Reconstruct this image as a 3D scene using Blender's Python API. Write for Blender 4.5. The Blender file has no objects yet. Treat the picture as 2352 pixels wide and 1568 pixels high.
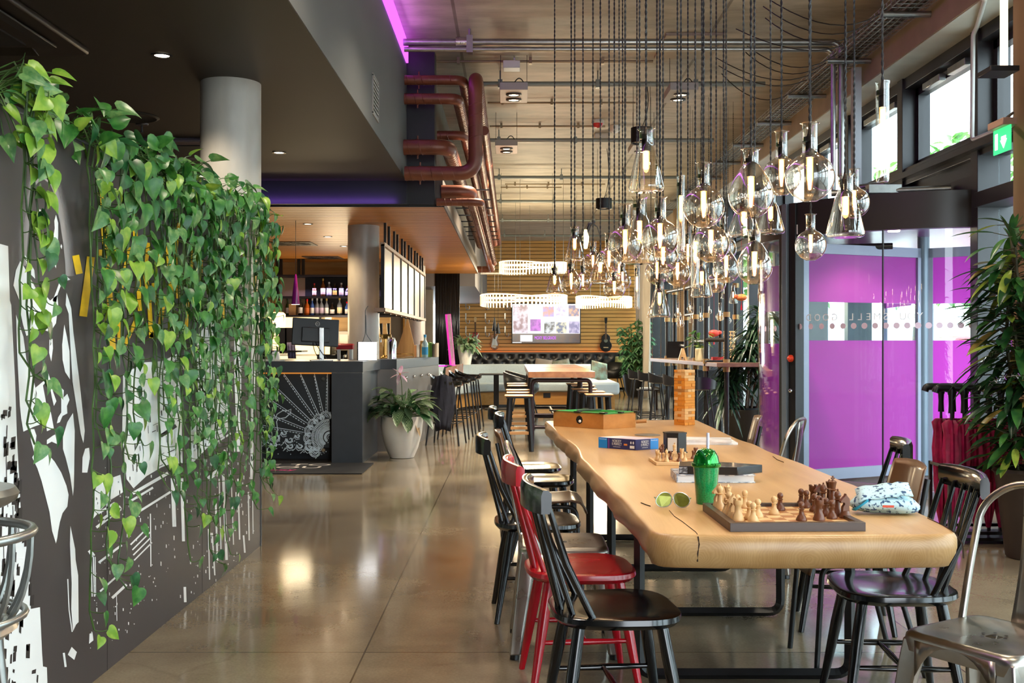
import bpy, math, random
from mathutils import Vector as V, Matrix, Euler
R = math.radians; PI = math.pi; sin = math.sin; cos = math.cos
rnd = random.Random(7)
SC = bpy.context.scene; COL = SC.collection
F = 2500.0; H = 1.3; CX = 1176.0; CY = 784.0      # focal length in px, eye height, principal point

def P(x, y, d): return V(((x-CX)/F*d, d, H+(CY-y)/F*d))
def ON(x, y, z=0.0):
    d = (H-z)*F/(y-CY); return V(((x-CX)/F*d, d, z))

# ---------------------------------------------------------------- materials
def lin(c):
    return tuple((x/12.92 if x <= .04045 else ((x+.055)/1.055)**2.4) for x in c[:3])+(1.0,)
def hx(s): return tuple(int(s[i:i+2], 16)/255 for i in (0, 2, 4))
MATS = {}
def nt(name):
    m = bpy.data.materials.new(name); m.use_nodes = True
    t = m.node_tree; t.nodes.clear()
    o = t.nodes.new('ShaderNodeOutputMaterial'); MATS[name] = m
    return m, t, o
def mk(name, c, r=.5, m=0, var=0, vs=6, st=(1, 1, 1), bump=0, bs=60, c2=None, coat=0, em=None, es=0, spec=.5, det=4, thr=None, rv=0):
    """principled material; c/c2 hex sRGB colours mixed by stretched noise"""
    mt, t, o = nt(name); N = t.nodes.new; L = t.links.new
    b = N('ShaderNodeBsdfPrincipled'); L(b.outputs[0], o.inputs[0])
    col = lin(hx(c)); b.inputs['Base Color'].default_value = col
    b.inputs['Roughness'].default_value = r; b.inputs['Metallic'].default_value = m
    b.inputs['Specular IOR Level'].default_value = spec
    if coat: b.inputs['Coat Weight'].default_value = coat; b.inputs['Coat Roughness'].default_value = .08
    if em: b.inputs['Emission Color'].default_value = lin(hx(em)); b.inputs['Emission Strength'].default_value = es
    if var or c2 or bump or rv:
        tc = N('ShaderNodeTexCoord'); mp = N('ShaderNodeMapping'); mp.inputs['Scale'].default_value = st
        L(tc.outputs['Object'], mp.inputs[0])
    if var or c2 or rv:
        n = N('ShaderNodeTexNoise'); n.inputs['Scale'].default_value = vs; n.inputs['Detail'].default_value = det
        L(mp.outputs[0], n.inputs[0])
        rp = N('ShaderNodeValToRGB'); e = rp.color_ramp.elements
        lo, hi = thr or (.3, .7)
        e[0].position = lo; e[1].position = hi
        if c2: e[0].color = col; e[1].color = lin(hx(c2))
        else:
            e[0].color = tuple(x*(1-var) for x in col[:3])+(1,); e[1].color = tuple(min(1, x*(1+var)) for x in col[:3])+(1,)
        L(n.outputs[0], rp.inputs[0])
        if var or c2: L(rp.outputs[0], b.inputs['Base Color'])
        if rv:
            mr = N('ShaderNodeMapRange'); mr.inputs[3].default_value = max(0, r-rv); mr.inputs[4].default_value = r+rv
            L(n.outputs[0], mr.inputs[0]); L(mr.outputs[0], b.inputs['Roughness'])
    if bump:
        n2 = N('ShaderNodeTexNoise'); n2.inputs['Scale'].default_value = bs; n2.inputs['Detail'].default_value = 3
        L(mp.outputs[0], n2.inputs[0])
        bp = N('ShaderNodeBump'); bp.inputs['Strength'].default_value = bump; bp.inputs['Distance'].default_value = .01
        L(n2.outputs[0], bp.inputs['Height']); L(bp.outputs[0], b.inputs['Normal'])
    return mt
def mk_em(name, c, s):
    mt, t, o = nt(name); e = t.nodes.new('ShaderNodeEmission')
    e.inputs[0].default_value = lin(hx(c)); e.inputs[1].default_value = s; t.links.new(e.outputs[0], o.inputs[0]); return mt
def schlick(t, f0, ex=4.0):
    """reflectance of a thin sheet, the same from both sides"""
    N = t.nodes.new; L = t.links.new
    lw = N('ShaderNodeLayerWeight'); lw.inputs[0].default_value = .5
    pw = N('ShaderNodeMath'); pw.operation = 'POWER'; pw.inputs[1].default_value = ex; L(lw.outputs['Facing'], pw.inputs[0])
    ma = N('ShaderNodeMath'); ma.operation = 'MULTIPLY_ADD'; ma.inputs[1].default_value = 1-f0; ma.inputs[2].default_value = f0; ma.use_clamp = True; L(pw.outputs[0], ma.inputs[0])
    return ma.outputs[0]
def mk_glass(name, tint='ffffff', f0=.05, rough=0.0, refl='ffffff', ex=4.0):
    """thin pane: clear transmission plus fresnel reflection"""
    mt, t, o = nt(name); N = t.nodes.new; L = t.links.new
    tr = N('ShaderNodeBsdfTransparent'); tr.inputs[0].default_value = lin(hx(tint))
    gl = N('ShaderNodeBsdfGlossy'); gl.inputs['Roughness'].default_value = rough; gl.inputs[0].default_value = lin(hx(refl))
    mx = N('ShaderNodeMixShader')
    L(schlick(t, f0, ex), mx.inputs[0]); L(tr.outputs[0], mx.inputs[1]); L(gl.outputs[0], mx.inputs[2]); L(mx.outputs[0], o.inputs[0]); return mt
def mk_film(name, c, clear=.25):
    """coloured translucent film on a pane"""
    mt, t, o = nt(name); N = t.nodes.new; L = t.links.new
    tr = N('ShaderNodeBsdfTransparent'); tr.inputs[0].default_value = lin(hx(c))
    tl = N('ShaderNodeBsdfTranslucent'); tl.inputs[0].default_value = lin(hx(c))
    df = N('ShaderNodeBsdfDiffuse'); df.inputs[0].default_value = lin(hx(c))
    m1 = N('ShaderNodeMixShader'); m1.inputs[0].default_value = .4; L(tl.outputs[0], m1.inputs[1]); L(df.outputs[0], m1.inputs[2])
    m2 = N('ShaderNodeMixShader'); m2.inputs[0].default_value = clear; L(m1.outputs[0], m2.inputs[1]); L(tr.outputs[0], m2.inputs[2])
    gl = N('ShaderNodeBsdfGlossy'); gl.inputs['Roughness'].default_value = .02
    m3 = N('ShaderNodeMixShader'); L(schlick(t, .012, 5), m3.inputs[0]); L(m2.outputs[0], m3.inputs[1]); L(gl.outputs[0], m3.inputs[2])
    L(m3.outputs[0], o.inputs[0]); return mt
def mk_leaf(name, c, c2, stripe=False, rough=.35, vs=30):
    """waxy leaf: noise variegation, or feather stripes along the UV veins"""
    mt, t, o = nt(name); N = t.nodes.new; L = t.links.new
    b = N('ShaderNodeBsdfPrincipled'); b.inputs['Roughness'].default_value = rough
    tc = N('ShaderNodeTexCoord'); rp = N('ShaderNodeValToRGB'); e = rp.color_ramp.elements
    if stripe:
        sp = N('ShaderNodeSeparateXYZ'); L(tc.outputs['UV'], sp.inputs[0])
        a = N('ShaderNodeMath'); a.operation = 'SUBTRACT'; a.inputs[1].default_value = .5; L(sp.outputs[1], a.inputs[0])
        a2 = N('ShaderNodeMath'); a2.operation = 'ABSOLUTE'; L(a.outputs[0], a2.inputs[0])
        a3 = N('ShaderNodeMath'); a3.operation = 'SUBTRACT'; L(sp.outputs[0], a3.inputs[0]); L(a2.outputs[0], a3.inputs[1])
        a4 = N('ShaderNodeMath'); a4.operation = 'MULTIPLY'; a4.inputs[1].default_value = 48; L(a3.outputs[0], a4.inputs[0])
        a5 = N('ShaderNodeMath'); a5.operation = 'SINE'; L(a4.outputs[0], a5.inputs[0])
        e[0].position = .55; e[1].position = .85; L(a5.outputs[0], rp.inputs[0])
    else:
        n = N('ShaderNodeTexNoise'); n.inputs['Scale'].default_value = vs; n.inputs['Detail'].default_value = 3; L(tc.outputs['Object'], n.inputs[0])
        e[0].position = .42; e[1].position = .75; L(n.outputs[0], rp.inputs[0])
    e[0].color = lin(hx(c)); e[1].color = lin(hx(c2))
    L(rp.outputs[0], b.inputs['Base Color'])
    tl = N('ShaderNodeBsdfTranslucent'); L(rp.outputs[0], tl.inputs[0])
    mx = N('ShaderNodeMixShader'); mx.inputs[0].default_value = .22; L(b.outputs[0], mx.inputs[1]); L(tl.outputs[0], mx.inputs[2]); L(mx.outputs[0], o.inputs[0])
    return mt
def mk_wood(name, c, c2, sc=3.0, along='Y', r=.4, coat=0, rings=0.0, c3=None):
    """grain stretched along one axis, growth rings across it"""
    mt, t, o = nt(name); N = t.nodes.new; L = t.links.new
    b = N('ShaderNodeBsdfPrincipled'); b.inputs['Roughness'].default_value = r; L(b.outputs[0], o.inputs[0])
    if coat: b.inputs['Coat Weight'].default_value = coat; b.inputs['Coat Roughness'].default_value = .12
    tc = N('ShaderNodeTexCoord'); mp = N('ShaderNodeMapping'); L(tc.outputs['Object'], mp.inputs[0])
    s = [10, 10, 10]; s['XYZ'.index(along)] = .6; mp.inputs['Scale'].default_value = s
    n = N('ShaderNodeTexNoise'); n.inputs['Scale'].default_value = sc; n.inputs['Detail'].default_value = 5; n.inputs['Roughness'].default_value = .6; L(mp.outputs[0], n.inputs[0])
    rp = N('ShaderNodeValToRGB'); e = rp.color_ramp.elements; e[0].position = .3; e[1].position = .72; e[0].color = lin(hx(c2)); e[1].color = lin(hx(c))
    src = n.outputs[0]
    if rings:
        mp2 = N('ShaderNodeMapping'); s2 = [1, 1, 1]; s2['XYZ'.index(along)] = .12; mp2.inputs['Scale'].default_value = s2; L(tc.outputs['Object'], mp2.inputs[0])
        n3 = N('ShaderNodeTexNoise'); n3.inputs['Scale'].default_value = 3.4; n3.inputs['Detail'].default_value = 1.0; L(mp2.outputs[0], n3.inputs[0])
        m0 = N('ShaderNodeMath'); m0.operation = 'MULTIPLY'; m0.inputs[1].default_value = rings; L(n3.outputs[0], m0.inputs[0])
        m1 = N('ShaderNodeMath'); m1.operation = 'SINE'; L(m0.outputs[0], m1.inputs[0])
        m2 = N('ShaderNodeMath'); m2.operation = 'MULTIPLY_ADD'; m2.inputs[1].default_value = .06; L(m1.outputs[0], m2.inputs[0]); L(n.outputs[0], m2.inputs[2]); src = m2.outputs[0]
    L(src, rp.inputs[0]); L(rp.outputs[0], b.inputs['Base Color'])
    return mt

# ---------------------------------------------------------------- mesh builder
class MB:
    def __init__(s): s.v = []; s.f = []; s.m = []; s.uv = {}; s.mi = 0
    def add(s, vs, fs, M=None, uv=None):
        o = len(s.v)
        for p in vs: s.v.append(M @ V(p) if M is not None else V(p))
        if uv:
            for i, q in enumerate(uv): s.uv[o+i] = q
        for f in fs: s.f.append(tuple(i+o for i in f)); s.m.append(s.mi)
        return s
    def box(s, c, d, rot=(0, 0, 0), M=None):
        x, y, z = d[0]/2, d[1]/2, d[2]/2
        T = Matrix.Translation(c) @ Euler(rot).to_matrix().to_4x4()
        if M is not None: T = M @ T
        return s.add([(-x, -y, -z), (x, -y, -z), (x, y, -z), (-x, y, -z), (-x, -y, z), (x, -y, z), (x, y, z), (-x, y, z)],
                     [(0, 3, 2, 1), (4, 5, 6, 7), (0, 1, 5, 4), (1, 2, 6, 5), (2, 3, 7, 6), (3, 0, 4, 7)], T)
    def bb(s, a, b): return s.box([(a[i]+b[i])/2 for i in range(3)], [abs(b[i]-a[i]) for i in range(3)])
    def tube(s, pts, r, n=8, closed=False, cap=True, flat=None):
        pts = [V(p) for p in pts]; k = len(pts)
        rs = r if isinstance(r, (list, tuple)) else [r]*k
        up = None; rings = []
        for i in range(k):
            a = pts[i-1] if (i > 0 or closed) else pts[i]; b = pts[(i+1) % k] if (i < k-1 or closed) else pts[i]
            t = (b-a); t = t.normalized() if t.length > 1e-9 else V((0, 0, 1))
            if up is None:
                up = V((0, 0, 1)) if abs(t.z) < .9 else V((1, 0, 0))
            x = up - t*up.dot(t)
            if x.length < 1e-6: x = V((1, 0, 0)) - t*t.x
            x.normalize(); up = x; y = t.cross(x)
            fx = flat or 1.0
            rings.append([pts[i] + x*rs[i]*cos(2*PI*j/n) + y*rs[i]*fx*sin(2*PI*j/n) for j in range(n)])
        vs = [p for q in rings for p in q]; fs = []
        for i in range(k if closed else k-1):
            i2 = (i+1) % k
            for j in range(n):
                j2 = (j+1) % n; fs.append((i*n+j, i*n+j2, i2*n+j2, i2*n+j))
        if cap and not closed: fs.append(tuple(range(n))[::-1]); fs.append(tuple((k-1)*n+j for j in range(n)))
        return s.add(vs, fs)
    def lathe(s, prof, n=24, o=(0, 0, 0), M=None, cap=True):
        vs = []; fs = []; k = len(prof)
        for r, z in prof:
            for j in range(n): vs.append((o[0]+r*cos(2*PI*j/n), o[1]+r*sin(2*PI*j/n), o[2]+z))
        for i in range(k-1):
            for j in range(n):
                j2 = (j+1) % n; fs.append((i*n+j, i*n+j2, (i+1)*n+j2, (i+1)*n+j))
        if cap:
            if prof[0][0] > 1e-5: fs.append(tuple(range(n))[::-1])
            if prof[-1][0] > 1e-5: fs.append(tuple((k-1)*n+j for j in range(n)))
        return s.add(vs, fs, M)
    def cyl(s, a, b, r, n=16, r2=None): return s.tube([a, b], [r, r if r2 is None else r2], n)
    def sph(s, c, r, n=14, sc=(1, 1, 1), M=None):
        pr = [(max(1e-6, r*sin(PI*i/(n//2+2))), -r*cos(PI*i/(n//2+2))) for i in range(n//2+3)]
        T = Matrix.Translation(c) @ Matrix.Diagonal((*sc, 1))
        return s.lathe(pr, n, (0, 0, 0), T if M is None else M @ T)
    def prism(s, pts, z0, z1, M=None):
        k = len(pts); vs = [(x, y, z0) for x, y in pts]+[(x, y, z1) for x, y in pts]
        fs = [tuple(range(k))[::-1], tuple(range(k, 2*k))]+[(i, (i+1) % k, k+(i+1) % k, k+i) for i in range(k)]
        return s.add(vs, fs, M)
    def poly(s, pts, M=None): return s.add(pts, [tuple(range(len(pts)))], M)
    def rings(s, loops, cap=True):
        """loft equal-length closed loops"""
        n = len(loops[0]); vs = [p for l in loops for p in l]; fs = []
        for i in range(len(loops)-1):
            for j in range(n):
                j2 = (j+1) % n; fs.append((i*n+j, i*n+j2, (i+1)*n+j2, (i+1)*n+j))
        if cap: fs.append(tuple(range(n))[::-1]); fs.append(tuple((len(loops)-1)*n+j for j in range(n)))
        return s.add(vs, fs)
    def sheet(s, grid, uv=False):
        a = len(grid); b = len(grid[0]); vs = [p for r in grid for p in r]
        return s.add(vs, [(i*b+j, i*b+j+1, (i+1)*b+j+1, (i+1)*b+j) for i in range(a-1) for j in range(b-1)],
                     uv=[(i/(a-1), j/(b-1)) for i in range(a) for j in range(b)] if uv else None)
    def build(s, name, mats, parent=None, smooth=True, bevel=0, recalc=True, ang=50, kind=None, solid=0, sub=0):
        me = bpy.data.meshes.new(name)
        me.from_pydata([tuple(p) for p in s.v], [], s.f)
        if not isinstance(mats, (list, tuple)): mats = [mats]
        for m in mats: me.materials.append(m)
        me.polygons.foreach_set('material_index', s.m)
        if s.uv:
            ul = me.uv_layers.new(name='UVMap')
            for lp in me.loops: ul.data[lp.index].uv = s.uv.get(lp.vertex_index, (0, 0))
        if recalc:
            import bmesh
            b = bmesh.new(); b.from_mesh(me); bmesh.ops.recalc_face_normals(b, faces=b.faces); b.to_mesh(me); b.free()
        if smooth:
            me.polygons.foreach_set('use_smooth', [True]*len(me.polygons))
            try: me.set_sharp_from_angle(angle=R(ang))
            except Exception: pass
        me.update()
        o = bpy.data.objects.new(name, me); COL.objects.link(o)
        if parent is not None: o.parent = parent
        if bevel:
            md = o.modifiers.new('b', 'BEVEL'); md.width = bevel; md.segments = 2; md.limit_method = 'ANGLE'; md.angle_limit = R(40)
        if solid:
            md = o.modifiers.new('s', 'SOLIDIFY'); md.thickness = solid; md.offset = 0
        if sub:
            md = o.modifiers.new('u', 'SUBSURF'); md.levels = sub; md.render_levels = sub
        if kind: o['kind'] = kind
        return o
def thing(name, label, cat, loc=(0, 0, 0), rz=0, group=None, kind=None):
    o = bpy.data.objects.new(name, None); COL.objects.link(o); o.empty_display_size = .05
    o.location = loc; o.rotation_euler = (0, 0, rz); tag(o, label, cat, group, kind); return o
def tag(o, label, cat, group=None, kind=None):
    o['label'] = label; o['category'] = cat
    if group: o['group'] = group
    if kind: o['kind'] = kind
    return o
def single(name, mb, mats, label, cat, loc=(0, 0, 0), rz=0, group=None, **k):
    o = mb.build(name, mats, **k); o.location = loc; o.rotation_euler = (0, 0, rz); return tag(o, label, cat, group)
def dup(root, loc, rz=0, label=None, scale=None, group=None, rot=None):
    r = root.copy(); COL.objects.link(r); r.location = loc; r.rotation_euler = rot or (0, 0, rz)
    if scale: r.scale = scale if isinstance(scale, (tuple, list)) else (scale,)*3
    if label: r['label'] = label
    if group: r['group'] = group
    for ch in list(root.children):
        c = ch.copy(); COL.objects.link(c); c.parent = r
        for g in list(ch.children):
            d = g.copy(); COL.objects.link(d); d.parent = c
    return r
def struct(name, mb, mats, parent=None, **k):
    return mb.build(name, mats, parent, kind='structure' if parent is None else None, **k)
def text(name, s, mat, parent, width=None, size=.1, M=None, depth=.0004, align='CENTER', height=None):
    cu = bpy.data.curves.new(name, 'FONT'); cu.body = s; cu.size = size; cu.align_x = align; cu.align_y = 'CENTER'; cu.extrude = depth
    t = bpy.data.objects.new(name, cu); COL.objects.link(t)
    bpy.context.view_layer.update()
    me = bpy.data.meshes.new_from_object(t.evaluated_get(bpy.context.evaluated_depsgraph_get()))
    bpy.data.objects.remove(t); bpy.data.curves.remove(cu)
    w = max(v.co.x for v in me.vertices)-min(v.co.x for v in me.vertices); hh = max(v.co.y for v in me.vertices)-min(v.co.y for v in me.vertices)
    sx = width/w if width else 1; sy = height/hh if height else sx
    for v in me.vertices: v.co.x *= sx; v.co.y *= sy
    if M is not None: me.transform(M)
    me.materials.clear(); me.materials.append(mat); me.name = name
    o = bpy.data.objects.new(name, me); COL.objects.link(o)
    if parent is not None: o.parent = parent
    return o
def plane_M(o, xa, ya):
    """matrix putting XY of a flat shape onto axes xa, ya at o"""
    x = V(xa).normalized(); y = V(ya).normalized(); z = x.cross(y)
    return Matrix(((x.x, y.x, z.x, o[0]), (x.y, y.y, z.y, o[1]), (x.z, y.z, z.z, o[2]), (0, 0, 0, 1)))
def circ(r, n=16, a0=0, a1=2*PI, c=(0, 0)):
    return [(c[0]+r*cos(a0+(a1-a0)*i/n), c[1]+r*sin(a0+(a1-a0)*i/n)) for i in range(n if abs(a1-a0-2*PI) < 1e-6 else n+1)]
def arc_pts(pts, rad, n=5):
    """round the corners of a polyline"""
    pts = [V(p) for p in pts]; out = [pts[0]]
    for i in range(1, len(pts)-1):
        a, b, c = pts[i-1], pts[i], pts[i+1]
        u = (a-b); w = (c-b); k = min(rad, u.length*.49, w.length*.49)
        p, q = b+u.normalized()*k, b+w.normalized()*k
        for j in range(n+1):
            t = j/n; out.append(p*(1-t)**2+b*2*t*(1-t)+q*t*t)
    out.append(pts[-1]); return out
def bez(a, b, c, n=8):
    a, b, c = V(a), V(b), V(c); return [a*(1-t)**2+b*2*t*(1-t)+c*t*t for t in [i/n for i in range(n+1)]]

# palette
black = mk('black_lacquer', '0d0e10', .16, var=.3, vs=8, coat=.3)
blackm = mk('black_metal', '141416', .38, var=.2, vs=20)
darkm = mk('dark_grey_frame', '2b2a2c', .35, var=.12, vs=4)
red = mk('red_lacquer', 'b00d1e', .22, var=.12, vs=5, coat=.3)
gunm = mk('brushed_steel', 'aaa49b', .3, 1, var=.12, vs=14, rv=.08)
galv = mk('galvanised_steel', 'a9aaa6', .3, .9, var=.12, vs=18)
chrome = mk('chrome', 'd8d8d8', .1, 1, var=.03, vs=9)
white = mk('white_paint', 'e9e9e6', .45, var=.03, vs=5)
offwhite = mk('off_white_ceramic', 'd9d5cc', .4, var=.05, vs=6)
greyp = mk('grey_panel', '4a4d52', .45, var=.08, vs=3)
anthr = mk('anthracite_laminate', '3a3e44', .38, var=.07, vs=9, bump=.03, bs=200)
conc = mk('column_concrete', 'a8a39a', .35, var=.14, vs=5, st=(1, 1, .5), bump=.08, bs=45, det=8)
glass = mk_glass('window_glass', 'f2f9fa', .022)
fglass = mk_glass('flask_glass', 'f7eee2', .09, ex=1.9)  # tint warmed to put the bulbs' glow into the glass
purple = mk_film('purple_film', 'e070da', .07)
warm = mk_em('warm_bulb', 'ffd9a0', 14)
halo = mk_em('filament_core', 'ffe2b4', 34)
spotm = mk_em('spot_lamp', 'ffe6c0', 12)
# ================================================================ room shell
CEIL = 4.35; BACK = 33.0; XF = 3.75; XB = 3.46; YN = -4.0
def floor_mat():
    mt, t, o = nt('polished_concrete'); N = t.nodes.new; L = t.links.new
    b = N('ShaderNodeBsdfPrincipled'); L(b.outputs[0], o.inputs[0]); b.inputs['Specular IOR Level'].default_value = .6
    tc = N('ShaderNodeTexCoord')
    n1 = N('ShaderNodeTexNoise'); n1.inputs['Scale'].default_value = .9; n1.inputs['Detail'].default_value = 9; n1.inputs['Roughness'].default_value = .62; L(tc.outputs['Object'], n1.inputs[0])
    rp = N('ShaderNodeValToRGB'); e = rp.color_ramp.elements; e[0].position = .32; e[1].position = .7; e[0].color = lin(hx('65594a')); e[1].color = lin(hx('93866f')); L(n1.outputs[0], rp.inputs[0])
    n2 = N('ShaderNodeTexNoise'); n2.inputs['Scale'].default_value = 90; n2.inputs['Detail'].default_value = 2; L(tc.outputs['Object'], n2.inputs[0])
    mx = N('ShaderNodeMixRGB'); mx.blend_type = 'OVERLAY'; mx.inputs[0].default_value = .25; L(rp.outputs[0], mx.inputs[1]); L(n2.outputs[0], mx.inputs[2])
    vo = N('ShaderNodeTexVoronoi'); vo.feature = 'DISTANCE_TO_EDGE'; vo.inputs['Scale'].default_value = .45
    nd = N('ShaderNodeTexNoise'); nd.inputs['Scale'].default_value = 1.6; nd.inputs['Detail'].default_value = 5; L(tc.outputs['Object'], nd.inputs[0])
    md = N('ShaderNodeMixRGB'); md.inputs[0].default_value = .35; L(tc.outputs['Object'], md.inputs[1]); L(nd.outputs[1], md.inputs[2]); L(md.outputs[0], vo.inputs[0])
    cr = N('ShaderNodeValToRGB'); c = cr.color_ramp.elements; c[0].position = 0; c[1].position = .004; c[0].color = (.35, .33, .3, 1); c[1].color = (1, 1, 1, 1); L(vo.outputs[0], cr.inputs[0])
    m2 = N('ShaderNodeMixRGB'); m2.blend_type = 'MULTIPLY'; m2.inputs[0].default_value = .22; L(mx.outputs[0], m2.inputs[1]); L(cr.outputs[0], m2.inputs[2])
    # saw-cut joints
    sp = N('ShaderNodeSeparateXYZ'); L(tc.outputs['Object'], sp.inputs[0]); prev = m2.outputs[0]
    for ax, per, off in ((0, 2.4, .62), (1, 3.3, 2.05)):
        a = N('ShaderNodeMath'); a.operation = 'ADD'; a.inputs[1].default_value = off+60*per; L(sp.outputs[ax], a.inputs[0])
        q = N('ShaderNodeMath'); q.operation = 'MODULO'; q.inputs[1].default_value = per; L(a.outputs[0], q.inputs[0])
        lt = N('ShaderNodeMath'); lt.operation = 'LESS_THAN'; lt.inputs[1].default_value = .007; L(q.outputs[0], lt.inputs[0])
        mm = N('ShaderNodeMixRGB'); mm.blend_type = 'MULTIPLY'; L(lt.outputs[0], mm.inputs[0]); L(prev, mm.inputs[1]); mm.inputs[2].default_value = (.35, .33, .31, 1); prev = mm.outputs[0]
    L(prev, b.inputs['Base Color'])
    mr = N('ShaderNodeMapRange'); mr.inputs[3].default_value = .03; mr.inputs[4].default_value = .2; L(n1.outputs[0], mr.inputs[0]); L(mr.outputs[0], b.inputs['Roughness'])
    bp = N('ShaderNodeBump'); bp.inputs['Strength'].default_value = .03; bp.inputs['Distance'].default_value = .02; L(n1.outputs[0], bp.inputs['Height']); L(bp.outputs[0], b.inputs['Normal'])
    return mt
def ceil_mat():
    mt, t, o = nt('board_marked_concrete'); N = t.nodes.new; L = t.links.new
    b = N('ShaderNodeBsdfPrincipled'); L(b.outputs[0], o.inputs[0]); b.inputs['Roughness'].default_value = .55
    tc = N('ShaderNodeTexCoord'); mp = N('ShaderNodeMapping'); mp.inputs['Scale'].default_value = (.6, 1.7, 1); L(tc.outputs['Object'], mp.inputs[0])
    n = N('ShaderNodeTexNoise'); n.inputs['Scale'].default_value = 2.2; n.inputs['Detail'].default_value = 10; n.inputs['Roughness'].default_value = .66; L(mp.outputs[0], n.inputs[0])
    rp = N('ShaderNodeValToRGB'); e = rp.color_ramp.elements; e[0].position = .3; e[1].position = .72; e[0].color = lin(hx('8d8472')); e[1].color = lin(hx('c2b8a4')); L(n.outputs[0], rp.inputs[0])
    sp = N('ShaderNodeSeparateXYZ'); L(tc.outputs['Object'], sp.inputs[0]); prev = rp.outputs[0]
    for ax, per, off in ((1, 1.9, .3), (0, 2.5, .55)):
        a = N('ShaderNodeMath'); a.operation = 'ADD'; a.inputs[1].default_value = off+40*per; L(sp.outputs[ax], a.inputs[0])
        q = N('ShaderNodeMath'); q.operation = 'MODULO'; q.inputs[1].default_value = per; L(a.outputs[0], q.inputs[0])
        lt = N('ShaderNodeMath'); lt.operation = 'LESS_THAN'; lt.inputs[1].default_value = .03; L(q.outputs[0], lt.inputs[0])
        mm = N('ShaderNodeMixRGB'); mm.blend_type = 'MULTIPLY'; L(lt.outputs[0], mm.inputs[0]); L(prev, mm.inputs[1]); mm.inputs[2].default_value = (.5, .48, .46, 1); prev = mm.outputs[0]
    L(prev, b.inputs['Base Color'])
    bp = N('ShaderNodeBump'); bp.inputs['Strength'].default_value = .15; bp.inputs['Distance'].default_value = .02; L(n.outputs[0], bp.inputs['Height']); L(bp.outputs[0], b.inputs['Normal'])
    return mt
cemat = ceil_mat()
soff = mk('dark_brown_soffit', '261c12', .6, var=.1, vs=2)
bulkm = mk('grey_bulkhead_paint', '5c5d5c', .55, var=.06, vs=1.5)
slat = mk_wood('slat_wood', 'dfa85a', 'c98f42', 1.4, 'X', .4)
canw = mk_wood('canopy_wood', 'c2823a', 'a2672a', 1.2, 'X', .42)
beamm = mk('beam_concrete', 'a8957a', .6, var=.12, vs=3, bump=.06, bs=40)
beamu = mk('pale_concrete', 'cfcdc0', .6, var=.1, vs=4)
groove = mk('dark_groove', '3a2410', .8, var=.1, vs=3)

fl = MB(); fl.bb((-7, YN-2.2, -.1), (4.2, BACK+.3, 0)); struct('floor', fl, floor_mat(), smooth=False)
c = MB(); c.bb((-7, YN-2.2, CEIL), (XB, BACK+.3, CEIL+.25)); struct('ceiling', c, cemat, smooth=False)

# facade beam and the strip of soffit behind it
b = MB(); b.bb((XB, YN, 3.83), (XF+.05, BACK+.3, CEIL+.25)); o = struct('trim_1', b, beamm, smooth=False)
b = MB(); b.bb((XB+.012, YN, 3.824), (XF+.04, BACK+.3, 3.83)); b.build('soffit_paint', beamu, o)

# back wall: horizontal timber slats
w = MB(); w.bb((-1.8, BACK+.05, 0), (4.0, BACK+.3, CEIL)); wb = struct('wall_back', w, groove, smooth=False)
s = MB(); z = .02
while z < CEIL-.02:
    s.bb((-1.8, BACK-.0, z), (4.0, BACK+.06, min(z+.096, CEIL))); z += .112
s.build('slats', slat, wb, smooth=False)
# left outer wall, rear wall of the bar zone
w = MB(); w.bb((-7.2, YN-2.2, 0), (-6.9, BACK, CEIL)); struct('wall_left', w, greyp, smooth=False)
w = MB(); w.bb((-6.9, 24.0, 0), (-1.75, 24.2, CEIL)); q_ = MB(); q_.bb((-7, YN-2.2, 0), (1.6, YN-2.0, CEIL)); struct('wall_rear', q_, mk('rear_wall_grey', '8a8378', .7, var=.08), smooth=False)
ws = struct('wall_side', w, mk('warm_grey_plaster', '8a8074', .7, var=.12, vs=2), smooth=False)
w = MB(); w.bb((-2.4, 23.97, 0), (-2.05, 24.0, 2.5)); w.build('timber_panel', slat, ws, smooth=False)

# dark plasterboard soffit, bulkhead and shaft
s = MB(); s.bb((-6.9, YN, 2.95), (-1.085, 11.18, 3.08)); struct('trim_2', s, soff, smooth=False)
s = MB(); s.bb((-1.20, YN, 2.955), (-1.083, 11.18, 4.15)); bh = struct('trim_3', s, bulkm, smooth=False)
s = MB(); s.bb((-6.9, 11.20, 2.715), (-1.085, 11.36, 4.3)); s.bb((-1.086, 11.24, 2.715), (-.80, 11.5, 4.31))
struct('trim_4', s, mk('black_shaft_panel', '17171b', .45, var=.15, vs=3), smooth=False)
s = MB(); s.bb((-6.9, 11.3, 4.16), (-1.083, 11.1, 4.2))
# upper side wall above the canopy
s = MB(); s.bb((-.98, 11.5, 3.0), (-.9, BACK, CEIL)); struct('wall_upper', s, mk('upper_wall_concrete', '7d776c', .7, var=.1, vs=2), smooth=False)
# timber slatted canopy over the bar
s = MB(); s.bb((-6.6, 11.3, 2.72), (-.72, 22.4, 3.0)); can = struct('trim_5', s, mk('canopy_side_grey', '5d564f', .5, var=.05), smooth=False)
s = MB(); y = 11.31
while y < 22.38:
    s.bb((-6.6, y, 2.70), (-.708, y+.142, 2.722)); y += .165
s.build('slats', canw, can, smooth=False)
s = MB(); s.bb((-6.6, 11.29, 2.695), (-.7, 11.31, 2.72)); s.bb((-.712, 11.3, 2.695), (-.7, 22.4, 2.76)); s.build('edge_strip', mk('canopy_edge_black', '15110f', .5, var=.1), can)
# lower grey box behind the canopy
s = MB(); s.bb((-6.9, 22.45, 2.44), (-.76, BACK, 4.3)); struct('trim_6', s, mk('grey_box_paint', '6e6a69', .6, var=.06), smooth=False)

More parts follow.
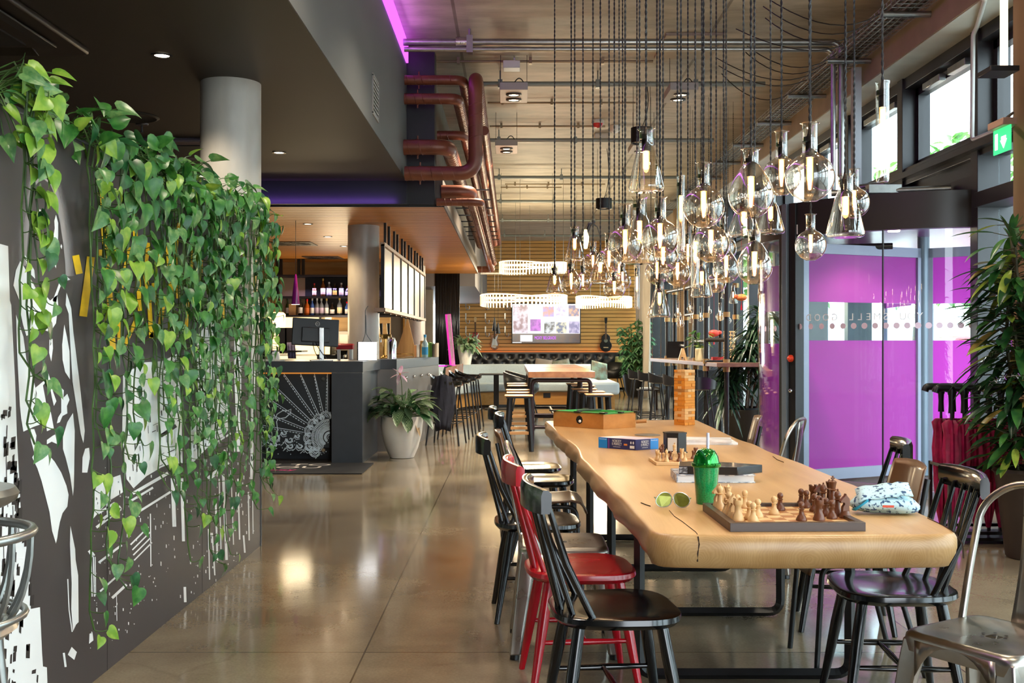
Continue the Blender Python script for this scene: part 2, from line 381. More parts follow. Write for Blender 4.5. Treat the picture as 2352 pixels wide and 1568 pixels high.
# three round concrete columns
for i, (yy, top, lab) in enumerate(((6.97, 2.95, 0), (13.2, 2.70, 0), (20.2, 2.70, 0))):
    s = MB(); s.lathe([(.19, 0), (.19, top)], 40, (-1.80, yy, 0)); s.build('column', conc, kind='structure')

# purple LED cove above the bulkhead, its lit wall built as a glowing band
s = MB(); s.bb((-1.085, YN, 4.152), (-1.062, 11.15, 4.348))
single('led_glow_strip', s, mk_em('purple_cove_glow', 'cf4dff', 1.3), 'purple cove glow as a band along the top of the grey bulkhead', 'light strip')
s = MB(); s.bb((-6.0, 11.255, 2.728), (-1.1, 11.245, 2.740));
single('led_glow_strip', s, mk_em('violet_led', '5a2bff', 1.6), 'thin violet light strip under the black panel above the timber canopy', 'light strip')

# ---------------------------------------------------------------- glazed facade
MULL = [8.77-1.69*k for k in range(7, 0, -1)]+[8.77+1.69*k for k in range(0, 15)]
fr = MB(); wr = None
def in_door(a): return 8.9 < a < 12.1
for a in MULL:
    fr.bb((XF, a, 0 if not in_door(a) else 2.55), (XF+.27, a+.14, 3.83))
for zz, hh in ((2.80, .16), (3.72, .11)): fr.bb((XF+.02, YN, zz), (XF+.25, BACK, zz+hh))
fr.bb((XF+.02, YN, 0), (XF+.25, 8.8, .12)); fr.bb((XF+.02, 12.1, 0), (XF+.25, BACK, .12))
fr.bb((XF-.02, 7.1, 2.38), (XF+.25, 8.8, 2.5)); fr.bb((XF, 8.9, 2.5), (XF+.2, 13.84, 2.66))
wr = struct('wall_right', fr, darkm, smooth=False, bevel=.004)
p = MB(); p.bb((XF+.08, 8.9, 2.6), (XF+.14, 12.2, 2.84)); p.build('spandrel_panel', mk('spandrel_black', '1c1c20', .3, var=.1), wr)
sill = MB(); sill.bb((XF-.06, YN, 2.84), (XF+.22, BACK, 2.90)); sill.build('sill_ledge', darkm, wr, bevel=.004)
wi = 1
for k, a in enumerate(MULL[:-1]):
    b0, b1 = a+.14, MULL[k+1]
    g = MB(); g.bb((XF+.17, b0+.05, 2.98), (XF+.18, b1-.05, 3.70))
    go = struct('window_%d' % wi, g, glass, smooth=False); wi += 1
    q = MB()
    for (u, v2, z0, z1) in ((b0, b0+.07, 2.96, 3.72), (b1-.07, b1, 2.96, 3.72), (b0, b1, 2.96, 3.03), (b0, b1, 3.65, 3.72)): q.bb((XF+.13, u, z0), (XF+.22, v2, z1))
    q.build('window_frame', darkm, go, smooth=False)
    if not in_door(b0+.2) and not in_door(b1-.2):
        g = MB(); g.bb((XF+.17, b0, .12), (XF+.18, b1, 2.80)); struct('window_%d' % wi, g, glass, smooth=False); wi += 1
    # chain-drive openers under the top frame
    if 8 < a < 14:
        q = MB(); q.bb((XF+.06, b0+.25, 3.63), (XF+.12, b0+.62, 3.69)); q.bb((XF+.06, b0+.8, 3.63), (XF+.12, b0+1.2, 3.69)); q.build('window_opener', galv, go, bevel=.004)
# ================================================================ mural partition and pothos
XW = -1.60
w = MB(); w.bb((-1.74, 2.4, 0), (XW, 6.93, 2.04))
mw = struct('wall_partition', w, mk('mural_ground_brown', '403a3a', .42, var=.1, vs=3, st=(1, .6, .4)), smooth=False)
e = MB(); e.bb((-1.745, 6.93, 0), (XW+.004, 6.945, 2.045)); e.bb((-1.745, 2.4, 2.04), (XW+.004, 6.945, 2.046)); e.build('edge_trim', greyp, mw, smooth=False)
for k, yy in enumerate((4.30, 5.62)):
    e = MB(); e.bb((XW-.002, yy, 0), (XW+.0006, yy+.004, 2.04)); e.build('panel_joint', mk('joint_dark%d' % k, '1d1a1a', .8), mw, smooth=False)
def WP(x, y, off): d = XW*F/(x-CX); return (XW+off, d, max(.004, H+(CY-y)/F*d))
paintw = mk('white_mural_paint', 'e9ebeb', .5, var=.03, vs=4); painty = mk('yellow_mural_paint', 'f2c419', .5, var=.12, vs=9, st=(1, .6, 3))
paintk = mk('black_mural_paint', '2c2827', .5, var=.1, vs=4)
mu = MB()
def mp(pts, off=.001): mu.poly([WP(x, y, off) for x, y in pts])
def stroke(pts, wd, off=.001, mb=None):
    mb = mb or mu
    for (a, b) in zip(pts, pts[1:]):
        a = V(a); b = V(b); t = (b-a).normalized(); n = V((-t.y, t.x))*wd/2; t = t*wd*.25
        mb.poly([WP(*(p), off) for p in (a+n-t, b+n+t, b-n+t, a-n-t)])
# standing figure with long hair
mp([(46,599),(60,622),(81,661),(90,661),(100,672),(114,690),(131,677),(133,700),(128,742),(115,762),(100,758),(88,757),(75,765),(60,771),(52,745),(47,720),(44,690),(30,655),(36,620)])
mp([(56,585),(62,592),(78,620),(80,640),(70,630),(60,605)])
mp([(36,722),(53,773),(60,826),(76,871),(84,904),(82,921),(93,949),(98,969),(90,975),(76,980),(53,991),(48,961),(45,932),(42,876),(38,798)])
mp([(95,1028),(84,1033),(73,1050),(85,1075),(95,1105),(104,1140),(113,1175),(119,1219),(128,1248),(131,1234),(133,1219),(137,1198),(143,1178),(154,1163),(157,1136),(152,1115),(140,1085),(125,1060),(112,1045)])
mp([(128,493),(133,512),(133,538),(132,569),(128,616),(124,608),(123,588),(118,563),(122,543),(125,524),(124,507)])
mp([(151,633),(161,642),(150,645),(140,653),(132,675),(128,697),(120,690),(128,670),(135,650),(143,638)])
mp([(152,672),(158,690),(163,708),(168,764),(180,860),(185,904),(194,989),(191,1017),(185,997),(174,927),(166,876),(159,759),(157,720),(150,700)])
mp([(147,745),(153,773),(159,806),(160,871),(149,854),(143,826),(142,792)])
mp([(167,948),(171,989),(170,1060),(169,1118),(167,1139),(160,1090),(150,1050),(144,1031),(144,1003),(154,969)])
mp([(109,854),(115,871),(121,899),(129,921),(123,932),(118,910),(112,874),(105,876),(98,885),(104,918),(107,941),(116,946),(123,983),(107,990),(104,960),(95,958),(84,932),(81,890),(98,876)])
mp([(137,888),(146,896),(145,913),(154,904),(159,918),(153,932),(154,949),(143,955),(137,969),(130,972),(133,958),(140,947),(140,918)])
mp([(140,991),(139,1003),(132,1020),(118,1014),(107,1020),(107,1010),(121,1000)])
mp([(70,985),(78,985),(83,1000),(78,1040),(70,1010)]); mp([(113,780),(120,778),(121,800),(117,830),(112,810)])
mp([(90,480),(93,482),(92,492),(89,488)]); mp([(140,560),(142,565),(141,572),(138,566)])
mp([(161,1207),(166,1231),(172,1261),(173,1285),(179,1321),(180,1428),(174,1434),(167,1449),(163,1398),(164,1339),(160,1250)])
mp([(164,1485),(176,1497),(170,1515),(155,1503)]); mp([(205,1455),(212,1452),(214,1470),(204,1478)]); stroke([(155,1330),(158,1400),(165,1450)], 2.5); stroke([(146,1500),(150,1530)], 5)
mp([(195,1030),(204,1028),(206,1050),(200,1085),(188,1085),(189,1050)])
# tower at the near end
mp([(0,560),(18,565),(22,690),(25,700),(34,876),(38,1000),(44,1110),(48,1195),(58,1199),(66,1300),(70,1398),(91,1394),(96,1500),(98,1530),(107,1532),(111,1690),(-60,1690),(-60,560)])
# apartment blocks
mp([(282,860),(331,832),(373,829),(407,812),(408,846),(416,924),(419,1065),(398,1062),(370,1073),(336,1093),(306,1121),(290,1100),(280,1000)])
mp([(452,773),(496,717),(502,781),(527,781),(510,835),(508,896),(524,933),(526,983),(513,1003),(494,1009),(440,1065),(437,981),(452,953)])
mp([(538,690),(547,690),(554,840),(553,980),(550,1037),(544,1037),(538,868)]); mp([(212,1140),(225,1108),(276,1090),(282,1130),(250,1150),(230,1172),(214,1190)])
mp([(575,560),(583,570),(586,860),(580,1100),(574,1100),(577,860)])
for a, b, wd in (((222,1210),(276,1169),6),((227,1291),(278,1252),5),((230,1357),(279,1313),4),((258,1372),(289,1343),6),((306,1132),(384,1087),7),((480,1098),(522,1062),10),((485,1068),(516,1034),5),((499,1014),(530,995),4),((240,1190),(275,1165),9),((226,1178),(262,1155),5),((300,1150),(350,1120),5),((310,1180),(390,1130),5),
    ((396,1100),(400,1207),9),((417,1100),(421,1241),7),((512,1090),(520,1284),6),((478,1215),(481,1330),2.5),((487,1224),(493,1320),3),((546,1100),(550,1238),3.5),((559,1230),(562,1268),4),((424,1349),(425,1381),6),((209,1279),(211,1369),2.5),((214,1279),(216,1369),2.5),((218,1279),(219,1365),2),((267,1368),(268,1425),1.5),((206,1265),(213,1275),9),((495,1150),(499,1290),4),((503,1100),(507,1260),3),((530,1080),(536,1250),2.5),((345,1180),(346,1300),2.5),((243,1120),(246,1180),3),((340,1210),(300,1250),3.5),((344,1222),(304,1262),3),((346,1234),(306,1274),3),((348,1246),(308,1286),3),((286,1060),(284,1170),3),((570,1130),(572,1240),3),((580,1150),(581,1225),2)):
    stroke([a, b], wd)
rm = random.Random(3)
for k in range(300):
    x = rm.choice((rm.uniform(205, 300), rm.uniform(300, 470), rm.uniform(470, 585))); lim = 1500-(x-205)*.56
    y = rm.uniform(1050 if x < 400 else 1000, lim); s = rm.uniform(.8, 2.6); h = s*rm.uniform(.8, 5)
    mp([(x-s/2, y-h/2), (x+s/2, y-h*.4), (x+s*.4, y+h/2), (x-s*.5, y+h*.4)])
mu.build('painted_white_shapes', paintw, mw, smooth=False, recalc=False)
mu = MB()   # dark windows and outlines over the white blocks
for k in range(95):
    y = rm.uniform(930, 1600); t = (y-930)/670; xm = 20+t*80
    x = rm.uniform(-6, xm); a = rm.uniform(2, 11); h = rm.uniform(4, 34); sk = rm.uniform(-4, 4)
    mp([(x, y), (x+a, y-sk-2), (x+a-1, y+h-sk), (x-1, y+h)], .002)
for k in range(14):
    x = rm.uniform(2, 44); y = rm.uniform(1000, 1400); stroke([(x, y), (x+2, y+rm.uniform(30, 120))], 1.6, .002)
for k in range(60):
    a = rm.random() < .55
    x = rm.uniform(286, 412) if a else rm.uniform(444, 522); y = rm.uniform(850, 1080) if a else rm.uniform(790, 1020)
    L_ = rm.uniform(4, 18)
    if rm.random() < .55: stroke([(x, y), (x+L_, y-L_*.45)], rm.uniform(1, 2.4), .002)
    else: stroke([(x, y), (x+1, y+L_*1.6)], rm.uniform(1, 2.6), .002)
for k in range(4): x = 376+k*8; mp([(x, 836-k*3), (x+5, 834-k*3), (x+5, 846-k*3), (x, 848-k*3)], .002)
stroke([(370, 1000), (402, 978)], 8, .002)
mu.build('painted_dark_marks', paintk, mw, smooth=False, recalc=False)
mu = MB()
for pts, wd in (([(207,594),(190,722)],18),([(228,445),(245,596),(258,804)],14),([(229,580),(268,580)],14),([(173,590),(180,625)],16),([(303,417),(313,596),(321,711)],11),([(296,568),(285,622),(271,695),(273,787),(285,793),(310,737)],9),([(341,560),(330,619),(341,680),(346,773),(366,748),(374,695),(358,695),(352,652)],10),([(360,585),(377,568),(388,613),(394,697)],10),([(394,638),(400,596),(410,512)],8),([(404,582),(408,683)],9),([(447,549),(439,596),(428,748)],9),([(461,600),(455,700)],8),([(512,690),(510,740)],10),([(585,600),(586,700)],8)):
    stroke(pts, wd, .0025, mu)
mu.build('yellow_lettering', painty, mw, smooth=False, recalc=False)

# sprayed pale halo round the figure's head, fading outwards
def mk_spray():
    mt, t, o = nt('sprayed_halo'); N = t.nodes.new; L = t.links.new
    d = N('ShaderNodeBsdfDiffuse'); d.inputs[0].default_value = lin(hx('b4adab')); tr = N('ShaderNodeBsdfTransparent')
    tc = N('ShaderNodeTexCoord'); sp = N('ShaderNodeSeparateXYZ'); L(tc.outputs['UV'], sp.inputs[0])
    mr = N('ShaderNodeMapRange'); mr.interpolation_type = 'SMOOTHSTEP'; mr.inputs[3].default_value = .22; mr.inputs[4].default_value = 1.0; L(sp.outputs[1], mr.inputs[0])
    mx = N('ShaderNodeMixShader'); L(mr.outputs[0], mx.inputs[0]); L(d.outputs[0], mx.inputs[1]); L(tr.outputs[0], mx.inputs[2]); L(mx.outputs[0], o.inputs[0]); return mt
hd = [(60,610),(61,580),(64,540),(70,495),(74,455),(80,428),(90,415),(99,410),(107,417),(114,420),(122,440),(130,475),(138,515),(145,560),(149,600),(151,635)]
q = MB(); g = []
for i, (x, y) in enumerate(hd):
    a = V(hd[max(0, i-1)]); b = V(hd[min(len(hd)-1, i+1)]); t_ = (b-a).normalized(); n_ = V((t_.y, -t_.x))
    g.append([V(WP(x+n_.x*26*k/5, y+n_.y*40*k/5, .0006)) for k in range(6)])
q.sheet(g, True); q.build('sprayed_halo', mk_spray(), mw, recalc=False)
# ---------------------------------------------------------------- pothos
lf = [mk_leaf('pothos_green', '2f6b2b', '57933f'), mk_leaf('pothos_dark', '20502a', '3b7440'), mk_leaf('pothos_lime', '6c9a30', 'a6c24c', vs=22), mk_leaf('pothos_pale', '4c7f45', '88a866', vs=40)]
stemm = [mk('vine_stem', '3d5a25', .5, var=.3, vs=20)]
def heart(mb, M, L_, W, fold=.35, droop=.25):
    """heart-shaped leaf, tip along +Y, folded along the midrib"""
    st = ((0, .0), (-.06, .30), (.05, .46), (.22, .50), (.42, .44), (.62, .31), (.82, .14), (1.0, .0))
    vs = []; fs = []
    for k, (t, wd) in enumerate(st):
        tm = max(0, t); z = -droop*t*t*L_
        zz = z+wd*W*fold
        vs += [(-wd*W, t*L_, zz), (-wd*W*.5, (t*.7+tm*.3)*L_, z+wd*W*fold*.6), (0, tm*L_, z), (wd*W*.5, (t*.7+tm*.3)*L_, z+wd*W*fold*.6), (wd*W, t*L_, zz)]
    for k in range(len(st)-1):
        for j in range(4): a = k*5+j; fs.append((a, a+1, a+6, a+5))
    mb.add(vs, fs, M)
def leaf_M(p, out, down, roll):
    y = V(down).normalized(); z = V(out); z = (z-y*z.dot(y)).normalized(); x = y.cross(z)
    m = Matrix(((x.x, y.x, z.x, p[0]), (x.y, y.y, z.y, p[1]), (x.z, y.z, z.z, p[2]), (0, 0, 0, 1)))
    return m @ Matrix.Rotation(roll, 4, 'Y')
rv = random.Random(11)
def vine(st, fo, y0, zend, z0=2.07, x0=XW, sz=.075, lime=.2, step=.055, spread=.07, nx=0.0):
    p = V((x0-.05, y0, z0)); pts = [p.copy(), V((x0+.03, y0+rv.uniform(-.03, .03), z0+.03)), V((x0+.06, y0+rv.uniform(-.04, .04), z0-.05))]
    yw = pts[-1].y; xw = x0+.05; z = pts[-1].z; ph = rv.uniform(0, 6)
    while z > zend:
        z -= step; yw += rv.uniform(-.018, .018)+.006*sin(ph+z*6); xw += rv.uniform(-.008, .008); xw = min(max(xw, x0+.02), x0+.12); pts.append(V((xw, yw, z)))
    pts[-1] += V((.03, rv.uniform(-.04, .04), .01))
    st.tube(pts, [.0035]*len(pts), 5)
    side = 1
    for k in range(1, len(pts)):
        if rv.random() < .12 and k < len(pts)-1: continue
        side = -side; q = pts[k]
        o = V((.025+rv.uniform(0, spread)*.7, side*rv.uniform(.006, .03), rv.uniform(-.03, .02)))
        tip = q+o; st.tube(bez(q, q+o*.5+V((0, 0, -.01)), tip, 4), .0017, 4)
        frac = k/len(pts)
        u = rv.random(); fo.mi = 2 if u < lime else (3 if u < lime+.22 else (1 if u < lime+.42 else 0))
        dn = V((rv.uniform(.0, .5), side*rv.uniform(-.1, .7)+rv.uniform(-.2, .2), -rv.uniform(.45, 1.0)))
        L_ = sz*rv.uniform(.75, 1.3)*(1.0-.25*frac)
        heart(fo, leaf_M(tip, (1, rv.uniform(-.7, .5), rv.uniform(.1, .8)), dn, rv.uniform(-.4, .4)), L_, L_*rv.uniform(.8, 1.0), rv.uniform(.1, .4))
        if rv.random() < .25:
            t2 = q+V((.03, -side*rv.uniform(.01, .03), -.02)); st.tube([q, t2], .0016, 4); L_ *= .8
            heart(fo, leaf_M(t2, (1, rv.uniform(-.7, .5), .4), (.2, -side*rv.uniform(.1, .8), -.7), rv.uniform(-.4, .4)), L_, L_*.9, .3)
def crown(st, fo, ya, yb, n, lime=.2, sz=.078, xo=0):
    for k in range(n):
        yy = rv.uniform(ya, yb); b = V((XW-.06, yy, 2.04)); tip = V((XW+rv.uniform(-.12, .13)+xo, yy+rv.uniform(-.1, .1), 2.05+rv.uniform(-.06, .15)))
        st.tube(bez(b, (b+tip)/2+V((0, 0, .07)), tip, 5), .0022, 4)
        u = rv.random(); fo.mi = 2 if u < lime else (3 if u < lime+.2 else (1 if u < lime+.45 else 0))
        L_ = sz*rv.uniform(.75, 1.35)
        heart(fo, leaf_M(tip, (rv.uniform(.1, 1), rv.uniform(-.8, .2), rv.uniform(.3, 1)), (rv.uniform(.2, 1), rv.uniform(-.8, .8), rv.uniform(-.9, .5)), rv.uniform(-.5, .5)), L_, L_*.85)
def zpx(yy, px): return H+(CY-px)/F*yy
PL = [  # label, y range, vines as (y, lowest pixel)
 ('lime flecked trailing pothos whose longest vine hangs down beside the painted figure', (3.72, 4.28), 26, .30, [(3.98, 1410), (4.02, 1000), (4.06, 760), (4.12, 1200), (4.17, 900), (4.22, 1310), (4.27, 1050), (4.0, 700), (4.1, 640), (4.2, 800)]),
 ('trailing pothos hanging over the tall yellow lettering', (4.3, 4.78), 26, .14, [(4.32, 820), (4.36, 1180), (4.42, 1315), (4.47, 900), (4.52, 1000), (4.58, 1320), (4.63, 760), (4.68, 1100), (4.73, 900), (4.4, 650), (4.55, 640), (4.66, 640)]),
 ('bushy trailing pothos over the last yellow letters', (4.8, 5.3), 30, .1, [(4.82, 950), (4.86, 1060), (4.9, 800), (4.94, 1110), (4.98, 1290), (5.04, 900), (5.08, 1000), (5.13, 1130), (5.18, 850), (5.23, 1100), (5.28, 960), (4.88, 620), (5.0, 640), (5.1, 700), (5.2, 680)]),
 ('dense dark trailing pothos in front of the painted apartment block', (5.3, 5.85), 34, .06, [(5.32, 1000), (5.36, 1190), (5.4, 900), (5.44, 1080), (5.48, 1290), (5.53, 950), (5.57, 1100), (5.62, 1040), (5.66, 900), (5.7, 1180), (5.75, 980), (5.8, 1060), (5.83, 850), (5.42, 700), (5.55, 660), (5.68, 740), (5.78, 700)]),
 ('thick curtain of trailing pothos near the column side of the mural wall', (5.85, 6.4), 34, .08, [(5.88, 980), (5.92, 1100), (5.96, 900), (6.0, 1240), (6.05, 1000), (6.1, 850), (6.14, 1130), (6.18, 1300), (6.22, 950), (6.27, 1050), (6.32, 880), (6.36, 1000), (5.9, 720), (6.02, 700), (6.12, 760), (6.24, 720), (6.34, 780)]),
 ('trailing pothos draping the end edge of the mural wall', (6.4, 6.92), 34, .16, [(6.42, 900), (6.46, 1060), (6.5, 1150), (6.55, 950), (6.6, 1030), (6.64, 880), (6.68, 1110), (6.72, 960), (6.77, 1080), (6.81, 1000), (6.85, 1180), (6.88, 900), (6.92, 1130), (6.52, 740), (6.62, 760), (6.74, 740), (6.84, 760), (6.9, 800)])]
for lab, (ya, yb), n, lime, vs in PL:
    t = thing('trailing_pothos', lab, 'plant', (0, 0, 0), group='trailing pothos plants along the mural wall'); st = MB(); fo = MB()
    crown(st, fo, ya, yb, n, lime)
    for yy, px in vs[::1]:
        if rv.random() < (.34 if yy < 4.8 else .2): continue
        vine(st, fo, yy, max(.12, zpx(yy, px)), sz=.078 if yy < 4.8 else .07, lime=lime, step=.06+rv.uniform(0, .025))
    st.build('vine', stemm, t); fo.build('foliage', lf, t, recalc=False)
# second pothos, closer, on the near end of the wall
t = thing('trailing_pothos', 'bright lime trailing pothos over the near end of the wall beside the painted tower', 'plant', (0, 0, 0), group='trailing pothos plants along the mural wall'); st = MB(); fo = MB()
for yy, ze in ((3.40, 1.05), (3.44, 1.2), (3.47, .98), (3.50, 1.45), (3.42, 1.7)):
    vine(st, fo, yy, ze, 2.14, XW+.02, .075, .6, .075, .05)
for k in range(20):
    b = V((XW-.02, 3.38, 2.06)); tip = V((XW+rv.uniform(.0, .14), 3.36+rv.uniform(0, .16), 2.04+rv.uniform(-.12, .14)))
    st.tube(bez(b, (b+tip)/2+V((0, 0, .06)), tip, 5), .0025, 4); fo.mi = rv.choice((2, 2, 2, 0, 3))
    L_ = rv.uniform(.06, .095); heart(fo, leaf_M(tip, (rv.uniform(.2, 1), -.8, rv.uniform(.2, .8)), (rv.uniform(.3, 1), rv.uniform(-.3, .6), rv.uniform(-.9, .3)), rv.uniform(-.5, .5)), L_, L_*.6, .4)
st.build('vine', stemm, t); fo.build('foliage', lf, t, recalc=False)
p = MB(); p.bb((-1.74, 2.5, 2.046), (-1.64, 6.9, 2.08)); single('planter_trough', p, blackm, 'shallow black planter trough on top of the mural wall under the pothos', 'planter')

# ---------------------------------------------------------------- things on the dark soffit
t = thing('ceiling_cassette', 'large square air conditioning cassette set in the dark soffit', 'air conditioner', (-3.0, 5.55, 2.95))
q = MB(); q.prism([(-.0+x, y) for x, y in [(-.62, -.58), (-.58, -.62), (.58, -.62), (.62, -.58), (.62, .58), (.58, .62), (-.58, .62), (-.62, .58)]], -.035, 0); q.build('panel', mk('cassette_brown', '2a211b', .4, var=.1), t, bevel=.012)
q = MB(); q.bb((-.36, -.36, -.045), (.36, .36, -.034)); q.build('grille', mk('cassette_black', '060606', .6, var=.1), t)
for rz in (0, PI/2, PI, -PI/2):
    q = MB(); q.box((.48, 0, -.04), (.10, .72, .012), (0, R(14), 0)); o = q.build('louvre', mk('louvre_dark', '16120f', .4), t, bevel=.003); o.rotation_euler = (0, 0, rz)
def downlight(lab, loc, r=.045, name='downlight', on=True):
    t = thing(name, lab, 'ceiling light', loc, group='recessed downlights')
    q = MB(); q.lathe([(r, 0), (r*1.35, 0), (r*1.35, -.006), (r, -.006), (r*.9, 0)], 24, cap=False); q.build('trim_ring', blackm, t)
    q = MB(); q.lathe([(.0001, -.002), (r*.92, -.002)], 20, cap=False); q.build('lens', spotm if on else darkm, t)
    return t
def soffit_pt(x, y, z): return V(((x-CX)*(z-H)/(CY-y), (z-H)*F/(CY-y), z))
downlight('glowing downlight in the dark soffit beside the air conditioning cassette', soffit_pt(372, 127, 2.948))
downlight('small glowing downlight in the dark soffit past the round column', soffit_pt(641, 350, 2.948))
downlight('dim reddish downlight in the dark soffit above the pothos', soffit_pt(400, 322, 2.948), .03, on=False)
t = thing('ceiling_speaker', 'round black speaker recessed in the dark soffit', 'speaker', soffit_pt(303, 268, 2.949))
q = MB(); q.lathe([(.0001, -.004), (.16, -.004), (.175, -.012), (.195, -.004), (.195, 0)], 32); q.build('grille', mk('speaker_black', '050505', .6), t)
t = thing('fire_sprinkler', 'small sprinkler head hanging under the dark soffit next to the round speaker', 'sprinkler', soffit_pt(326, 284, 2.95))
q = MB(); q.lathe([(.05, 0), (.045, -.012), (.008, -.014), (.008, -.06), (.018, -.064), (.018, -.068)], 16); q.build('body', darkm, t)
t = thing('ceiling_cassette', 'second air conditioning cassette in the dark soffit behind the pothos and column', 'air conditioner', soffit_pt(405, 338, 2.949))
q = MB(); q.bb((-.45, -.45, -.035), (.45, .45, 0)); q.build('panel', mk('cassette_grey', '4a4450', .4), t, bevel=.012); q = MB(); q.bb((-.28, -.28, -.042), (.28, .28, -.03)); q.build('grille', MATS['cassette_black'], t)
# bulkhead side: vent grille, cylinder spot on a track
t = thing('wall_vent', 'pale slatted vent grille in the side of the grey bulkhead', 'vent', (-1.083, 8.55, 3.25))
yv0, yv1 = 1.085*F/(CX-853), 1.085*F/(CX-868); ym = (yv0+yv1)/2; t.location = (-1.083, ym, H+(CY-226)/F*ym)
q = MB(); w2, h2 = .16, .13
for a in range(9): q.box((.004, 0, -h2+a*h2/4), (.012, w2*2, .008), (0, R(30), 0))
q.build('slat', mk('vent_grey', '8d8b86', .5), t)
q = MB(); q.bb((0, -w2-.02, h2+.01), (.01, w2+.02, h2+.03)); q.bb((0, -w2-.02, -h2-.03), (.01, w2+.02, -h2-.01)); q.bb((0, -w2-.02, -h2-.02), (.01, -w2, h2+.02)); q.bb((0, w2, -h2-.02), (.01, w2+.02, h2+.02)); q.build('frame', MATS['vent_grey'], t)
t = thing('track_spotlight', 'black cylinder spotlight on the track fixed to the grey bulkhead', 'spotlight', (-.97, 4.75, 3.46))
q = MB(); q.lathe([(.052, -.36), (.055, -.355), (.055, 0), (.048, 0), (.048, -.01)], 24); o = q.build('lamp_body', black, t); o.rotation_euler = (R(-78), 0, R(4)); o.location = (0, .3, 0)
q = MB(); q.cyl((-.06, .1, .03), (0, .1, .01), .012, 10); q.build('bracket', blackm, t)
q = MB(); q.bb((-1.083, 3.5, 3.52), (-1.055, 5.95, 3.56)); single('light_track', q, darkm, 'dark lighting track screwed along the grey bulkhead', 'light track')
# ================================================================ bar
ZB = 1.09
t = thing('bar_counter', 'long anthracite bar counter with a recessed chalkboard bay', 'bar counter', (-2.6, 12.2, 0))
def rel(o, base): return (o[0]-base[0], o[1]-base[1], o[2]-base[2] if len(o) > 2 else 0)
BO = V((-2.6, 12.2, 0))
q = MB()
front = [(-5.6, 11.58), (-1.587, 11.58), (-1.555, 12.87), (-1.364, 12.87), (-1.03, 15.3), (-1.45, 15.36), (-1.58, 13.45), (-1.58, 12.98), (-5.6, 12.98)]
xr = (762-CX)/F*11.6       # right side of the chalkboard bay
body = MB()
body.bb((xr, 11.58, 0), (-1.59, 12.86, .97)); body.bb((-5.6, 12.05, 0), (xr, 12.86, .97))
o = body.build('front_panel', anthr, t, smooth=False, bevel=.003); o.location = -BO
q = MB(); q.prism(front, .97, ZB); o = q.build('countertop', anthr, t, smooth=False, bevel=.003); o.location = -BO
q = MB(); q.prism([(-1.59, 12.87), (-1.364, 12.87), (-1.03, 15.3), (-1.08, 15.31), (-1.40, 12.97), (-1.59, 12.97)], 0, .97)
o = q.build('side_panel', mk('bar_side_grey', '6b6866', .4, var=.06), t, smooth=False); o.location = -BO
q = MB(); q.bb((-5.6, 11.6, .955), (xr, 11.75, .972)); o = q.build('underglow_strip', mk('copper_strip', 'a8652f', .3, .8, em='d98a3a', es=.35), t); o.location = -BO
# chalkboard with sun, rays, whale tail and waves
CBX0, CBX1, CBZ0, CBZ1 = (560-CX)/F*11.66, (757-CX)/F*11.66, .165, .965
q = MB(); q.bb((CBX0, 11.66, CBZ0), (CBX1, 11.69, CBZ1))
cb = single('chalkboard', q, mk('chalkboard_black', '23282c', .42, var=.15, vs=5), 'black chalkboard with a white sun, whale tail and waves drawn on it', 'chalkboard', smooth=False)
ch = MB()
def cpt(u, v): # crop pixels of the chalk drawing -> board
    x = 600+u/5.6; y = 820+v/5.6; return V(((x-CX)/F*11.655, 11.6605, H+(CY-y)/F*11.655))
def chalk(pts, r=.0042): ch.tube([cpt(*p) for p in pts], r, 4, cap=False)
sun = (880, 1030)
def dash(a, b, dl=26, gap=14, r=.005):
    a = V(a); b = V(b); n = (b-a).length; t_ = 0; u = (b-a)/n
    while t_ < n: chalk([a+u*t_, a+u*min(n, t_+dl)], r); t_ += dl+gap
for a, b in (((15, 215), (640, 815)), ((290, 215), (680, 750)), ((505, 215), (740, 735)), ((682, 215), (797, 710)), ((850, 215), (852, 710)), ((-30, 455), (590, 850)), ((-30, 680), (560, 915)), ((-30, 868), (545, 968))):
    chalk([a, b]); dash((a[0]-4, a[1]+22), (b[0]-22, b[1]+18))
def carc(r, a0, a1, n=20, c=sun): return [(c[0]+r*cos(a0+(a1-a0)*i/n), c[1]-r*sin(a0+(a1-a0)*i/n)) for i in range(n+1)]
A0, A1 = PI*.5+.02, PI*1.30
for r in (232, 218, 180, 165, 128, 118, 92, 70, 45, 25): chalk(carc(r, A0, A1, 28))
for k in range(7):
    a = A0+(k+.5)*(A1-A0)/7; c_ = (sun[0]+265*cos(a), sun[1]-265*sin(a))
    for r in (72, 56, 34, 16): chalk(carc(r, a-2.0, a+2.0, 14, c_))
    for j in (-.22, .22): chalk([(sun[0]+235*cos(a+j), sun[1]-235*sin(a+j)), (sun[0]+330*cos(a+j*1.0), sun[1]-330*sin(a+j*1.0))])
for k in range(26):
    a = A0+k*(A1-A0)/25
    for r0, r1 in ((182, 216), (130, 163), (94, 116), (48, 68)): chalk([(sun[0]+r0*cos(a), sun[1]-r0*sin(a)), (sun[0]+r1*cos(a+.04), sun[1]-r1*sin(a+.04))], .0045)
def spiral(c, r, turns=1.3, a0=0, flip=1): return [(c[0]+flip*r*(1-i/26)*cos(a0+turns*2*PI*i/26), c[1]-r*(1-i/26)*sin(a0+turns*2*PI*i/26)) for i in range(25)]
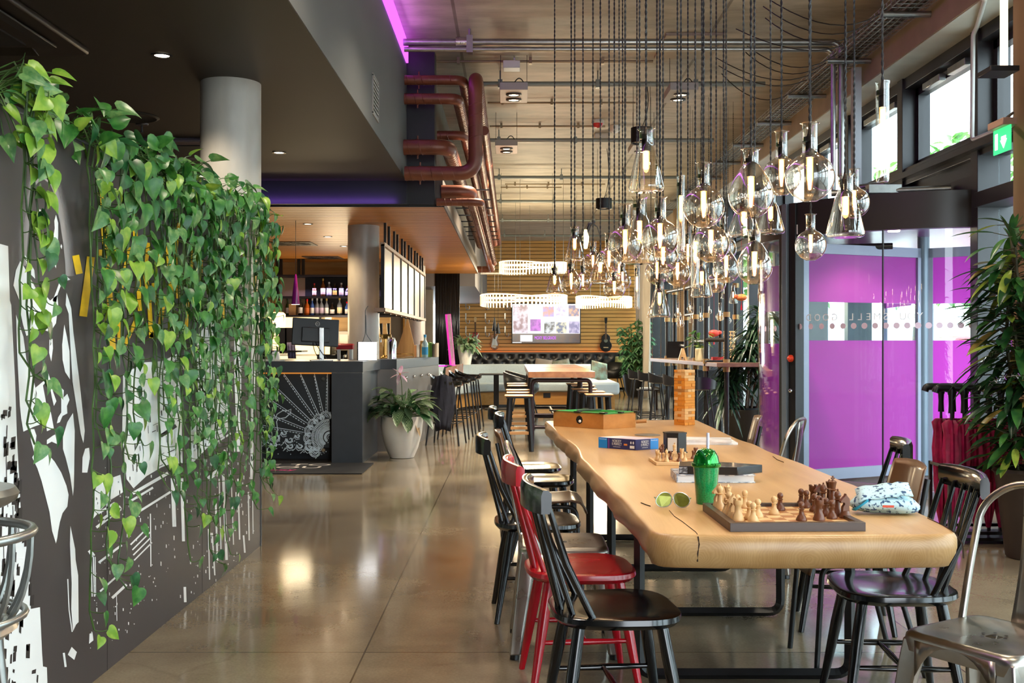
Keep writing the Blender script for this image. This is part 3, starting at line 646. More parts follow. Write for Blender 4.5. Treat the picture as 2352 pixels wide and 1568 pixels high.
for cx_, cy_, r in ((190, 1030, 90), (300, 970, 45), (370, 1060, 60), (470, 1010, 40), (170, 1120, 55), (380, 1140, 50), (500, 1140, 50), (620, 1160, 60), (720, 1170, 50), (60, 1010, 80)):
    for f in (1, .8, .62): chalk(spiral((cx_, cy_), r*f, 1.1, PI*.9))
    chalk([(cx_-r*1.0, cy_), (cx_-r*1.3, cy_+r*.7), (cx_-r*2.0, cy_+r*1.3)]); chalk([(cx_-r*.8, cy_), (cx_-r*1.0, cy_+r*.8), (cx_-r*.5, cy_+r*1.25), (cx_+r*.6, cy_+r*1.0)])
tail = [(40, 655), (100, 690), (165, 740), (185, 790), (200, 735), (270, 690), (340, 690), (382, 668), (375, 720), (310, 780), (215, 795), (195, 830), (210, 950), (110, 950), (125, 860), (155, 790), (90, 765), (50, 710), (40, 655)]
chalk(tail, .006); ch.poly([cpt(*p)+V((0, .001, 0)) for p in tail[:-1]])
rc = random.Random(4)
for k in range(46): u, v = rc.uniform(40, 860), rc.uniform(1060, 1260); ch.sph(cpt(u, v), .006, 6)
ch.build('chalk_drawing', mk('white_chalk', 'c9d6de', .9, var=.15, vs=30), cb, smooth=False)
for u, v in ((798, 280), (800, 1195)):
    q = MB(); p_ = cpt(u, v); q.cyl(p_, p_+V((0, -.012, 0)), .02, 16); q.build('fixing_stud', chrome, cb)
# door mat
t = thing('door_mat', 'black floor mat with white lettering in front of the bar counter', 'mat', (-2.6, 11.1, 0))
q = MB(); q.bb((-1.6, -.45, .002), (1.13, .47, .012)); q.build('pile', mk('mat_black', '1f1e20', .9, var=.2, vs=60, bump=.2, bs=300), t)
txm = mk('mat_lettering', 'c9c0b6', .9); txp = mk('mat_pink', 'c01b6a', .9)
text('lettering', 'NICE TO', txm, t, width=1.20, height=.16, M=Matrix.Translation((.10, .27, .0125)))
text('lettering', 'SEE YOU', txm, t, width=1.20, height=.16, M=Matrix.Translation((.04, .05, .0125)))
text('lettering', 'BELGRADE', txm, t, width=.75, height=.06, M=Matrix.Translation((-.5, -.18, .0125)))
text('lettering', 'moxy', txp, t, width=.42, height=.11, M=Matrix.Translation((.22, -.18, .0125)))
# monitor (seen from the back)
t = thing('computer_monitor', 'black computer monitor turned away on the bar counter', 'monitor', (-2.14, 11.85, ZB), R(14))
q = MB(); q.box((0, 0, .31), (.50, .035, .30), (R(-8), R(3), 0)); q.box((0, -.03, .28), (.3, .05, .16), (R(-8), R(3), 0)); q.build('screen_housing', mk('monitor_black', '23272b', .4, var=.08), t, bevel=.008)
q = MB(); q.box((.06, -.075, .18), (.05, .03, .36)); q.box((.06, -.09, .18), (.02, .012, .36)); q.bb((-.06, -.14, 0), (.18, .06, .012)); q.build('stand', galv, t, bevel=.004)
q = MB(); q.tube([(.02+.022*cos(a/16*2*PI), -.062, .40+.022*sin(a/16*2*PI)) for a in range(16)], .002, 5, closed=True); q.build('logo_ring', white, t)
text('logo', 'DELL', white, t, width=.03, M=plane_M((.02, -.063, .40), (1, 0, 0), (0, 0, 1)))
q = MB(); q.tube(bez((-.03, -.03, .2), (-.02, -.12, .05), (.06, -.1, .02), 8), .004, 6); q.tube(bez((0, -.03, .2), (.04, -.14, .1), (.12, -.1, .02), 8), .004, 6); q.build('cable', blackm, t)
# light box sign
t = thing('light_box_sign', 'white letter light box standing on the corner of the bar counter', 'sign', P(843, 826, 11.95)+V((0, 0, 0)))
t.location = (-1.59, 11.95, ZB)
q = MB(); q.box((0, 0, .105), (.215, .06, .205)); q.build('case', blackm, t, bevel=.003)
q = MB(); q.box((.008, -.032, .105), (.20, .006, .198)); fo_ = q.build('lit_front', mk('lightbox_white', 'ffffff', .4, em='ffffff', es=1.3), t)
q = MB(); q.bb((-.1, -.036, .068), (.11, -.034, .071)); q.bb((-.1, -.036, .137), (.11, -.034, .140)); q.build('rail', mk('rail_grey', 'c9ccd0', .4), t)
lg = mk('sign_letter_grey', 'b9bcc4', .5)
text('lettering', 'TM', lg, t, size=.045, M=plane_M((.035, -.0365, .172), (1, 0, 0), (0, 0, 1)))
q = MB(); q.tube(arc_pts([(-.05, 0, .205), (-.02, 0, .29), (-.02, .0, .56), (.01, 0, .6)], .03), .004, 6); q.tube(arc_pts([(.05, 0, .205), (-.01, 0, .29), (-.015, .0, .5)], .03), .004, 6); q.build('hanging_cable', mk('cable_grey', '5d6468', .5), t)
# small things on the counter behind the plants
def cbox(name, lab, cat, x0, x1, y0, y1, d, dep, m, **k):
    a = P(x0, y1, d); b = P(x1, y0, d); q = MB(); q.bb((0, 0, 0), (b.x-a.x, dep, b.z-a.z))
    return single(name, q, m, lab, cat, (a.x, d, a.z), bevel=.004, **k)
zc = CY+(H-ZB)*F/12.0
t = thing('card_holder', 'white card holder with a cutout standing on the bar counter', 'card holder', (P(633, 0, 11.8).x, 11.8, ZB))
q = MB(); q.prism([(-.045, 0), (.05, 0), (.035, .10), (-.03, .10)], -.03, .03, plane_M((0, 0, 0), (1, 0, 0), (0, 0, 1))); q.build('holder', white, t, bevel=.003)
q = MB(); q.bb((-.01, -.025, .09), (.025, .0, .115)); q.build('card', mk('card_blue', '8fa3c4', .5), t)
q = MB(); q.bb((-.1, -.05, 0), (.12, .05, .016)); single('notepad', q, mk('paper_stack', 'd8d3c8', .7, var=.1, vs=40), 'flat stack of paper pads on the bar counter beside the card holder', 'notepad', (P(628, 0, 11.7).x, 11.7, ZB), .1)
t = thing('bar_dispenser', 'red lidded dispenser on clear legs behind the bar counter', 'dispenser', (P(790, 0, 12.6).x, 12.6, ZB))
q = MB(); q.bb((-.08, -.06, .12), (.11, .06, .185)); q.bb((-.085, -.065, .165), (.115, .065, .175)); q.build('lid', mk('dispenser_red', 'b51a1f', .4), t, bevel=.006)
q = MB(); q.bb((-.07, -.05, 0), (-.045, .05, .12)); q.bb((.07, -.05, 0), (.1, .05, .12)); q.build('leg', offwhite, t)
# coffee station at the far left of the bar
t = thing('coffee_machine', 'black coffee machine with boxes behind the bar beside the lamp shade', 'coffee machine', (P(622, 0, 13.6).x, 13.6, ZB-.12))
q = MB(); q.bb((-.30, -.2, 0), (-.02, .2, .62)); q.bb((-.02, -.16, .18), (.2, .2, .22)); q.build('body', black, t, bevel=.01)
q = MB(); q.bb((-.12, -.22, .48), (.1, .1, .55)); q.build('grinder_head', darkm, t, bevel=.008)
q = MB(); q.lathe([(.07, 0), (.07, .05), (.06, .055), (.06, .09)], 20, (-.18, -.02, .62)); q.build('hopper', blackm, t)
for k in range(2):
    q = MB(); q.bb((0, 0, 0), (.10, .12, .28)); bx = single('cardboard_box', q, mk('black_carton%d' % k, '1f1c1a', .5, var=.1), 'black upright carton %s behind the bar' % ('nearer the monitor' if k else 'against the coffee machine'), 'box', (P(640+k*14, 0, 13.4).x, 13.4, ZB+.10), bevel=.003)
q = MB(); q.bb((-.1, -.2, 0), (.3, .2, .02)); single('bar_shelf', q, blackm, 'small black shelf holding two black cartons behind the bar', 'shelf', (P(642, 0, 13.4).x, 13.45, ZB+.08))
t = thing('hanging_cloth', 'grey striped cloth hanging behind the bar beside the monitor', 'cloth', (P(668, 0, 13.3).x, 13.3, ZB))
q = MB(); q.sheet([[(-.05+.1*i/8-.0+.02*j*.2, .01*sin(i*2.1), .2-.2*j/4) for i in range(9)] for j in range(5)]); q.build('cloth', mk('cloth_grey', '77718c', .9, var=.25, vs=50), t, solid=.004)
# warm lamp shade
t = thing('lamp_shade', 'big warm glowing drum lamp shade hanging at the end of the bar', 'lamp', (P(617, 0, 14.2).x, 14.2, H+(CY-757)/F*14.2))
q = MB(); q.lathe([(.19, 0), (.215, .015), (.215, .2), (.19, .225)], 36, cap=False); q.build('shade', mk('glowing_shade', 'f3d9a0', .6, em='ffce7d', es=1.1), t, solid=.004)
q = MB(); q.cyl((0, 0, .2), (0, 0, 2.70-t.location.z), .004, 6); q.build('cord', blackm, t)
# ---------------------------------------------------------------- hanging shelf round the bar
DS = 18.5
def X(x, d): return (x-CX)/F*d
def Z(y, d): return H+(CY-y)/F*d
t = thing('hanging_shelf', 'black metal bottle shelf hung over the rear bar', 'shelf', (0, 0, 0))
q = MB(); x0, x1 = X(634, DS), -1.82
zt, zm, zb_ = Z(632, DS), Z(681, DS), Z(724, DS)
mk('shelf_black', '1e1c28', .4, var=.1)
for zz in (zt, zm, zb_): MB().bb((x0, DS-.18, zz-.03), (x1, DS+.25, zz)).build('shelf_board', MATS['shelf_black'], t, smooth=False)
q = MB()
for xx in (x0, X(642, DS), X(683, DS), X(693, DS), x1-.3): MB().bb((xx, DS-.02, zb_ if xx in (x0, x1) else zt), (xx+.05, DS+.03, 2.705)).build('upright', blackm, t, smooth=False)
q = MB(); q.bb((x0+.45, DS+.24, zb_), (x1, DS+.26, zt)); q.build('back_panel', mk('bar_back_dark', '14111c', .5, var=.1), t, smooth=False)
q = MB(); q.bb((x0+.03, DS+.24, zb_), (x0+.45, DS+.26, zt)); q.build('light_panel', mk('lit_back', 'd8b795', .6), t, smooth=False)
# side run: framed glass panels over the bar side
t = thing('hanging_cabinet', 'black framed hanging cabinet with pale glass panels over the bar side', 'cabinet', (0, 0, 0))
XC = -1.5; ya, yb = 12.65, 18.6; za, zb2 = Z(0, 0)-H+1.69, 2.43
za = 1.69
q = MB(); n = 6
for k in range(n+1):
    yy = ya+(yb-ya)*k/n; MB().bb((XC-.02, yy-.03, za), (XC+.02, yy+.03, zb2)).build('upright', blackm, t, smooth=False)
    if k < n:
        for f in (.2, .6): MB().bb((XC-.015, yy+(yb-ya)/n*f, zb2), (XC+.015, yy+(yb-ya)/n*f+.05, 2.705)).build('hanger_rod', blackm, t, smooth=False)
q = MB(); q.bb((XC-.03, ya-.03, zb2-.02), (XC+.025, yb, zb2+.02)); q.bb((XC-.1, ya-.03, za-.04), (XC+.03, yb, za)); q.build('frame_rail', mk('pale_timber_rail', 'a58a72', .5, var=.1), t, smooth=False)
for k in range(n):
    y0, y1 = ya+(yb-ya)*k/n+.04, ya+(yb-ya)*(k+1)/n-.04
    q = MB(); q.bb((XC-.004, y0, za+.01), (XC+.004, y1, zb2-.03)); q.build('glass_panel', mk('frosted_panel', 'a39887', .3, var=.05, em='ffe9cf', es=.04) if 'frosted_panel' not in MATS else MATS['frosted_panel'], t, smooth=False)
q = MB()
for k in range(9): MB().bb((XC-.1, ya+.3+k*.66, za-.052), (XC-.02, ya+.36+k*.66, za-.04)).build('bottom_slat', blackm, t, smooth=False)
# bottles on the shelf
def bottle(name, lab, loc, h, r, gc, lc, cap, neck=.3, group='bottles on the hanging bar shelf'):
    t = thing(name, lab, 'bottle', loc, group=group); q = MB()
    nr = r*.36
    q.lathe([(r*.9, 0), (r, .01), (r, h*(.62-neck*.2)), (r*.85, h*(.69-neck*.15)), (nr, h*.76), (nr, h*.97), (nr*1.2, h*.975), (nr*1.2, h)], 16); q.build('glass_body', gc, t)
    q = MB(); q.lathe([(r*1.02, h*.12), (r*1.02, h*.45)], 16, cap=False); q.build('label', lc, t)
    q = MB(); q.lathe([(nr*1.25, h*.88), (nr*1.25, h*1.005)], 12); q.build('cap', cap, t)
    return t
gcol = [mk('glass_amber', '6b3a12', .12, spec=.8), mk('glass_clear', '6d7282', .1, spec=.9), mk('glass_green', '2c4a1c', .12, spec=.8), mk('glass_blue', '3f5fae', .12, spec=.8), mk('glass_dark', '1c1512', .12, spec=.8), mk('glass_orange', 'b0571a', .12, spec=.8)]
lcol = [mk('label_cream', 'd8c9a8', .6), mk('label_white', 'e2e0ea', .6), mk('label_orange', 'c8672a', .6), mk('label_yellow', 'd3b04a', .6), mk('label_lilac', 'b3a3c4', .6)]
ccol = [red, mk('cap_gold', 'b99a56', .35, .7), mk('cap_silver', 'bfc0c6', .3, .8), blackm]
nm = {0: 'amber', 1: 'clear', 2: 'green', 3: 'blue', 4: 'dark', 5: 'orange'}
od = ['first', 'second', 'third', 'fourth', 'fifth', 'sixth', 'seventh', 'eighth', 'ninth', 'tenth', 'eleventh', 'twelfth', 'thirteenth', 'fourteenth', 'fifteenth', 'sixteenth', 'seventeenth', 'eighteenth', 'nineteenth', 'twentieth']
up = [(722, 30, 0, 0, 0), (742, 41, 0, 0, 1), (756, 33, 1, 1, 2), (769, 30, 4, 3, 3), (784, 31, 1, 0, 2), (799, 24, 4, 1, 0), (812, 30, 0, 0, 1), (826, 28, 1, 1, 2)]
lo = [(661, 38, 2, 1, 3), (690, 40, 4, 1, 3), (705, 37, 5, 2, 0), (717, 38, 3, 1, 2), (728, 39, 1, 4, 2), (738, 38, 1, 4, 2), (750, 38, 1, 1, 1), (763, 29, 4, 1, 3), (780, 40, 1, 0, 1), (797, 31, 3, 1, 0), (812, 36, 0, 1, 1), (828, 36, 1, 0, 2)]
for row, zz, nmr in ((up, zm, 'upper'), (lo, zb_, 'lower')):
    for k, (x, hp, g, l, c_) in enumerate(row):
        h = hp*DS/F; r = .036+.004*(k % 3)
        if x > 800: continue
        bottle('liquor_bottle', '%s glass bottle, %s from the lamp end on the %s bar shelf' % (nm[g], od[k], nmr), (X(x, DS-.05), DS-.05, zz), h, r, gcol[g], lcol[l], ccol[c_])
q = MB(); q.bb((0, 0, 0), (.115, .1, .19)); single('cardboard_box', q, mk('kraft_board', 'b58f66', .8, var=.08, vs=8), 'tan cardboard box among the bottles on the lower bar shelf', 'box', (X(666, DS), DS-.1, zb_))
# back bar wall with lit shelf, glasses, till and microwave
w = MB(); w.bb((-6.8, 19.2, 0), (-2.15, 19.3, 2.7)); bw = struct('wall_bar', w, mk_wood('bar_back_wood', 'c29a62', 'a67c46', 1.4, 'X', .5), smooth=False)
t = thing('back_counter', 'lit back counter with glass shelves behind the bar', 'counter', (-3.2, 18.7, 0))
q = MB(); q.bb((-1.6, -.1, 0), (1.0, .45, .92)); q.build('cabinet_body', darkm, t, bevel=.004)
q = MB(); q.bb((-1.1, .1, 1.38), (-.05, .45, 1.41)); q.bb((-1.1, .1, 1.05), (-.05, .45, 1.08)); q.build('shelf', offwhite, t)
q = MB(); q.bb((-1.1, .46, .95), (.02, .48, 1.75)); q.build('lit_splashback', mk('lit_splash', 'ffe2b0', .5, em='ffdc9a', es=.9), t)
q = MB(); q.bb((-.13, .08, .92), (-.09, .45, 1.75)); q.bb((.48-.1, .08, .92), (.42, .45, 1.75)); q.build('upright', darkm, t)
for k in range(6):
    q = MB(); q.lathe([(.025, 0), (.028, .002), (.036, .1), (.034, .1), (.026, .004)], 14, cap=False)
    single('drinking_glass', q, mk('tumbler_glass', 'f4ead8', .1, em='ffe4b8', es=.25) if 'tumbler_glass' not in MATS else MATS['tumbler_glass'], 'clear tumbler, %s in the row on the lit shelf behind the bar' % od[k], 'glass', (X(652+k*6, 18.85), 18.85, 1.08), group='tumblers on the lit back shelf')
t = thing('point_of_sale_till', 'black till screen on the back counter beside the column', 'till', (X(778, 18.75), 18.75, .92))
q = MB(); q.box((0, 0, .22), (.30, .04, .26), (R(-10), 0, 0)); q.bb((-.36, -.1, 0), (.1, .25, .16)); q.build('body', black, t, bevel=.01)
q = MB(); q.box((0, -.023, .225), (.24, .004, .18), (R(-10), 0, 0)); q.build('screen', mk('till_screen', '2b2a20', .15), t)
q = MB(); q.bb((-.02, -.08, .0), (.02, -.02, .1)); q.build('card_reader', white, t)
t = thing('microwave_oven', 'black oven box on the back counter beside the till', 'oven', (X(800, 18.7), 18.7, .92))
q = MB(); q.bb((-.22, -.2, .22), (.22, .2, .56)); q.build('body', mk('oven_dark', '2a2119', .4), t, bevel=.01); q = MB(); q.bb((-.12, -.205, .3), (.05, -.198, .5)); q.build('door_glass', mk('oven_window', '4c4138', .2), t)
# magenta cone pendant over the bar
t = thing('pendant_lamp', 'glossy magenta cone pendant lamp hanging over the bar', 'pendant lamp', (X(679, 12.6), 12.6, Z(699, 12.6)))
q = MB(); k = 12.6/F; q.lathe([(.0485, 0), (.0485, .004), (.03, .18), (.012, .335), (.006, .35)], 28); q.build('lamp_shade', mk('magenta_gloss', '8c1470', .15, coat=.5), t)
q = MB(); q.cyl((0, 0, .35), (0, 0, 2.70-t.location.z), .003, 6); q.build('cord', blackm, t)
# swirl diffusers and downlights in the canopy
for (x, y, lab) in ((673, 559, 'square swirl air diffuser in the timber canopy, nearer the pothos wall'), (742, 591, 'square swirl air diffuser in the timber canopy, further back over the bar')):
    p_ = soffit_pt(x, y, 2.698); t = thing('air_diffuser', lab, 'air diffuser', p_); q = MB(); q.bb((-.3, -.3, -.008), (.3, .3, 0)); q.build('plate', mk('diffuser_brown', '3b2a1c', .5) if 'diffuser_brown' not in MATS else MATS['diffuser_brown'], t)
    q = MB()
    for a in range(16): an = a*PI/8; q.box((.17*cos(an), .17*sin(an), -.010), (.18, .022, .004), (0, 0, an+.35))
    q.build('slot', blackm, t)
for k, (x, y) in enumerate(((707, 514), (753, 543), (790, 565), (783, 615), (670, 616))):
    downlight('%s small downlight in the timber canopy counted from the front edge' % od[k], soffit_pt(x, y, 2.699), .045)
# beer tap, bottles, books on the bar side
t = thing('beer_tap', 'brass beer tap column with black handles on the bar side', 'beer tap', (X(884, 13.4), 13.4, ZB))
q = MB(); q.lathe([(.05, 0), (.05, .02), (.022, .04), (.022, .30)], 16); q.bb((-.06, -.03, .24), (.08, .03, .30)); q.build('column', mk('polished_brass', 'c79a55', .15, 1), t, bevel=.005)
for dx in (-.04, .05):
    q = MB(); q.cyl((dx, -.03, .3), (dx, -.06, .43), .014, 10, .02); q.build('handle', black, t); q = MB(); q.tube(bez((dx, -.03, .27), (dx, -.1, .27), (dx, -.1, .2), 6), .01, 8); q.build('spout', chrome, t)
q = MB(); q.lathe([(.055, 0), (.055, .20), (.03, .26), (.0001, .262)], 24); single('napkin_holder', q, chrome, 'tall slanted chrome dispenser on the bar side beside the beer tap', 'dispenser', (X(900, 13.2), 13.2, ZB))
t = bottle('gin_bottle', 'clear bottle with a blue label standing before the books on the bar side', (X(976, 14.4), 14.4, ZB), .30, .042, mk('pale_blue_glass', '9fc0c4', .1, spec=.9), mk('label_sky', '2f93c4', .5), mk('cap_blue', '3aa0d8', .4), group='bottles on the bar side')
for k, (x, w_, h_, c_) in enumerate(((957, .03, .16, 'c08a5a'), (962, .05, .17, 'e8ebe8'), (972, .05, .22, 'c79a55'), (987, .03, .2, '7fae3c'), (992, .03, .19, '4c7a2c'), (998, .025, .18, '5a5348'), (1003, .03, .19, 'b7a48a'))):
    q = MB(); q.bb((-w_/2, -.08, 0), (w_/2, .08, h_)); single('book', q, mk('book_spine%d' % k, c_, .6, var=.1, vs=20), '%s standing on the bar side, %s from the beer tap' % (('tan book', 'white book', 'wooden framed book', 'lime book', 'green book', 'dark grey book', 'beige book')[k], od[k]), 'book', (X(x, 14.75), 14.75, ZB), -.12, group='books standing on the bar side', bevel=.002)
t = thing('bar_tool_rack', 'low brass rack of bar tools lying on the bar side', 'rack', (X(925, 14.0), 14.0, ZB)); q = MB(); q.tube(arc_pts([(-.12, 0, .0), (-.12, 0, .05), (.14, 0, .05), (.14, 0, 0)], .02), .005, 6); q.bb((-.12, -.04, 0), (.14, .04, .008)); q.build('frame', MATS['polished_brass'], t)
q = MB(); q.prism([(-.25, -Z(822, 19.6)), (.17, -Z(822, 19.6)), (.17, 0), (.0, .72), (-.25, 0)], 0, .03, plane_M((0, 0, 0), (1, 0, 0), (0, 0, 1))); single('wooden_board', q, mk_wood('triangle_wood', 'c69b63', 'ad7f48', 2, 'Z', .5), 'tall triangular plywood board standing in front of the third column', 'board', (X(937, 19.6), 19.6, Z(822, 19.6)))
# bar front side: glass door studs
for k in range(4):
    y_ = 13.3+.42*k; xx = -1.364+(y_-12.87)*.1374; q = MB(); q.sph((0, 0, 0), .018, 10); single('door_stud', q, chrome, 'chrome stud on the bar side panel, %s from the chalkboard end' % od[k], 'stud', (xx+.012, y_, .86), group='chrome studs on the bar side panel')
# bar stools with jacket
def bar_stool(lab, loc, rz):
    t = thing('bar_stool', lab, 'bar stool', loc, rz, group='bar stools along the counter'); q = MB()
    loops = []
    for sc, z in ((.86, .735), (1, .755), (1.02, .80), (.97, .79), (.85, .765)):
        loops.append([(sc*.21*cos(a), sc*.20*sin(a), z+(.09*max(0, -sin(a))**2 if sc > .9 and z > .76 else 0)) for a in [2*PI*i/28 for i in range(28)]])
    q.rings(loops); q.build('seat', black, t)
    for sx in (-1, 1):
        for sy in (-1, 1): q = MB(); q.tube([(sx*.13, sy*.13, .74), (sx*.21, sy*.21, 0)], .011, 8); q.build('leg', blackm, t)
    q = MB(); f = .175
    q.tube([(-f, -f, .28), (f, -f, .28), (f, f, .28), (-f, f, .28)], .008, 8, closed=True); q.build('footrest', blackm, t)
    return t
bs = bar_stool('black bar stool with a dark jacket over it beside the white planter', (-.83, 13.75, 0), R(-100))
for k, (x_, y_, lab) in enumerate(((-.76, 14.65, 'black bar stool at the bar side just behind the one with the jacket'), (-.70, 15.5, 'black bar stool third along the bar side'), (-.66, 16.4, 'black bar stool at the end of the bar side next to the grey bench'))): dup(bs, (x_, y_, 0), R(-95), lab)
t = thing('jacket', 'dark navy jacket draped over a bar stool beside the white planter', 'jacket', (-.86, 13.62, 0))
q = MB(); g = []
for j in range(9):
    z = .86-.68*j/8; wd = .10+.05*sin(j*.5)+.02*j/8
    g.append([(wd*(i/10*2-1), -.03-.05*cos((i/10*2-1)*1.3)+.012*sin(i*2.3+j*.7)-.02*j/8, z+.03*(1-abs(i/10*2-1))) for i in range(11)])
q.sheet(g); q.build('cloth', mk('navy_cloth', '1d1f2b', .9, var=.2, vs=20), t, solid=.012)
# white planter with calathea
POTX, POTY = X(923, 12.2), 12.2
t = thing('potted_calathea', 'feather leaved calathea in a big white round planter by the bar', 'potted plant', (POTX, POTY, 0))
q = MB(); q.lathe([(.115, 0), (.135, .004), (.185, .12), (.225, .28), (.236, .40), (.230, .462), (.222, .466), (.215, .45), (.20, .40), (.0001, .40)], 40); q.build('planter', offwhite, t)
q = MB(); q.lathe([(.0001, .43), (.21, .43)], 24, cap=False); q.build('soil', mk('potting_soil', '2a1d14', .95, var=.3, vs=40), t)
cal = [mk_leaf('calathea_stripe', '1d4a2b', 'c4d6a8', True), mk_leaf('calathea_dark', '14391f', '2b5c31'), mk_leaf('calathea_light', '2d6a3a', 'cfe0b8', True)]
def blade(mb, base, tip_dir, L_, W, sag=.3, n=7, up=None):
    """lance-shaped leaf arching from base along tip_dir"""
    d = V(tip_dir).normalized(); side = d.cross(V((0, 0, 1)));
    if side.length < .05: side = V((1, 0, 0))
    side.normalize(); nrm = side.cross(d); g = []
    for i in range(n+1):
        t_ = i/n; p_ = V(base)+d*L_*t_+V((0, 0, -1))*sag*L_*t_*t_
        wd = W*(sin(PI*min(1, t_*.94+.06))**.75)*.5 if i < n else 0.0
        g.append([p_-side*wd+nrm*wd*.25, p_-side*wd*.5+nrm*wd*.06, p_, p_+side*wd*.5+nrm*wd*.06, p_+side*wd+nrm*wd*.25])
    mb.sheet(g, True)
rc = random.Random(21); stm = MB(); fol = MB()
for k in range(84):
    a = rc.uniform(0, 2*PI); el = rc.uniform(.1, 1.15); r0 = rc.uniform(.02, .12); hh = rc.uniform(.05, .26)
    b = V((r0*cos(a), r0*sin(a), .43)); ou = rc.uniform(.05, .22)*(1.25-el*.6); tp = b+V((ou*cos(a), ou*sin(a), hh*(.6+el*.6)))
    stm.tube(bez(b, b+V((0, 0, hh*.8)), tp, 5), .004, 5)
    fol.mi = rc.choice((0, 0, 1, 2, 0, 1)); L_ = rc.uniform(.18, .28)
    blade(fol, tp, (cos(a), sin(a), el*1.1-.55), L_, L_*.45, rc.uniform(.2, .55))
for (px, pz, ang) in ((.02, .52, .15), (.09, .55, -.05), (-.06, .5, -.2)):
    fol.mi = 0; blade(fol, (px, -.05, pz), (ang, -.05, 1), .24, .085, .02)
stm.build('stem', stemm, t); fol.build('foliage', cal, t, recalc=False)
q = MB(); blade(q, (.15, -.12, .45), (.35, -.15, -1), .2, .07, .1); q.build('dead_leaf', mk('dry_leaf', 'd9b07f', .6, var=.1), t, recalc=False)
q = MB(); fz = Z(858, POTY); fx = X(921, POTY)-POTX
for k in range(6):
    a = k*PI/3+.3; blade(q, (fx, -.1, fz), (cos(a), -.28, sin(a)), .118, .058, .12)
q.build('flower_petal', mk_leaf('pink_petal', 'd9a9c4', 'f3e6ee', vs=18), t, recalc=False)
q = MB(); q.sph((fx, -.105, fz), .011, 10); q.build('flower_centre', mk('pollen_yellow', 'c99a2e', .6), t); q = MB(); q.tube(bez((fx, -.09, fz), (fx+.02, -.05, fz-.1), (fx+.02, 0, .5), 6), .004, 5); q.build('flower_stem', stemm, t)
# ================================================================ ducts
copper = mk('copper_duct', '74402b', .38, .15, var=.14, vs=7, bump=.03, bs=90)
def duct(lab, pts, r, bend, clamps=(), helix=True):
    t = thing('ventilation_duct', lab, 'duct', pts[0], group='copper brown ducts beside the shaft'); o0 = V(pts[0])
    path = [p-o0 for p in arc_pts(pts, bend, 8)]
    q = MB(); q.tube(path, r, 20); q.build('pipe', copper, t)
    q = MB()
    rel_ = [V(p)-o0 for p in pts]
    for a, b in zip(rel_, rel_[1:]):
        u = (b-a); L_ = u.length
        if L_ < 2.2*bend: continue
        u.normalize(); s0 = bend if a != rel_[0] else 0; x = V((0, 0, 1)).cross(u) if abs(u.z) < .9 else V((1, 0, 0)); x.normalize(); y = u.cross(x); k = 0
        pts2 = []; pit = r*1.5; nst = int((L_-s0-bend)/pit*12)
        for i in range(nst): an = 2*PI*i/12; pts2.append(a+u*(s0+pit*i/12)+(x*cos(an)+y*sin(an))*(r+.0005))
        if len(pts2) > 3: q.tube(pts2, .0035, 4)
        q.tube([a+u*(s0+.01), a+u*(s0+.03)], r*1.03, 20, cap=False)
    if helix: q.build('seam', copper, t)
    for c_ in clamps:
        a = rel_[0]; u = (rel_[1]-a).normalized(); p_ = a+u*c_
        q = MB(); q.tube([p_-u*.012, p_+u*.012], r*1.08, 20, cap=False); q.tube([p_+V((0, 0, r*1.05)), p_+V((0, 0, r*1.05+.035))], .008, 6); q.tube([p_-V((0, 0, r*1.05)), p_-V((0, 0, r*1.05+.035))], .008, 6); q.build('clamp', copper, t)
D0 = 10.98
def dp(x, y, d): return P(x, y, d)
def run(lab, x0, y, xb, rpx, yend, d0=D0, bend=.11, clamp=True, x0w=None):
    a = P(x0, y, d0); b = P(xb, y, d0); c_ = V((b.x, yend, b.z)); r = rpx*d0/F
    duct(lab, [a, b, c_], r, max(bend, r*1.5), (.15,) if clamp else ())
run('thin topmost copper duct turning back beside the shaft', 928, 184, 1064, 11, 17)
run('second copper duct from the top turning back beside the shaft', 925, 227, 1052, 12.5, 18, 10.96)
run('short middle copper duct coming out of the black shaft', 1004, 311, 1067, 10.5, 19, 11.35, clamp=False)
run('fat copper duct with a tight bend below the middle of the shaft', 925, 338, 1030, 17.5, 22, 10.9, .16)
a = P(930, 398, 10.75); b = P(1092, 398, 10.75); c_ = P(1092, 176, 10.75)
duct('big copper duct rising straight up in front of the shaft and bending back', [a, b, c_, V((c_.x, 25, c_.z))], 16.5*10.75/F, .17, (.15,))
run('short fat copper duct near the shaft foot', 1014, 440, 1080, 15, 21.5, 11.3, .14, clamp=False)
run('lowest slim copper duct at the timber canopy edge', 1003, 464, 1104, 9, 20, 11.2, .09, clamp=False)
for k, (x, y, rp, d1, d2, lab) in enumerate(((1098, 330, 10, 12.0, 24.5, 'straight copper duct running back under the ceiling beside the big riser'), (1088, 470, 14, 12.4, 23.5, 'straight copper duct running back low along the canopy'), (1112, 300, 11, 12.5, 27, 'outermost straight copper duct running back to the slatted wall'))):
    p_ = P(x, y, d1); duct(lab, [p_, V((p_.x, d2, p_.z)), V((p_.x-.5, d2+.05, p_.z))], rp*d1/F, .12)
q = MB()
for k in range(9): q.bb((-.9, 11.9+k*1.1, 2.95+.07*k*.5), (-.25, 11.92+k*1.1, 2.965+.07*k*.5))
single('duct_hanger', q, blackm, 'thin black hanger rods carrying the copper ducts along the canopy', 'hanger', smooth=False)
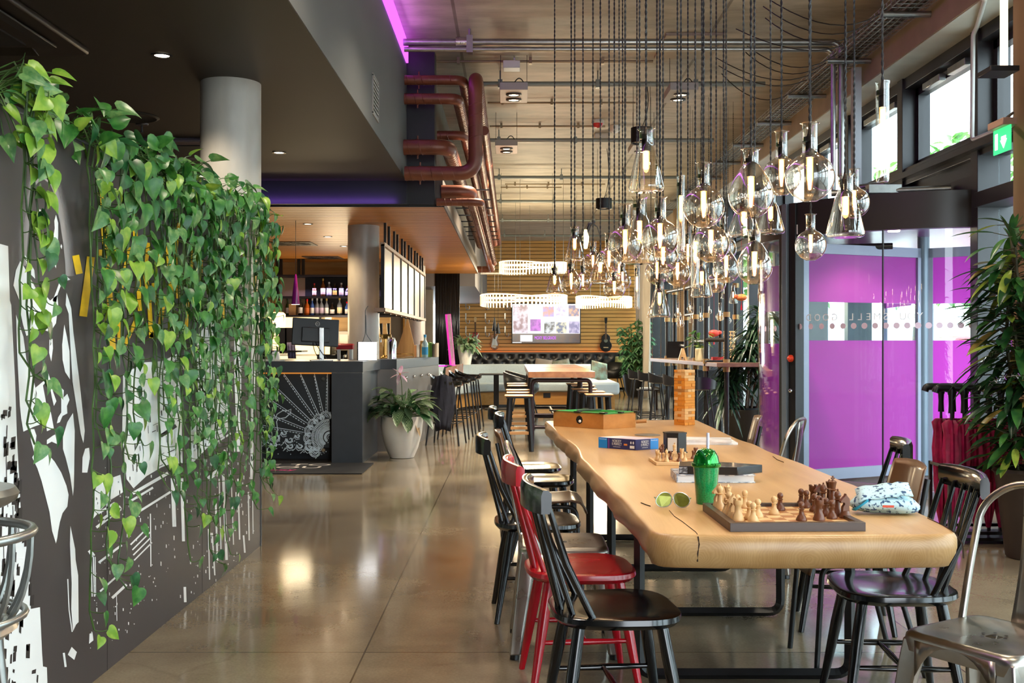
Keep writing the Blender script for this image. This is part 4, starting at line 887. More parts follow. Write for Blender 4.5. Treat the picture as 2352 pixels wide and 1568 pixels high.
# ================================================================ ceiling services
def cl(name, lab, cat, pts, r, m, bend=.06, n=12, **k):
    q = MB(); q.tube(arc_pts(pts, bend), r, n); return single(name, q, m, lab, cat, **k)
zc2 = 4.22; yd = (zc2-H)*F/(CY-97)
xr_ = X(1932, yd)
cl('water_pipe', 'upper galvanised pipe crossing under the ceiling and turning down by the revolving door', 'pipe', [(-1.1, yd, zc2), (xr_, yd, zc2), (xr_, yd, Z(437, yd)), (xr_+.3, yd-.4, Z(437, yd))], .035, galv, .12, group='galvanised pipe pair')
cl('water_pipe', 'lower galvanised pipe of the pair turning down by the revolving door', 'pipe', [(-1.05, yd-.02, zc2-.075), (xr_-.085, yd-.02, zc2-.075), (xr_-.085, yd-.02, Z(437, yd))], .026, galv, .1, group='galvanised pipe pair')
q = MB(); q.tube([(X(1047, yd), yd, zc2), (X(1075, yd), yd, zc2)], .05, 14); single('pipe_sleeve', q, mk('foil_wrap', 'c9c3bb', .25, .9, bump=.4, bs=60), 'crinkled foil sleeve wrapped round the upper galvanised pipe', 'sleeve')
q = MB(); q.cyl((X(1079, yd), yd, zc2-.1), (X(1079, yd), yd, CEIL), .014, 8); q.bb((X(1079, yd)-.03, yd-.05, zc2-.11), (X(1079, yd)+.03, yd+.05, zc2+.06)); single('pipe_hanger', q, galv, 'threaded hanger holding the galvanised pipe pair to the ceiling', 'hanger')
for k, y in enumerate((193, 322, 407, 462, 506, 541)):
    z_ = 4.2; d = (z_-H)*F/(CY-y); x0 = max(-.55, X(1098+8*k, d)); x1 = X((1757, 1640, 1560, 1480, 1440, 1430)[k], d)
    q = MB(); q.cyl((x0, d, z_), (x1, d, z_), .030, 10)
    for xx in [x0+.25]+[x0+.25+1.1*j for j in range(1, 4) if x0+.25+1.1*j < x1]: q.cyl((xx, d, z_), (xx, d, CEIL), .008, 6); q.bb((xx-.025, d-.04, z_-.045), (xx+.025, d+.04, z_+.045))
    single('sprinkler_pipe', q, mk('sprinkler_grey', '8b928d', .4, .3) if 'sprinkler_grey' not in MATS else MATS['sprinkler_grey'], 'grey sprinkler pipe across the concrete ceiling, %s from the galvanised pair' % od[k], 'pipe', group='grey sprinkler pipes')
for k, (y, xa, xb2) in enumerate(((141, 1003, 1500), (236, 1120, 1460), (290, 1125, 1390), (423, 1160, 1390), (426, 1150, 1290))):
    z_ = 4.31; d = (z_-H)*F/(CY-y)+(.25 if k == 4 else 0); q = MB(); q.cyl((X(xa, d), d, z_), (X(xb2, d), d, z_), .014, 8)
    for j in range(3): xx = X(xa+(xb2-xa)*(j+.3)/3, d); q.bb((xx-.015, d-.03, z_-.03), (xx+.015, d+.03, CEIL))
    single('conduit', q, mk('conduit_tan', '9a8a70', .4, .4) if 'conduit_tan' not in MATS else MATS['conduit_tan'], 'thin metal conduit clipped to the concrete ceiling, %s from the front' % od[k], 'conduit', group='thin ceiling conduits')
def twin_spot(lab, x, y, d, sx=1):
    p_ = P(x, y, d); t = thing('twin_spotlight', lab, 'ceiling light', p_, group='grey twin spotlight boxes'); g_ = mk('spot_box_grey', 'a9a49c', .5) if 'spot_box_grey' not in MATS else MATS['spot_box_grey']
    q = MB(); q.bb((-.15, 0, 0), (.15, .64, .08)); q.build('housing', g_, t, bevel=.004)
    for yy in (.2, .45):
        q = MB(); q.lathe([(.062, -.002), (.085, -.002), (.085, -.012), (.062, -.02)], 20, (0, yy, 0), cap=False); q.build('bezel', blackm, t)
        q = MB(); q.lathe([(.0001, -.006), (.062, -.006)], 20, (0, yy, 0), cap=False); q.build('lamp', spotm, t)
    for xx in (-.14, .14):
        q = MB(); q.cyl((xx, .1, .08), (xx, .1, CEIL-p_.z), .003, 5); q.build('suspension_cable', blackm, t)
    q = MB(); q.tube(bez((0, .1, .08), (.06, .12, .22), (.12, .14, .08), 8), .006, 6); q.build('cord', blackm, t)
twin_spot('grey twin spotlight hanging next to the copper ducts', 1180, 206, 11.5)
twin_spot('grey twin spotlight further back along the copper ducts', 1163, 334, 14.4)
twin_spot('grey twin spotlight hanging above the flask lamps on the window side', 1572, 206, 11.5)
twin_spot('grey twin spotlight half hidden behind the conical flask lamp', 1480, 334, 14.4)
for k, (x, y0, y1, w_, lab) in enumerate(((1474, 294, 329, 50, 'black drum spotlight hanging behind the high conical flask lamp'), (1387, 456, 480, 37, 'black drum spotlight hanging over the far end of the flask cluster'), (1333, 538, 556, 26, 'black drum spotlight furthest back over the bench'))):
    d = .255*F/w_; t = thing('drum_spotlight', lab, 'spotlight', P(x, y1, d), group='black drum spotlights'); h_ = (y1-y0)*d/F
    q = MB(); q.lathe([(.11, .004), (.128, 0), (.128, h_), (.0001, h_)], 28, cap=False); q.build('housing', blackm, t)
    q = MB(); q.lathe([(.0001, .02), (.11, .02)], 20, cap=False); q.build('lens', mk('spot_lens', 'b8a88a', .3) if 'spot_lens' not in MATS else MATS['spot_lens'], t)
    q = MB()
    for xx in (-.1, .1): q.cyl((xx, 0, h_), (xx, 0, CEIL-t.location.z), .003, 5)
    q.tube(bez((0, 0, h_), (.12, 0, h_+.25), (.05, 0, CEIL-t.location.z), 8), .005, 6); q.build('suspension_cable', blackm, t)
t = thing('alarm_beacon', 'red and white alarm beacon fixed under the concrete ceiling', 'alarm', (X(1373, 15), 15, 4.30))
q = MB(); q.lathe([(.0001, -.06), (.05, -.05), (.075, -.01), (.08, 0)], 20); q.build('lens', red, t); q = MB(); q.lathe([(.09, .0), (.085, .05)], 20); q.build('base', white, t)
q = MB(); q.bb((-.11, -.1, -.05), (.11, .1, .05)); single('junction_box', q, offwhite, 'pale junction box under the ceiling behind the red alarm beacon', 'junction box', (X(1382, 16), 16, 4.30), bevel=.01)
q = MB(); q.lathe([(.03, -.05), (.07, -.02), (.075, .05)], 20); single('smoke_detector', q, white, 'round white smoke detector under the ceiling beside the junction box', 'smoke detector', (X(1372, 15.4)+.25, 15.4, 4.30))
q = MB(); q.bb((-.09, -.09, 0), (.09, .09, .08)); q.cyl((.03, 0, .08), (.03, 0, .2), .01, 6); single('junction_box', q, white, 'small white box on the thin conduit near the copper ducts', 'junction box', (X(1175, 11.7), 11.7, 4.22), bevel=.006)
q = MB(); q.bb((-.3, -.45, -.03), (.3, .45, .0)); single('access_panel', q, mk('panel_tan', '9c8c74', .5), 'small metal frame panel under the ceiling by the twin spotlight on the window side', 'panel', (X(1590, 11), 11.2, CEIL-.001))
# cable basket along the beam
t = thing('cable_tray', 'galvanised wire cable tray running along under the ceiling beam', 'cable tray', (3.1, 0, 4.03))
q = MB()
for xx in (0, .06, .12, .18, .24, .30): q.cyl((xx, 1.0, 0), (xx, BACK, 0), .004, 5)
for xx in (0, .30):
    for zz in (.035, .07): q.cyl((xx, 1.0, zz), (xx, BACK, zz), .004, 5)
y = 1.0
while y < 26: q.tube([(0, y, .07), (0, y, 0), (.30, y, 0), (.30, y, .07)], .004, 4); y += .1
q.build('wire_basket', galv, t, smooth=False)
for k in range(14): MB().cyl((-.06, 3.0+1.5*k, -.025), (.36, 3.0+1.5*k, -.025), .028, 8).build('bracket', galv, t)
q = MB()
for k in range(5): q.tube([(.05+.05*k+.02*sin(j*.9+k), 1.0+j*1.2, .012+.006*(k % 2)) for j in range(24)], .012, 6)
q.build('cable', mk('tray_cables', '3a352e', .6), t)
q = MB()
for k in range(9):
    x0 = 2.15+.1*(k % 3); y0 = 9+k*.35; q.tube(bez((3.1, y0, 4.05), (2.7, y0, 3.72+.05*(k % 4)), (x0, y0+.4, 4.30), 10), .005, 5)
single('loose_wires', q, blackm, 'loose black wires looping from the cable tray to the pendant cords', 'wires')
q = MB(); q.bb((-.04, -.04, 2.55), (.04, .04, 4.0)); single('steel_post', q, mk('pale_post', 'b9bcc2', .4), 'pale square steel post between the cable tray and the revolving door canopy', 'post', (3.40, 10.75, 0), smooth=False)
# conduit with white clips on the beam
x1 = XB-.012
cl('conduit', 'white conduit stepping down from the beam to the window post and exit sign', 'conduit', [(x1-.01, 7.98, CEIL), (x1-.01, 7.98, 3.83), (x1+.02, 7.98, 3.805), (XF-.03, 8.72, 3.805), (XF-.03, 8.78, 3.78), (XF-.03, 8.80, Z(322, 8.8)), (XF-.05, 8.0, Z(322, 8.8)-.02), (3.46, 7.57, Z(352, 7.5)+.2)], .018, mk('conduit_white', 'd9d9d2', .4), .05)
q = MB(); q.cyl((2.92, 8.0, 4.06), (3.35, 7.75, 3.98), .02, 10); q.cyl((3.2, 7.9, 4.02), (3.44, 7.9, 4.02), .016, 8); q.cyl((3.42, 7.9, 4.02), (3.45, 7.9, 4.02), .04, 14); single('pipe_stub', q, black, 'black pipe stub with round flange on the beam above the conduit', 'pipe')
t = thing('exit_sign', 'hanging green emergency exit sign beside the brown curtain', 'sign', (X(2302, 7.5), 7.5, Z(352, 7.5)))
q = MB(); q.box((0, 0, .2), (.10, .24, .05)); q.build('housing', mk('sign_housing', 'a98a76', .4), t, bevel=.006)
q = MB(); q.box((0, 0, .09), (.008, .26, .17)); q.build('panel', mk('sign_green', '1fa85c', .4, em='2fc46e', es=.9), t)
q = MB(); wm = mk('sign_white', 'ffffff', .4, em='ffffff', es=1.0); q.box((-.005, -.03, .10), (.002, .07, .03)); q.prism([(-.05, 0), (.05, 0), (0, -.06)], 0, .002, plane_M((-.006, -.03, .09), (0, 1, 0), (0, 0, 1))); q.box((-.005, .08, .09), (.002, .04, .11)); q.build('arrow', wm, t)
q = MB(); q.cyl((0, 0, .22), (.12, .1, .3), .01, 8); q.build('arm', galv, t)
t = thing('curtain', 'heavy brown curtain hanging from ceiling to floor at the window edge', 'curtain', (3.62, 6.9, 0.02))
q = MB(); g = []
for j in range(7): g.append([(.055*sin(i*1.15+.2*j), -1.0+1.9*i/60, 4.3*j/6) for i in range(61)])
q.sheet(g); q.build('cloth', mk('curtain_brown', '8d7357', .85, var=.1, vs=12, st=(1, 1, .2)), t, solid=.008)
t = thing('bright_strip', 'bright vertical strip beside the brown curtain at the beam', 'light', (X(2306, 7.3), 7.3, Z(160, 7.3)))
q = MB(); q.lathe([(.0001, 0), (.024, 0), (.024, .95), (.0001, .95)], 14); q.build('tube', mk_em('gap_glow_warm', 'ffe9c8', 4), t)  # glowing tube put in for a bright gap of window glass
q = MB(); q.bb((-.14, -.12, -.035), (.05, .1, 0)); q.build('end_bracket', blackm, t, bevel=.003)
# ================================================================ chandeliers
crys = mk('crystal_rod', 'fff3dc', .1, em='ffdca4', es=.5)
def chandelier(lab, x, y0, y1, hw, d, ry):
    t = thing('chandelier', lab, 'chandelier', P(x, y1, d), group='crystal rod chandeliers'); L_ = (y1-y0)*.88*d/F; a = hw*d/F; b = a*ry; n = 64
    q = MB(); q.cyl((0, 0, 0), (0, 0, L_), .011, 6); rod = None
    for k in range(n):
        an = 2*PI*k/n; p_ = (a*cos(an), b*sin(an)*(.8+.2*cos(an)), .03*sin(an*2))
        if rod is None: rod = q.build('crystal_rod', crys, t); o = rod
        else: o = rod.copy(); COL.objects.link(o); o.parent = t
        o.location = p_
    q = MB(); q.tube([(a*cos(2*PI*k/48), b*sin(2*PI*k/48)*(.8+.2*cos(2*PI*k/48)), L_+.03*sin(4*PI*k/48)) for k in range(48)], .014, 6, closed=True)
    q.tube([(a*.98*cos(2*PI*k/48), b*.98*sin(2*PI*k/48)*(.8+.2*cos(2*PI*k/48)), L_*.55+.03*sin(4*PI*k/48)) for k in range(48)], .016, 6, closed=True); q.build('light_ring', mk_em('ring_glow', 'ffdca0', 2.6) if 'ring_glow' not in MATS else MATS['ring_glow'], t)
    for k in range(5):
        an = 2*PI*k/5+.4; q = MB(); q.cyl((a*cos(an), b*sin(an), L_), (a*cos(an), b*sin(an), CEIL-t.location.z), .003, 4); q.build('suspension_cable', galv, t)
    lt = bpy.data.lights.new('chandelier_light', 'POINT'); lt.energy = 80; lt.color = (1, .82, .55); lt.shadow_soft_size = .25
    lo_ = bpy.data.objects.new('chandelier_light', lt); COL.objects.link(lo_); lo_.location = t.location+V((0, 0, -.15))
chandelier('highest crystal rod ring chandelier, behind the conical flask lamp', 1224, 600, 627, 77, 24, .5)
chandelier('long low crystal rod ring chandelier in front of the television', 1203, 676, 702, 99, 20, .4)
chandelier('smaller crystal rod ring chandelier beside the far curtain', 1387, 680, 705, 64, 22, .55)
# ================================================================ laboratory flask pendants
rope = mk('black_twisted_cord', '121214', .6, var=.4, vs=120, st=(1, 1, 3))
sock = mk('lamp_socket', '1a1614', .3, .4)
bulbglass = mk('bulb_amber', 'ffcf8a', .1, em='ff9a3a', es=2.2)
def mk_bulb():
    mt, t, o = nt('glowing_bulb'); N = t.nodes.new; L = t.links.new
    e = N('ShaderNodeEmission'); e.inputs[0].default_value = lin(hx('ffa548')); e.inputs[1].default_value = 1.9
    tr = N('ShaderNodeBsdfTransparent'); ad = N('ShaderNodeAddShader'); L(e.outputs[0], ad.inputs[0]); L(tr.outputs[0], ad.inputs[1]); L(ad.outputs[0], o.inputs[0]); return mt
bulbglass = mk_bulb()
def flask_prof(kind, w, h):
    r = w/2
    if kind == 'R' or kind == 'P':
        nr = r*(.30 if kind == 'R' else .34); pr = [(.0001, 0)]
        zc_ = r*.98; a0 = math.asin(min(.99, nr*1.25/r))
        n = 14
        for i in range(1, n+1):
            a = -PI/2+(PI-a0)*i/n; rr = r*cos(a); zz = zc_+r*sin(a)
            if kind == 'P' and a > .2: k = (a-.2)/(PI/2-a0-.2); rr = r*cos(.2)*(1-k)+nr*1.3*k+.06*r*sin(PI*k); zz = zc_+r*sin(.2)+k*r*1.05
            pr.append((max(nr, rr), max(0, zz)))
        z0 = pr[-1][1]; pr += [(nr*1.02, z0+.10*r), (nr, z0+.22*r), (nr, h-.06*r), (nr*1.12, h-.02*r), (nr*1.3, h), (nr*1.22, h+.012*r)]
    elif kind == 'E':
        nr = r*.40; s = h*.72
        pr = [(.0001, .004), (r*.8, 0), (r*.93, r*.05), (r, r*.16), (r*.99, r*.30), (nr*1.35, s*.90), (nr*1.05, s*.98), (nr, s*1.04), (nr, h*.965), (nr*1.15, h*.985), (nr*1.25, h)]
    else:
        pr = [(.0001, .003), (r*.85, 0), (r*.97, .006), (r, .02), (r, h*.97), (r*1.08, h*.985), (r*1.1, h)]
    return pr
def flask(kind, x, y0, y1, w, d, lab, lit=True, name=None):
    p_ = P(x, y1, d); k = d/F; W = w*k; Hh = (y1-y0)*k
    t = thing('flask_pendant_lamp', lab, 'pendant lamp', p_, group='laboratory flask pendant lamps')
    pr = flask_prof(kind, W, Hh); q = MB(); q.lathe(pr, 28, cap=False); q.build('glass_flask', fglass, t)
    nr = W/2*{'R': .30, 'P': .34, 'E': .40, 'T': 1.0}[kind]; nr_in = nr*.95
    zb_ = Hh*(.80 if kind != 'T' else .86); zb_ = Hh-{'R': .24, 'P': .2, 'E': .16, 'T': .14}[kind]*Hh
    q = MB(); q.lathe([(nr_in*.5, zb_+.018), (nr_in, zb_+.016), (nr_in, zb_), (nr_in*.5, zb_-.002)], 16); q.build('cap_ring', sock, t)
    rs = min(.017, nr*.62); sl = Hh*(.20 if kind != 'T' else .12)
    q = MB(); q.lathe([(rs, zb_-sl), (rs, zb_+.004), (rs*.5, zb_+.03), (.004, zb_+.05)], 14); q.build('socket', sock, t)
    bl = min(Hh*.34, zb_-sl-.02*Hh-.012); rb = rs*.72; z1 = zb_-sl
    q = MB(); q.lathe([(.0001, z1-bl), (rb*.6, z1-bl+rb*.4), (rb, z1-bl+rb*1.6), (rb, z1)], 12); q.build('bulb', bulbglass, t)
    q = MB(); q.cyl((0, 0, z1-bl*.82), (0, 0, z1-bl*.05), rb*.62, 8); q.build('filament', halo, t)
    q = MB(); top = CEIL-p_.z; rr = .0028; pts = []
    n = 40
    q.cyl((0, 0, zb_+.03), (0, 0, top), rr*.8, 6)
    for sgn in (0, PI):
        pts = []; z_ = zb_+.03; ph = sgn; zmax = min(top, Hh+max(.05, (y1)*k*0+2.2))
        while z_ < zmax: pts.append((rr*cos(ph), rr*sin(ph), z_)); z_ += .009; ph += PI/3
        if len(pts) > 2: q.tube(pts, rr*.85, 4)
    q.build('cord', rope, t)
    return t, W, Hh, z1-bl*.5
FL = [('T',2027,187,418,30,3.6),('R',1860,283,462,112,3.7),('R',1795,302,448,88,4.3),('P',1725,343,500,104,4.05),('E',1484,296,440,82,4.2),('R',1616,374,522,95,4.4),('R',1862,492,598,71,4.7),
('E',1942,400,545,87,3.9),('R',1962,388,500,70,4.6),('P',1733,528,653,82,4.55),('E',1770,440,537,64,5.2),('E',1708,455,543,74,4.9),('R',1516,453,590,87,4.7),('R',1436,469,602,82,5.0),('E',1469,452,606,80,5.3),('T',1564,403,580,19,4.9),
('R',1633,470,602,85,5.0),('R',1523,520,627,73,5.6),('R',1509,560,653,56,6.3),('R',1556,560,657,60,6.0),('P',1668,545,650,62,5.6),('E',1612,590,683,50,5.9),('T',1597,515,662,20,5.4),('R',1645,590,672,46,6.4),('E',1515,640,728,49,6.2),('R',1662,498,600,60,6.0),('R',1580,520,612,48,6.6),('T',1463,608,710,12,7.2),
('E',1320,520,598,45,6.3),('E',1274,611,673,40,6.9),('P',1312,596,675,48,6.4),('R',1339,600,668,42,6.9),('R',1362,555,626,47,6.5),('R',1399,535,627,58,6.0),('E',1379,575,650,52,6.3),('R',1411,612,688,51,6.2),('R',1430,592,665,40,7.0),('R',1422,570,648,36,7.4)]
kn = {'R': 'round', 'P': 'pear shaped', 'E': 'conical', 'T': 'tube shaped'}
cnt = {}
order = sorted(range(len(FL)), key=lambda i: FL[i][1])
labs = {}
for i in order:
    k = FL[i][0]; cnt[k] = cnt.get(k, 0)+1
    sz = 'large' if FL[i][4] > 80 else ('small' if FL[i][4] < 50 else 'medium')
    labs[i] = '%s clear %s flask pendant lamp, %s %s one counted from the bar side' % (sz, kn[k], od[cnt[k]-1], kn[k])
labs[0] = 'tall measuring cylinder pendant lamp hanging alone by the high windows'
labs[1] = 'largest round flask pendant lamp, in front of the high window'
labs[3] = 'pear shaped flask pendant lamp printed with 2000 ml'
labs[4] = 'conical flask pendant lamp hanging highest over the table'
labs[6] = 'small round flask pendant lamp hanging alone in front of the revolving door canopy'
labs[7] = 'conical flask pendant lamp in front of the revolving door canopy'
labs[24] = 'small conical flask pendant lamp hanging lowest over the table'
for i, f in enumerate(FL):
    t, W, Hh, zl = flask(*f, labs[i])
    ll = bpy.data.lights.new('flask_light', 'POINT'); ll.energy = 2.0; ll.color = (1, .78, .48); ll.shadow_soft_size = .006; lo_ = bpy.data.objects.new('flask_light', ll); COL.objects.link(lo_); lo_.location = t.location+V((0, 0, zl))
    if i == 3:
        text('marking', '2000 ml', white, t, width=W*.42, M=plane_M((-W*.12, -W*.5, W*.42), (1, 0, 0), (0, 0, 1)))
    if f[0] == 'E' and f[4] > 70:
        q = MB()
        for j in range(4): q.bb((W*.22, -W*.36+j*W*.055, W*(.25+.16*j)), (W*.30, -W*.358+j*W*.055, W*(.265+.16*j)))
        q.build('graduation', white, t)
# far cluster over the window counter
FW = [('E',1495,700,730,17),('R',1557,690,730,15),('R',1585,690,716,14),('R',1609,703,738,15),('R',1628,690,722,14),('R',1654,695,737,20),('R',1563,722,752,18),('E',1591,708,742,15),('E',1664,650,686,16),('E',1684,655,697,19),('R',1672,715,744,16)]
for i, f in enumerate(FW):
    flask(*f, 13.6+.25*(i % 4), 'tiny %s flask pendant lamp over the window counter, %s from the curtain' % (kn[f[0]], od[i]))
# extra bare cords bundle at the rear of the cluster
t = thing('monkey_lamp', 'small dark climbing monkey lamp hanging on a cord with a pale bulb', 'lamp', P(1350, 574, 7.5))
q = MB(); k = 7.5/F
def mpx(x, y, dy=0): return ((x-1350)*k, dy, (574-y)*k)
q.tube([mpx(1350, 528), mpx(1355, 514), mpx(1364, 511)], [.011, .014, .009], 8); q.sph(mpx(1363, 509), .014, 10)
q.tube([mpx(1357, 514), mpx(1350, 520), mpx(1347, 530)], [.006, .005, .004], 6); q.tube([mpx(1361, 513), mpx(1372, 521), mpx(1379, 545), mpx(1381, 562)], [.006, .004, .003, .002], 6); q.tube([mpx(1352, 528), mpx(1347, 538), mpx(1351, 545)], [.006, .005, .004], 6)
q.build('monkey_body', blackm, t)
q = MB(); q.lathe([(.0001, 0), (.012, .005), (.022, .05), (.024, .085), (.012, .12), (.010, .135)], 16, mpx(1345, 572)); q.build('bulb', mk('pale_bulb', 'f1e2a8', .15, em='ffe79a', es=1.3), t)
q = MB(); q.cyl(mpx(1362, 508), (mpx(1362, 0)[0], 0, CEIL-t.location.z), .003, 6); q.build('cord', rope, t)
# ================================================================ live-edge table
ZT = .75
def mk_oak():
    mt, t, o = nt('oak_slab'); N = t.nodes.new; L = t.links.new
    b = N('ShaderNodeBsdfPrincipled'); b.inputs['Roughness'].default_value = .36; b.inputs['Coat Weight'].default_value = .12; b.inputs['Coat Roughness'].default_value = .2; L(b.outputs[0], o.inputs[0])
    def mth(op, a, c=None):
        n_ = N('ShaderNodeMath'); n_.operation = op
        for i, v in enumerate((a, c)):
            if v is None: continue
            if isinstance(v, (int, float)): n_.inputs[i].default_value = v
            else: L(v, n_.inputs[i])
        return n_.outputs[0]
    tc = N('ShaderNodeTexCoord'); mp = N('ShaderNodeMapping'); mp.inputs['Scale'].default_value = (1, .16, 1); L(tc.outputs['Object'], mp.inputs[0])
    nz = N('ShaderNodeTexNoise'); nz.inputs['Scale'].default_value = 9; nz.inputs['Detail'].default_value = 3; L(mp.outputs[0], nz.inputs[0])
    sp = N('ShaderNodeSeparateXYZ'); L(tc.outputs['Object'], sp.inputs[0])
    fx = mth('SUBTRACT', mth('MODULO', mth('ADD', sp.outputs[0], 10.05), .31), .155); fz = mth('SUBTRACT', sp.outputs[2], .685)
    rr = mth('SQRT', mth('ADD', mth('MULTIPLY', fx, fx), mth('MULTIPLY', fz, fz)))
    ring = mth('SINE', mth('ADD', mth('MULTIPLY', rr, 780), mth('MULTIPLY', nz.outputs[0], 75)))
    mp2 = N('ShaderNodeMapping'); mp2.inputs['Scale'].default_value = (9, .7, 9); L(tc.outputs['Object'], mp2.inputs[0])
    n2 = N('ShaderNodeTexNoise'); n2.inputs['Scale'].default_value = 1.3; n2.inputs['Detail'].default_value = 6; L(mp2.outputs[0], n2.inputs[0])
    n3 = N('ShaderNodeTexNoise'); n3.inputs['Scale'].default_value = 2.2; n3.inputs['Detail'].default_value = 2; L(mp.outputs[0], n3.inputs[0])
    ge = N('ShaderNodeNewGeometry'); s2 = N('ShaderNodeSeparateXYZ'); L(ge.outputs['Normal'], s2.inputs[0]); ny = mth('ABSOLUTE', s2.outputs[1])
    f = mth('ADD', mth('ADD', mth('MULTIPLY', ring, mth('ADD', mth('MULTIPLY', ny, .028), .014)), mth('MULTIPLY', n2.outputs[0], .5)), mth('MULTIPLY', n3.outputs[0], .5))
    rp = N('ShaderNodeValToRGB'); e = rp.color_ramp.elements; e[0].position = .3; e[1].position = .7; e[0].color = lin(hx('a97b45')); e[1].color = lin(hx('d6ad76')); L(f, rp.inputs[0])
    # end grain faces are greyer than the long grain
    ab = mth('MULTIPLY', ny, .75)
    mx = N('ShaderNodeMixRGB'); mx.blend_type = 'MULTIPLY'; L(ab, mx.inputs[0]); L(rp.outputs[0], mx.inputs[1]); mx.inputs[2].default_value = (.74, .74, .74, 1); L(mx.outputs[0], b.inputs['Base Color'])
    return mt
oak = mk_oak()
L_px = [(1253,966),(1262,974),(1268,979),(1289,1000),(1307,1013),(1322,1023),(1330,1034),(1335,1051),(1353,1067),(1368,1085),(1381,1095),(1396,1110),(1409,1128),(1429,1143),(1444,1156),(1462,1179),(1483,1199),(1503,1226)]
R_px = [(2200,1226),(2162,1202),(2115,1179),(2060,1157),(2005,1135),(1962,1113),(1926,1101),(1905,1090),(1867,1075),(1840,1063),(1800,1049),(1762,1035),(1733,1020),(1700,1010),(1668,996),(1641,983),(1597,963)]
top = [ON(x, y, ZT) for x, y in L_px]+[ON(1700, 1229, ZT), ON(1950, 1228, ZT)]+[ON(x, y, ZT) for x, y in R_px]+[ON(1465, 965, ZT)]
# resample outline densely and wobble for the live edge
def resample(pts, step):
    out = []
    for i in range(len(pts)):
        a, b = pts[i], pts[(i+1) % len(pts)]; n = max(1, int((b-a).length/step))
        out += [a.lerp(b, j/n) for j in range(n)]
    return out
pl = resample(top, .05)
for _ in range(1): pl = [(pl[i-1]+pl[i]*2+pl[(i+1) % len(pl)])/4 for i in range(len(pl))]
ctr = sum(pl, V((0, 0, 0)))/len(pl)
def off(pts, dd, z):
    n = len(pts); out = []
    for i in range(n):
        t_ = (pts[(i+1) % n]-pts[i-1]).normalized(); nv = V((t_.y, -t_.x, 0))
        if nv.dot(pts[i]-ctr) < 0: nv = -nv
        out.append(V((pts[i].x+nv.x*dd, pts[i].y+nv.y*dd, z)))
    return out
TC = V((ctr.x, ctr.y, 0))
def wob(pts, amp, ph): return [p+V((amp*(sin(p.y*9+ph)+.6*sin(p.y*23+ph*2)), 0, 0)) for p in pts]
loops = [off(pl, -.022, .650), wob(off(pl, -.004, .656), .004, 1), wob(off(pl, .012, .685), .007, 2), wob(off(pl, .015, .71), .006, 3), wob(off(pl, .012, .731), .004, 4), off(pl, .006, .743), off(pl, .0, .7485), off(pl, -.008, ZT)]
t = thing('dining_table', 'long live edge oak slab table with black steel frame legs', 'table', TC)
q = MB(); q.rings([[p-TC for p in l] for l in loops]); o = q.build('tabletop', oak, t, ang=60)
q = MB(); crm = mk('crack_dark', '2c1a0d', .9)
def crack(pts, r=.0022, z=ZT+.0002): MB().tube([V((*(ON(x, y, ZT).xy), z))-TC for x, y in pts], r, 4, flat=.3).build('crack', crm, t)
crack([(1537,1172),(1549,1186),(1567,1198),(1585,1212),(1598,1222),(1602,1227)]); crack([(2130,1190),(2165,1206),(2192,1222)]); crack([(1472,1155),(1484,1160),(1494,1163)], .003); crack([(1775,1048),(1785,1056),(1800,1062)], .003)
q.tube([p_-TC for p_ in (ON(1602,1227,ZT)+V((0,-.010,-.004)), ON(1602,1227,ZT)+V((.002,-.017,-.025)), ON(1602,1227,ZT)+V((-.002,-.018,-.05)), ON(1602,1227,ZT)+V((-.002,-.012,-.075)))], .002, 4); q.tube([p_-TC for p_ in (ON(2194,1222,ZT)+V((0,-.006,-.004)), ON(2194,1222,ZT)+V((.012,-.022,-.03)), ON(2194,1222,ZT)+V((.014,-.024,-.07)))], .0025, 4)
q.build('crack', crm, t)
for yy, x0, x1 in ((4.19, .49, 1.30), (5.15, .47, 1.27), (6.15, .44, 1.24), (7.1, .40, 1.2)):
    q = MB(); pts = arc_pts([(x0, yy, .64), (x0, yy, .022), (x1, yy, .022), (x1, yy, .64)], .06, 5)
    q.tube([V(p)-TC for p in pts], .021, 4); q.build('leg_frame', blackm, t, smooth=False)
q = MB()
for xx in (.52, 1.22): q.bb((xx-.02-TC.x, 3.9-TC.y, .615), (xx+.02-TC.x, 7.2-TC.y, .65))
for yy in (4.19, 5.15, 6.15, 7.1): q.bb((.46-TC.x, yy-.02-TC.y, .615), (1.28-TC.x, yy+.02-TC.y, .635))
q.build('under_rail', blackm, t, smooth=False)
q = MB(); q.tube([V((.0, .03*cos(a), -.05+.055*sin(a))) for a in [2*PI*i/20 for i in range(20)]], .0035, 6, closed=True)
single('cable_loop', q, mk('blue_cable', '1d4f86', .4), 'blue cable loop dangling under the table top', 'cable', (X(1700, 4.0), 4.0, .60))

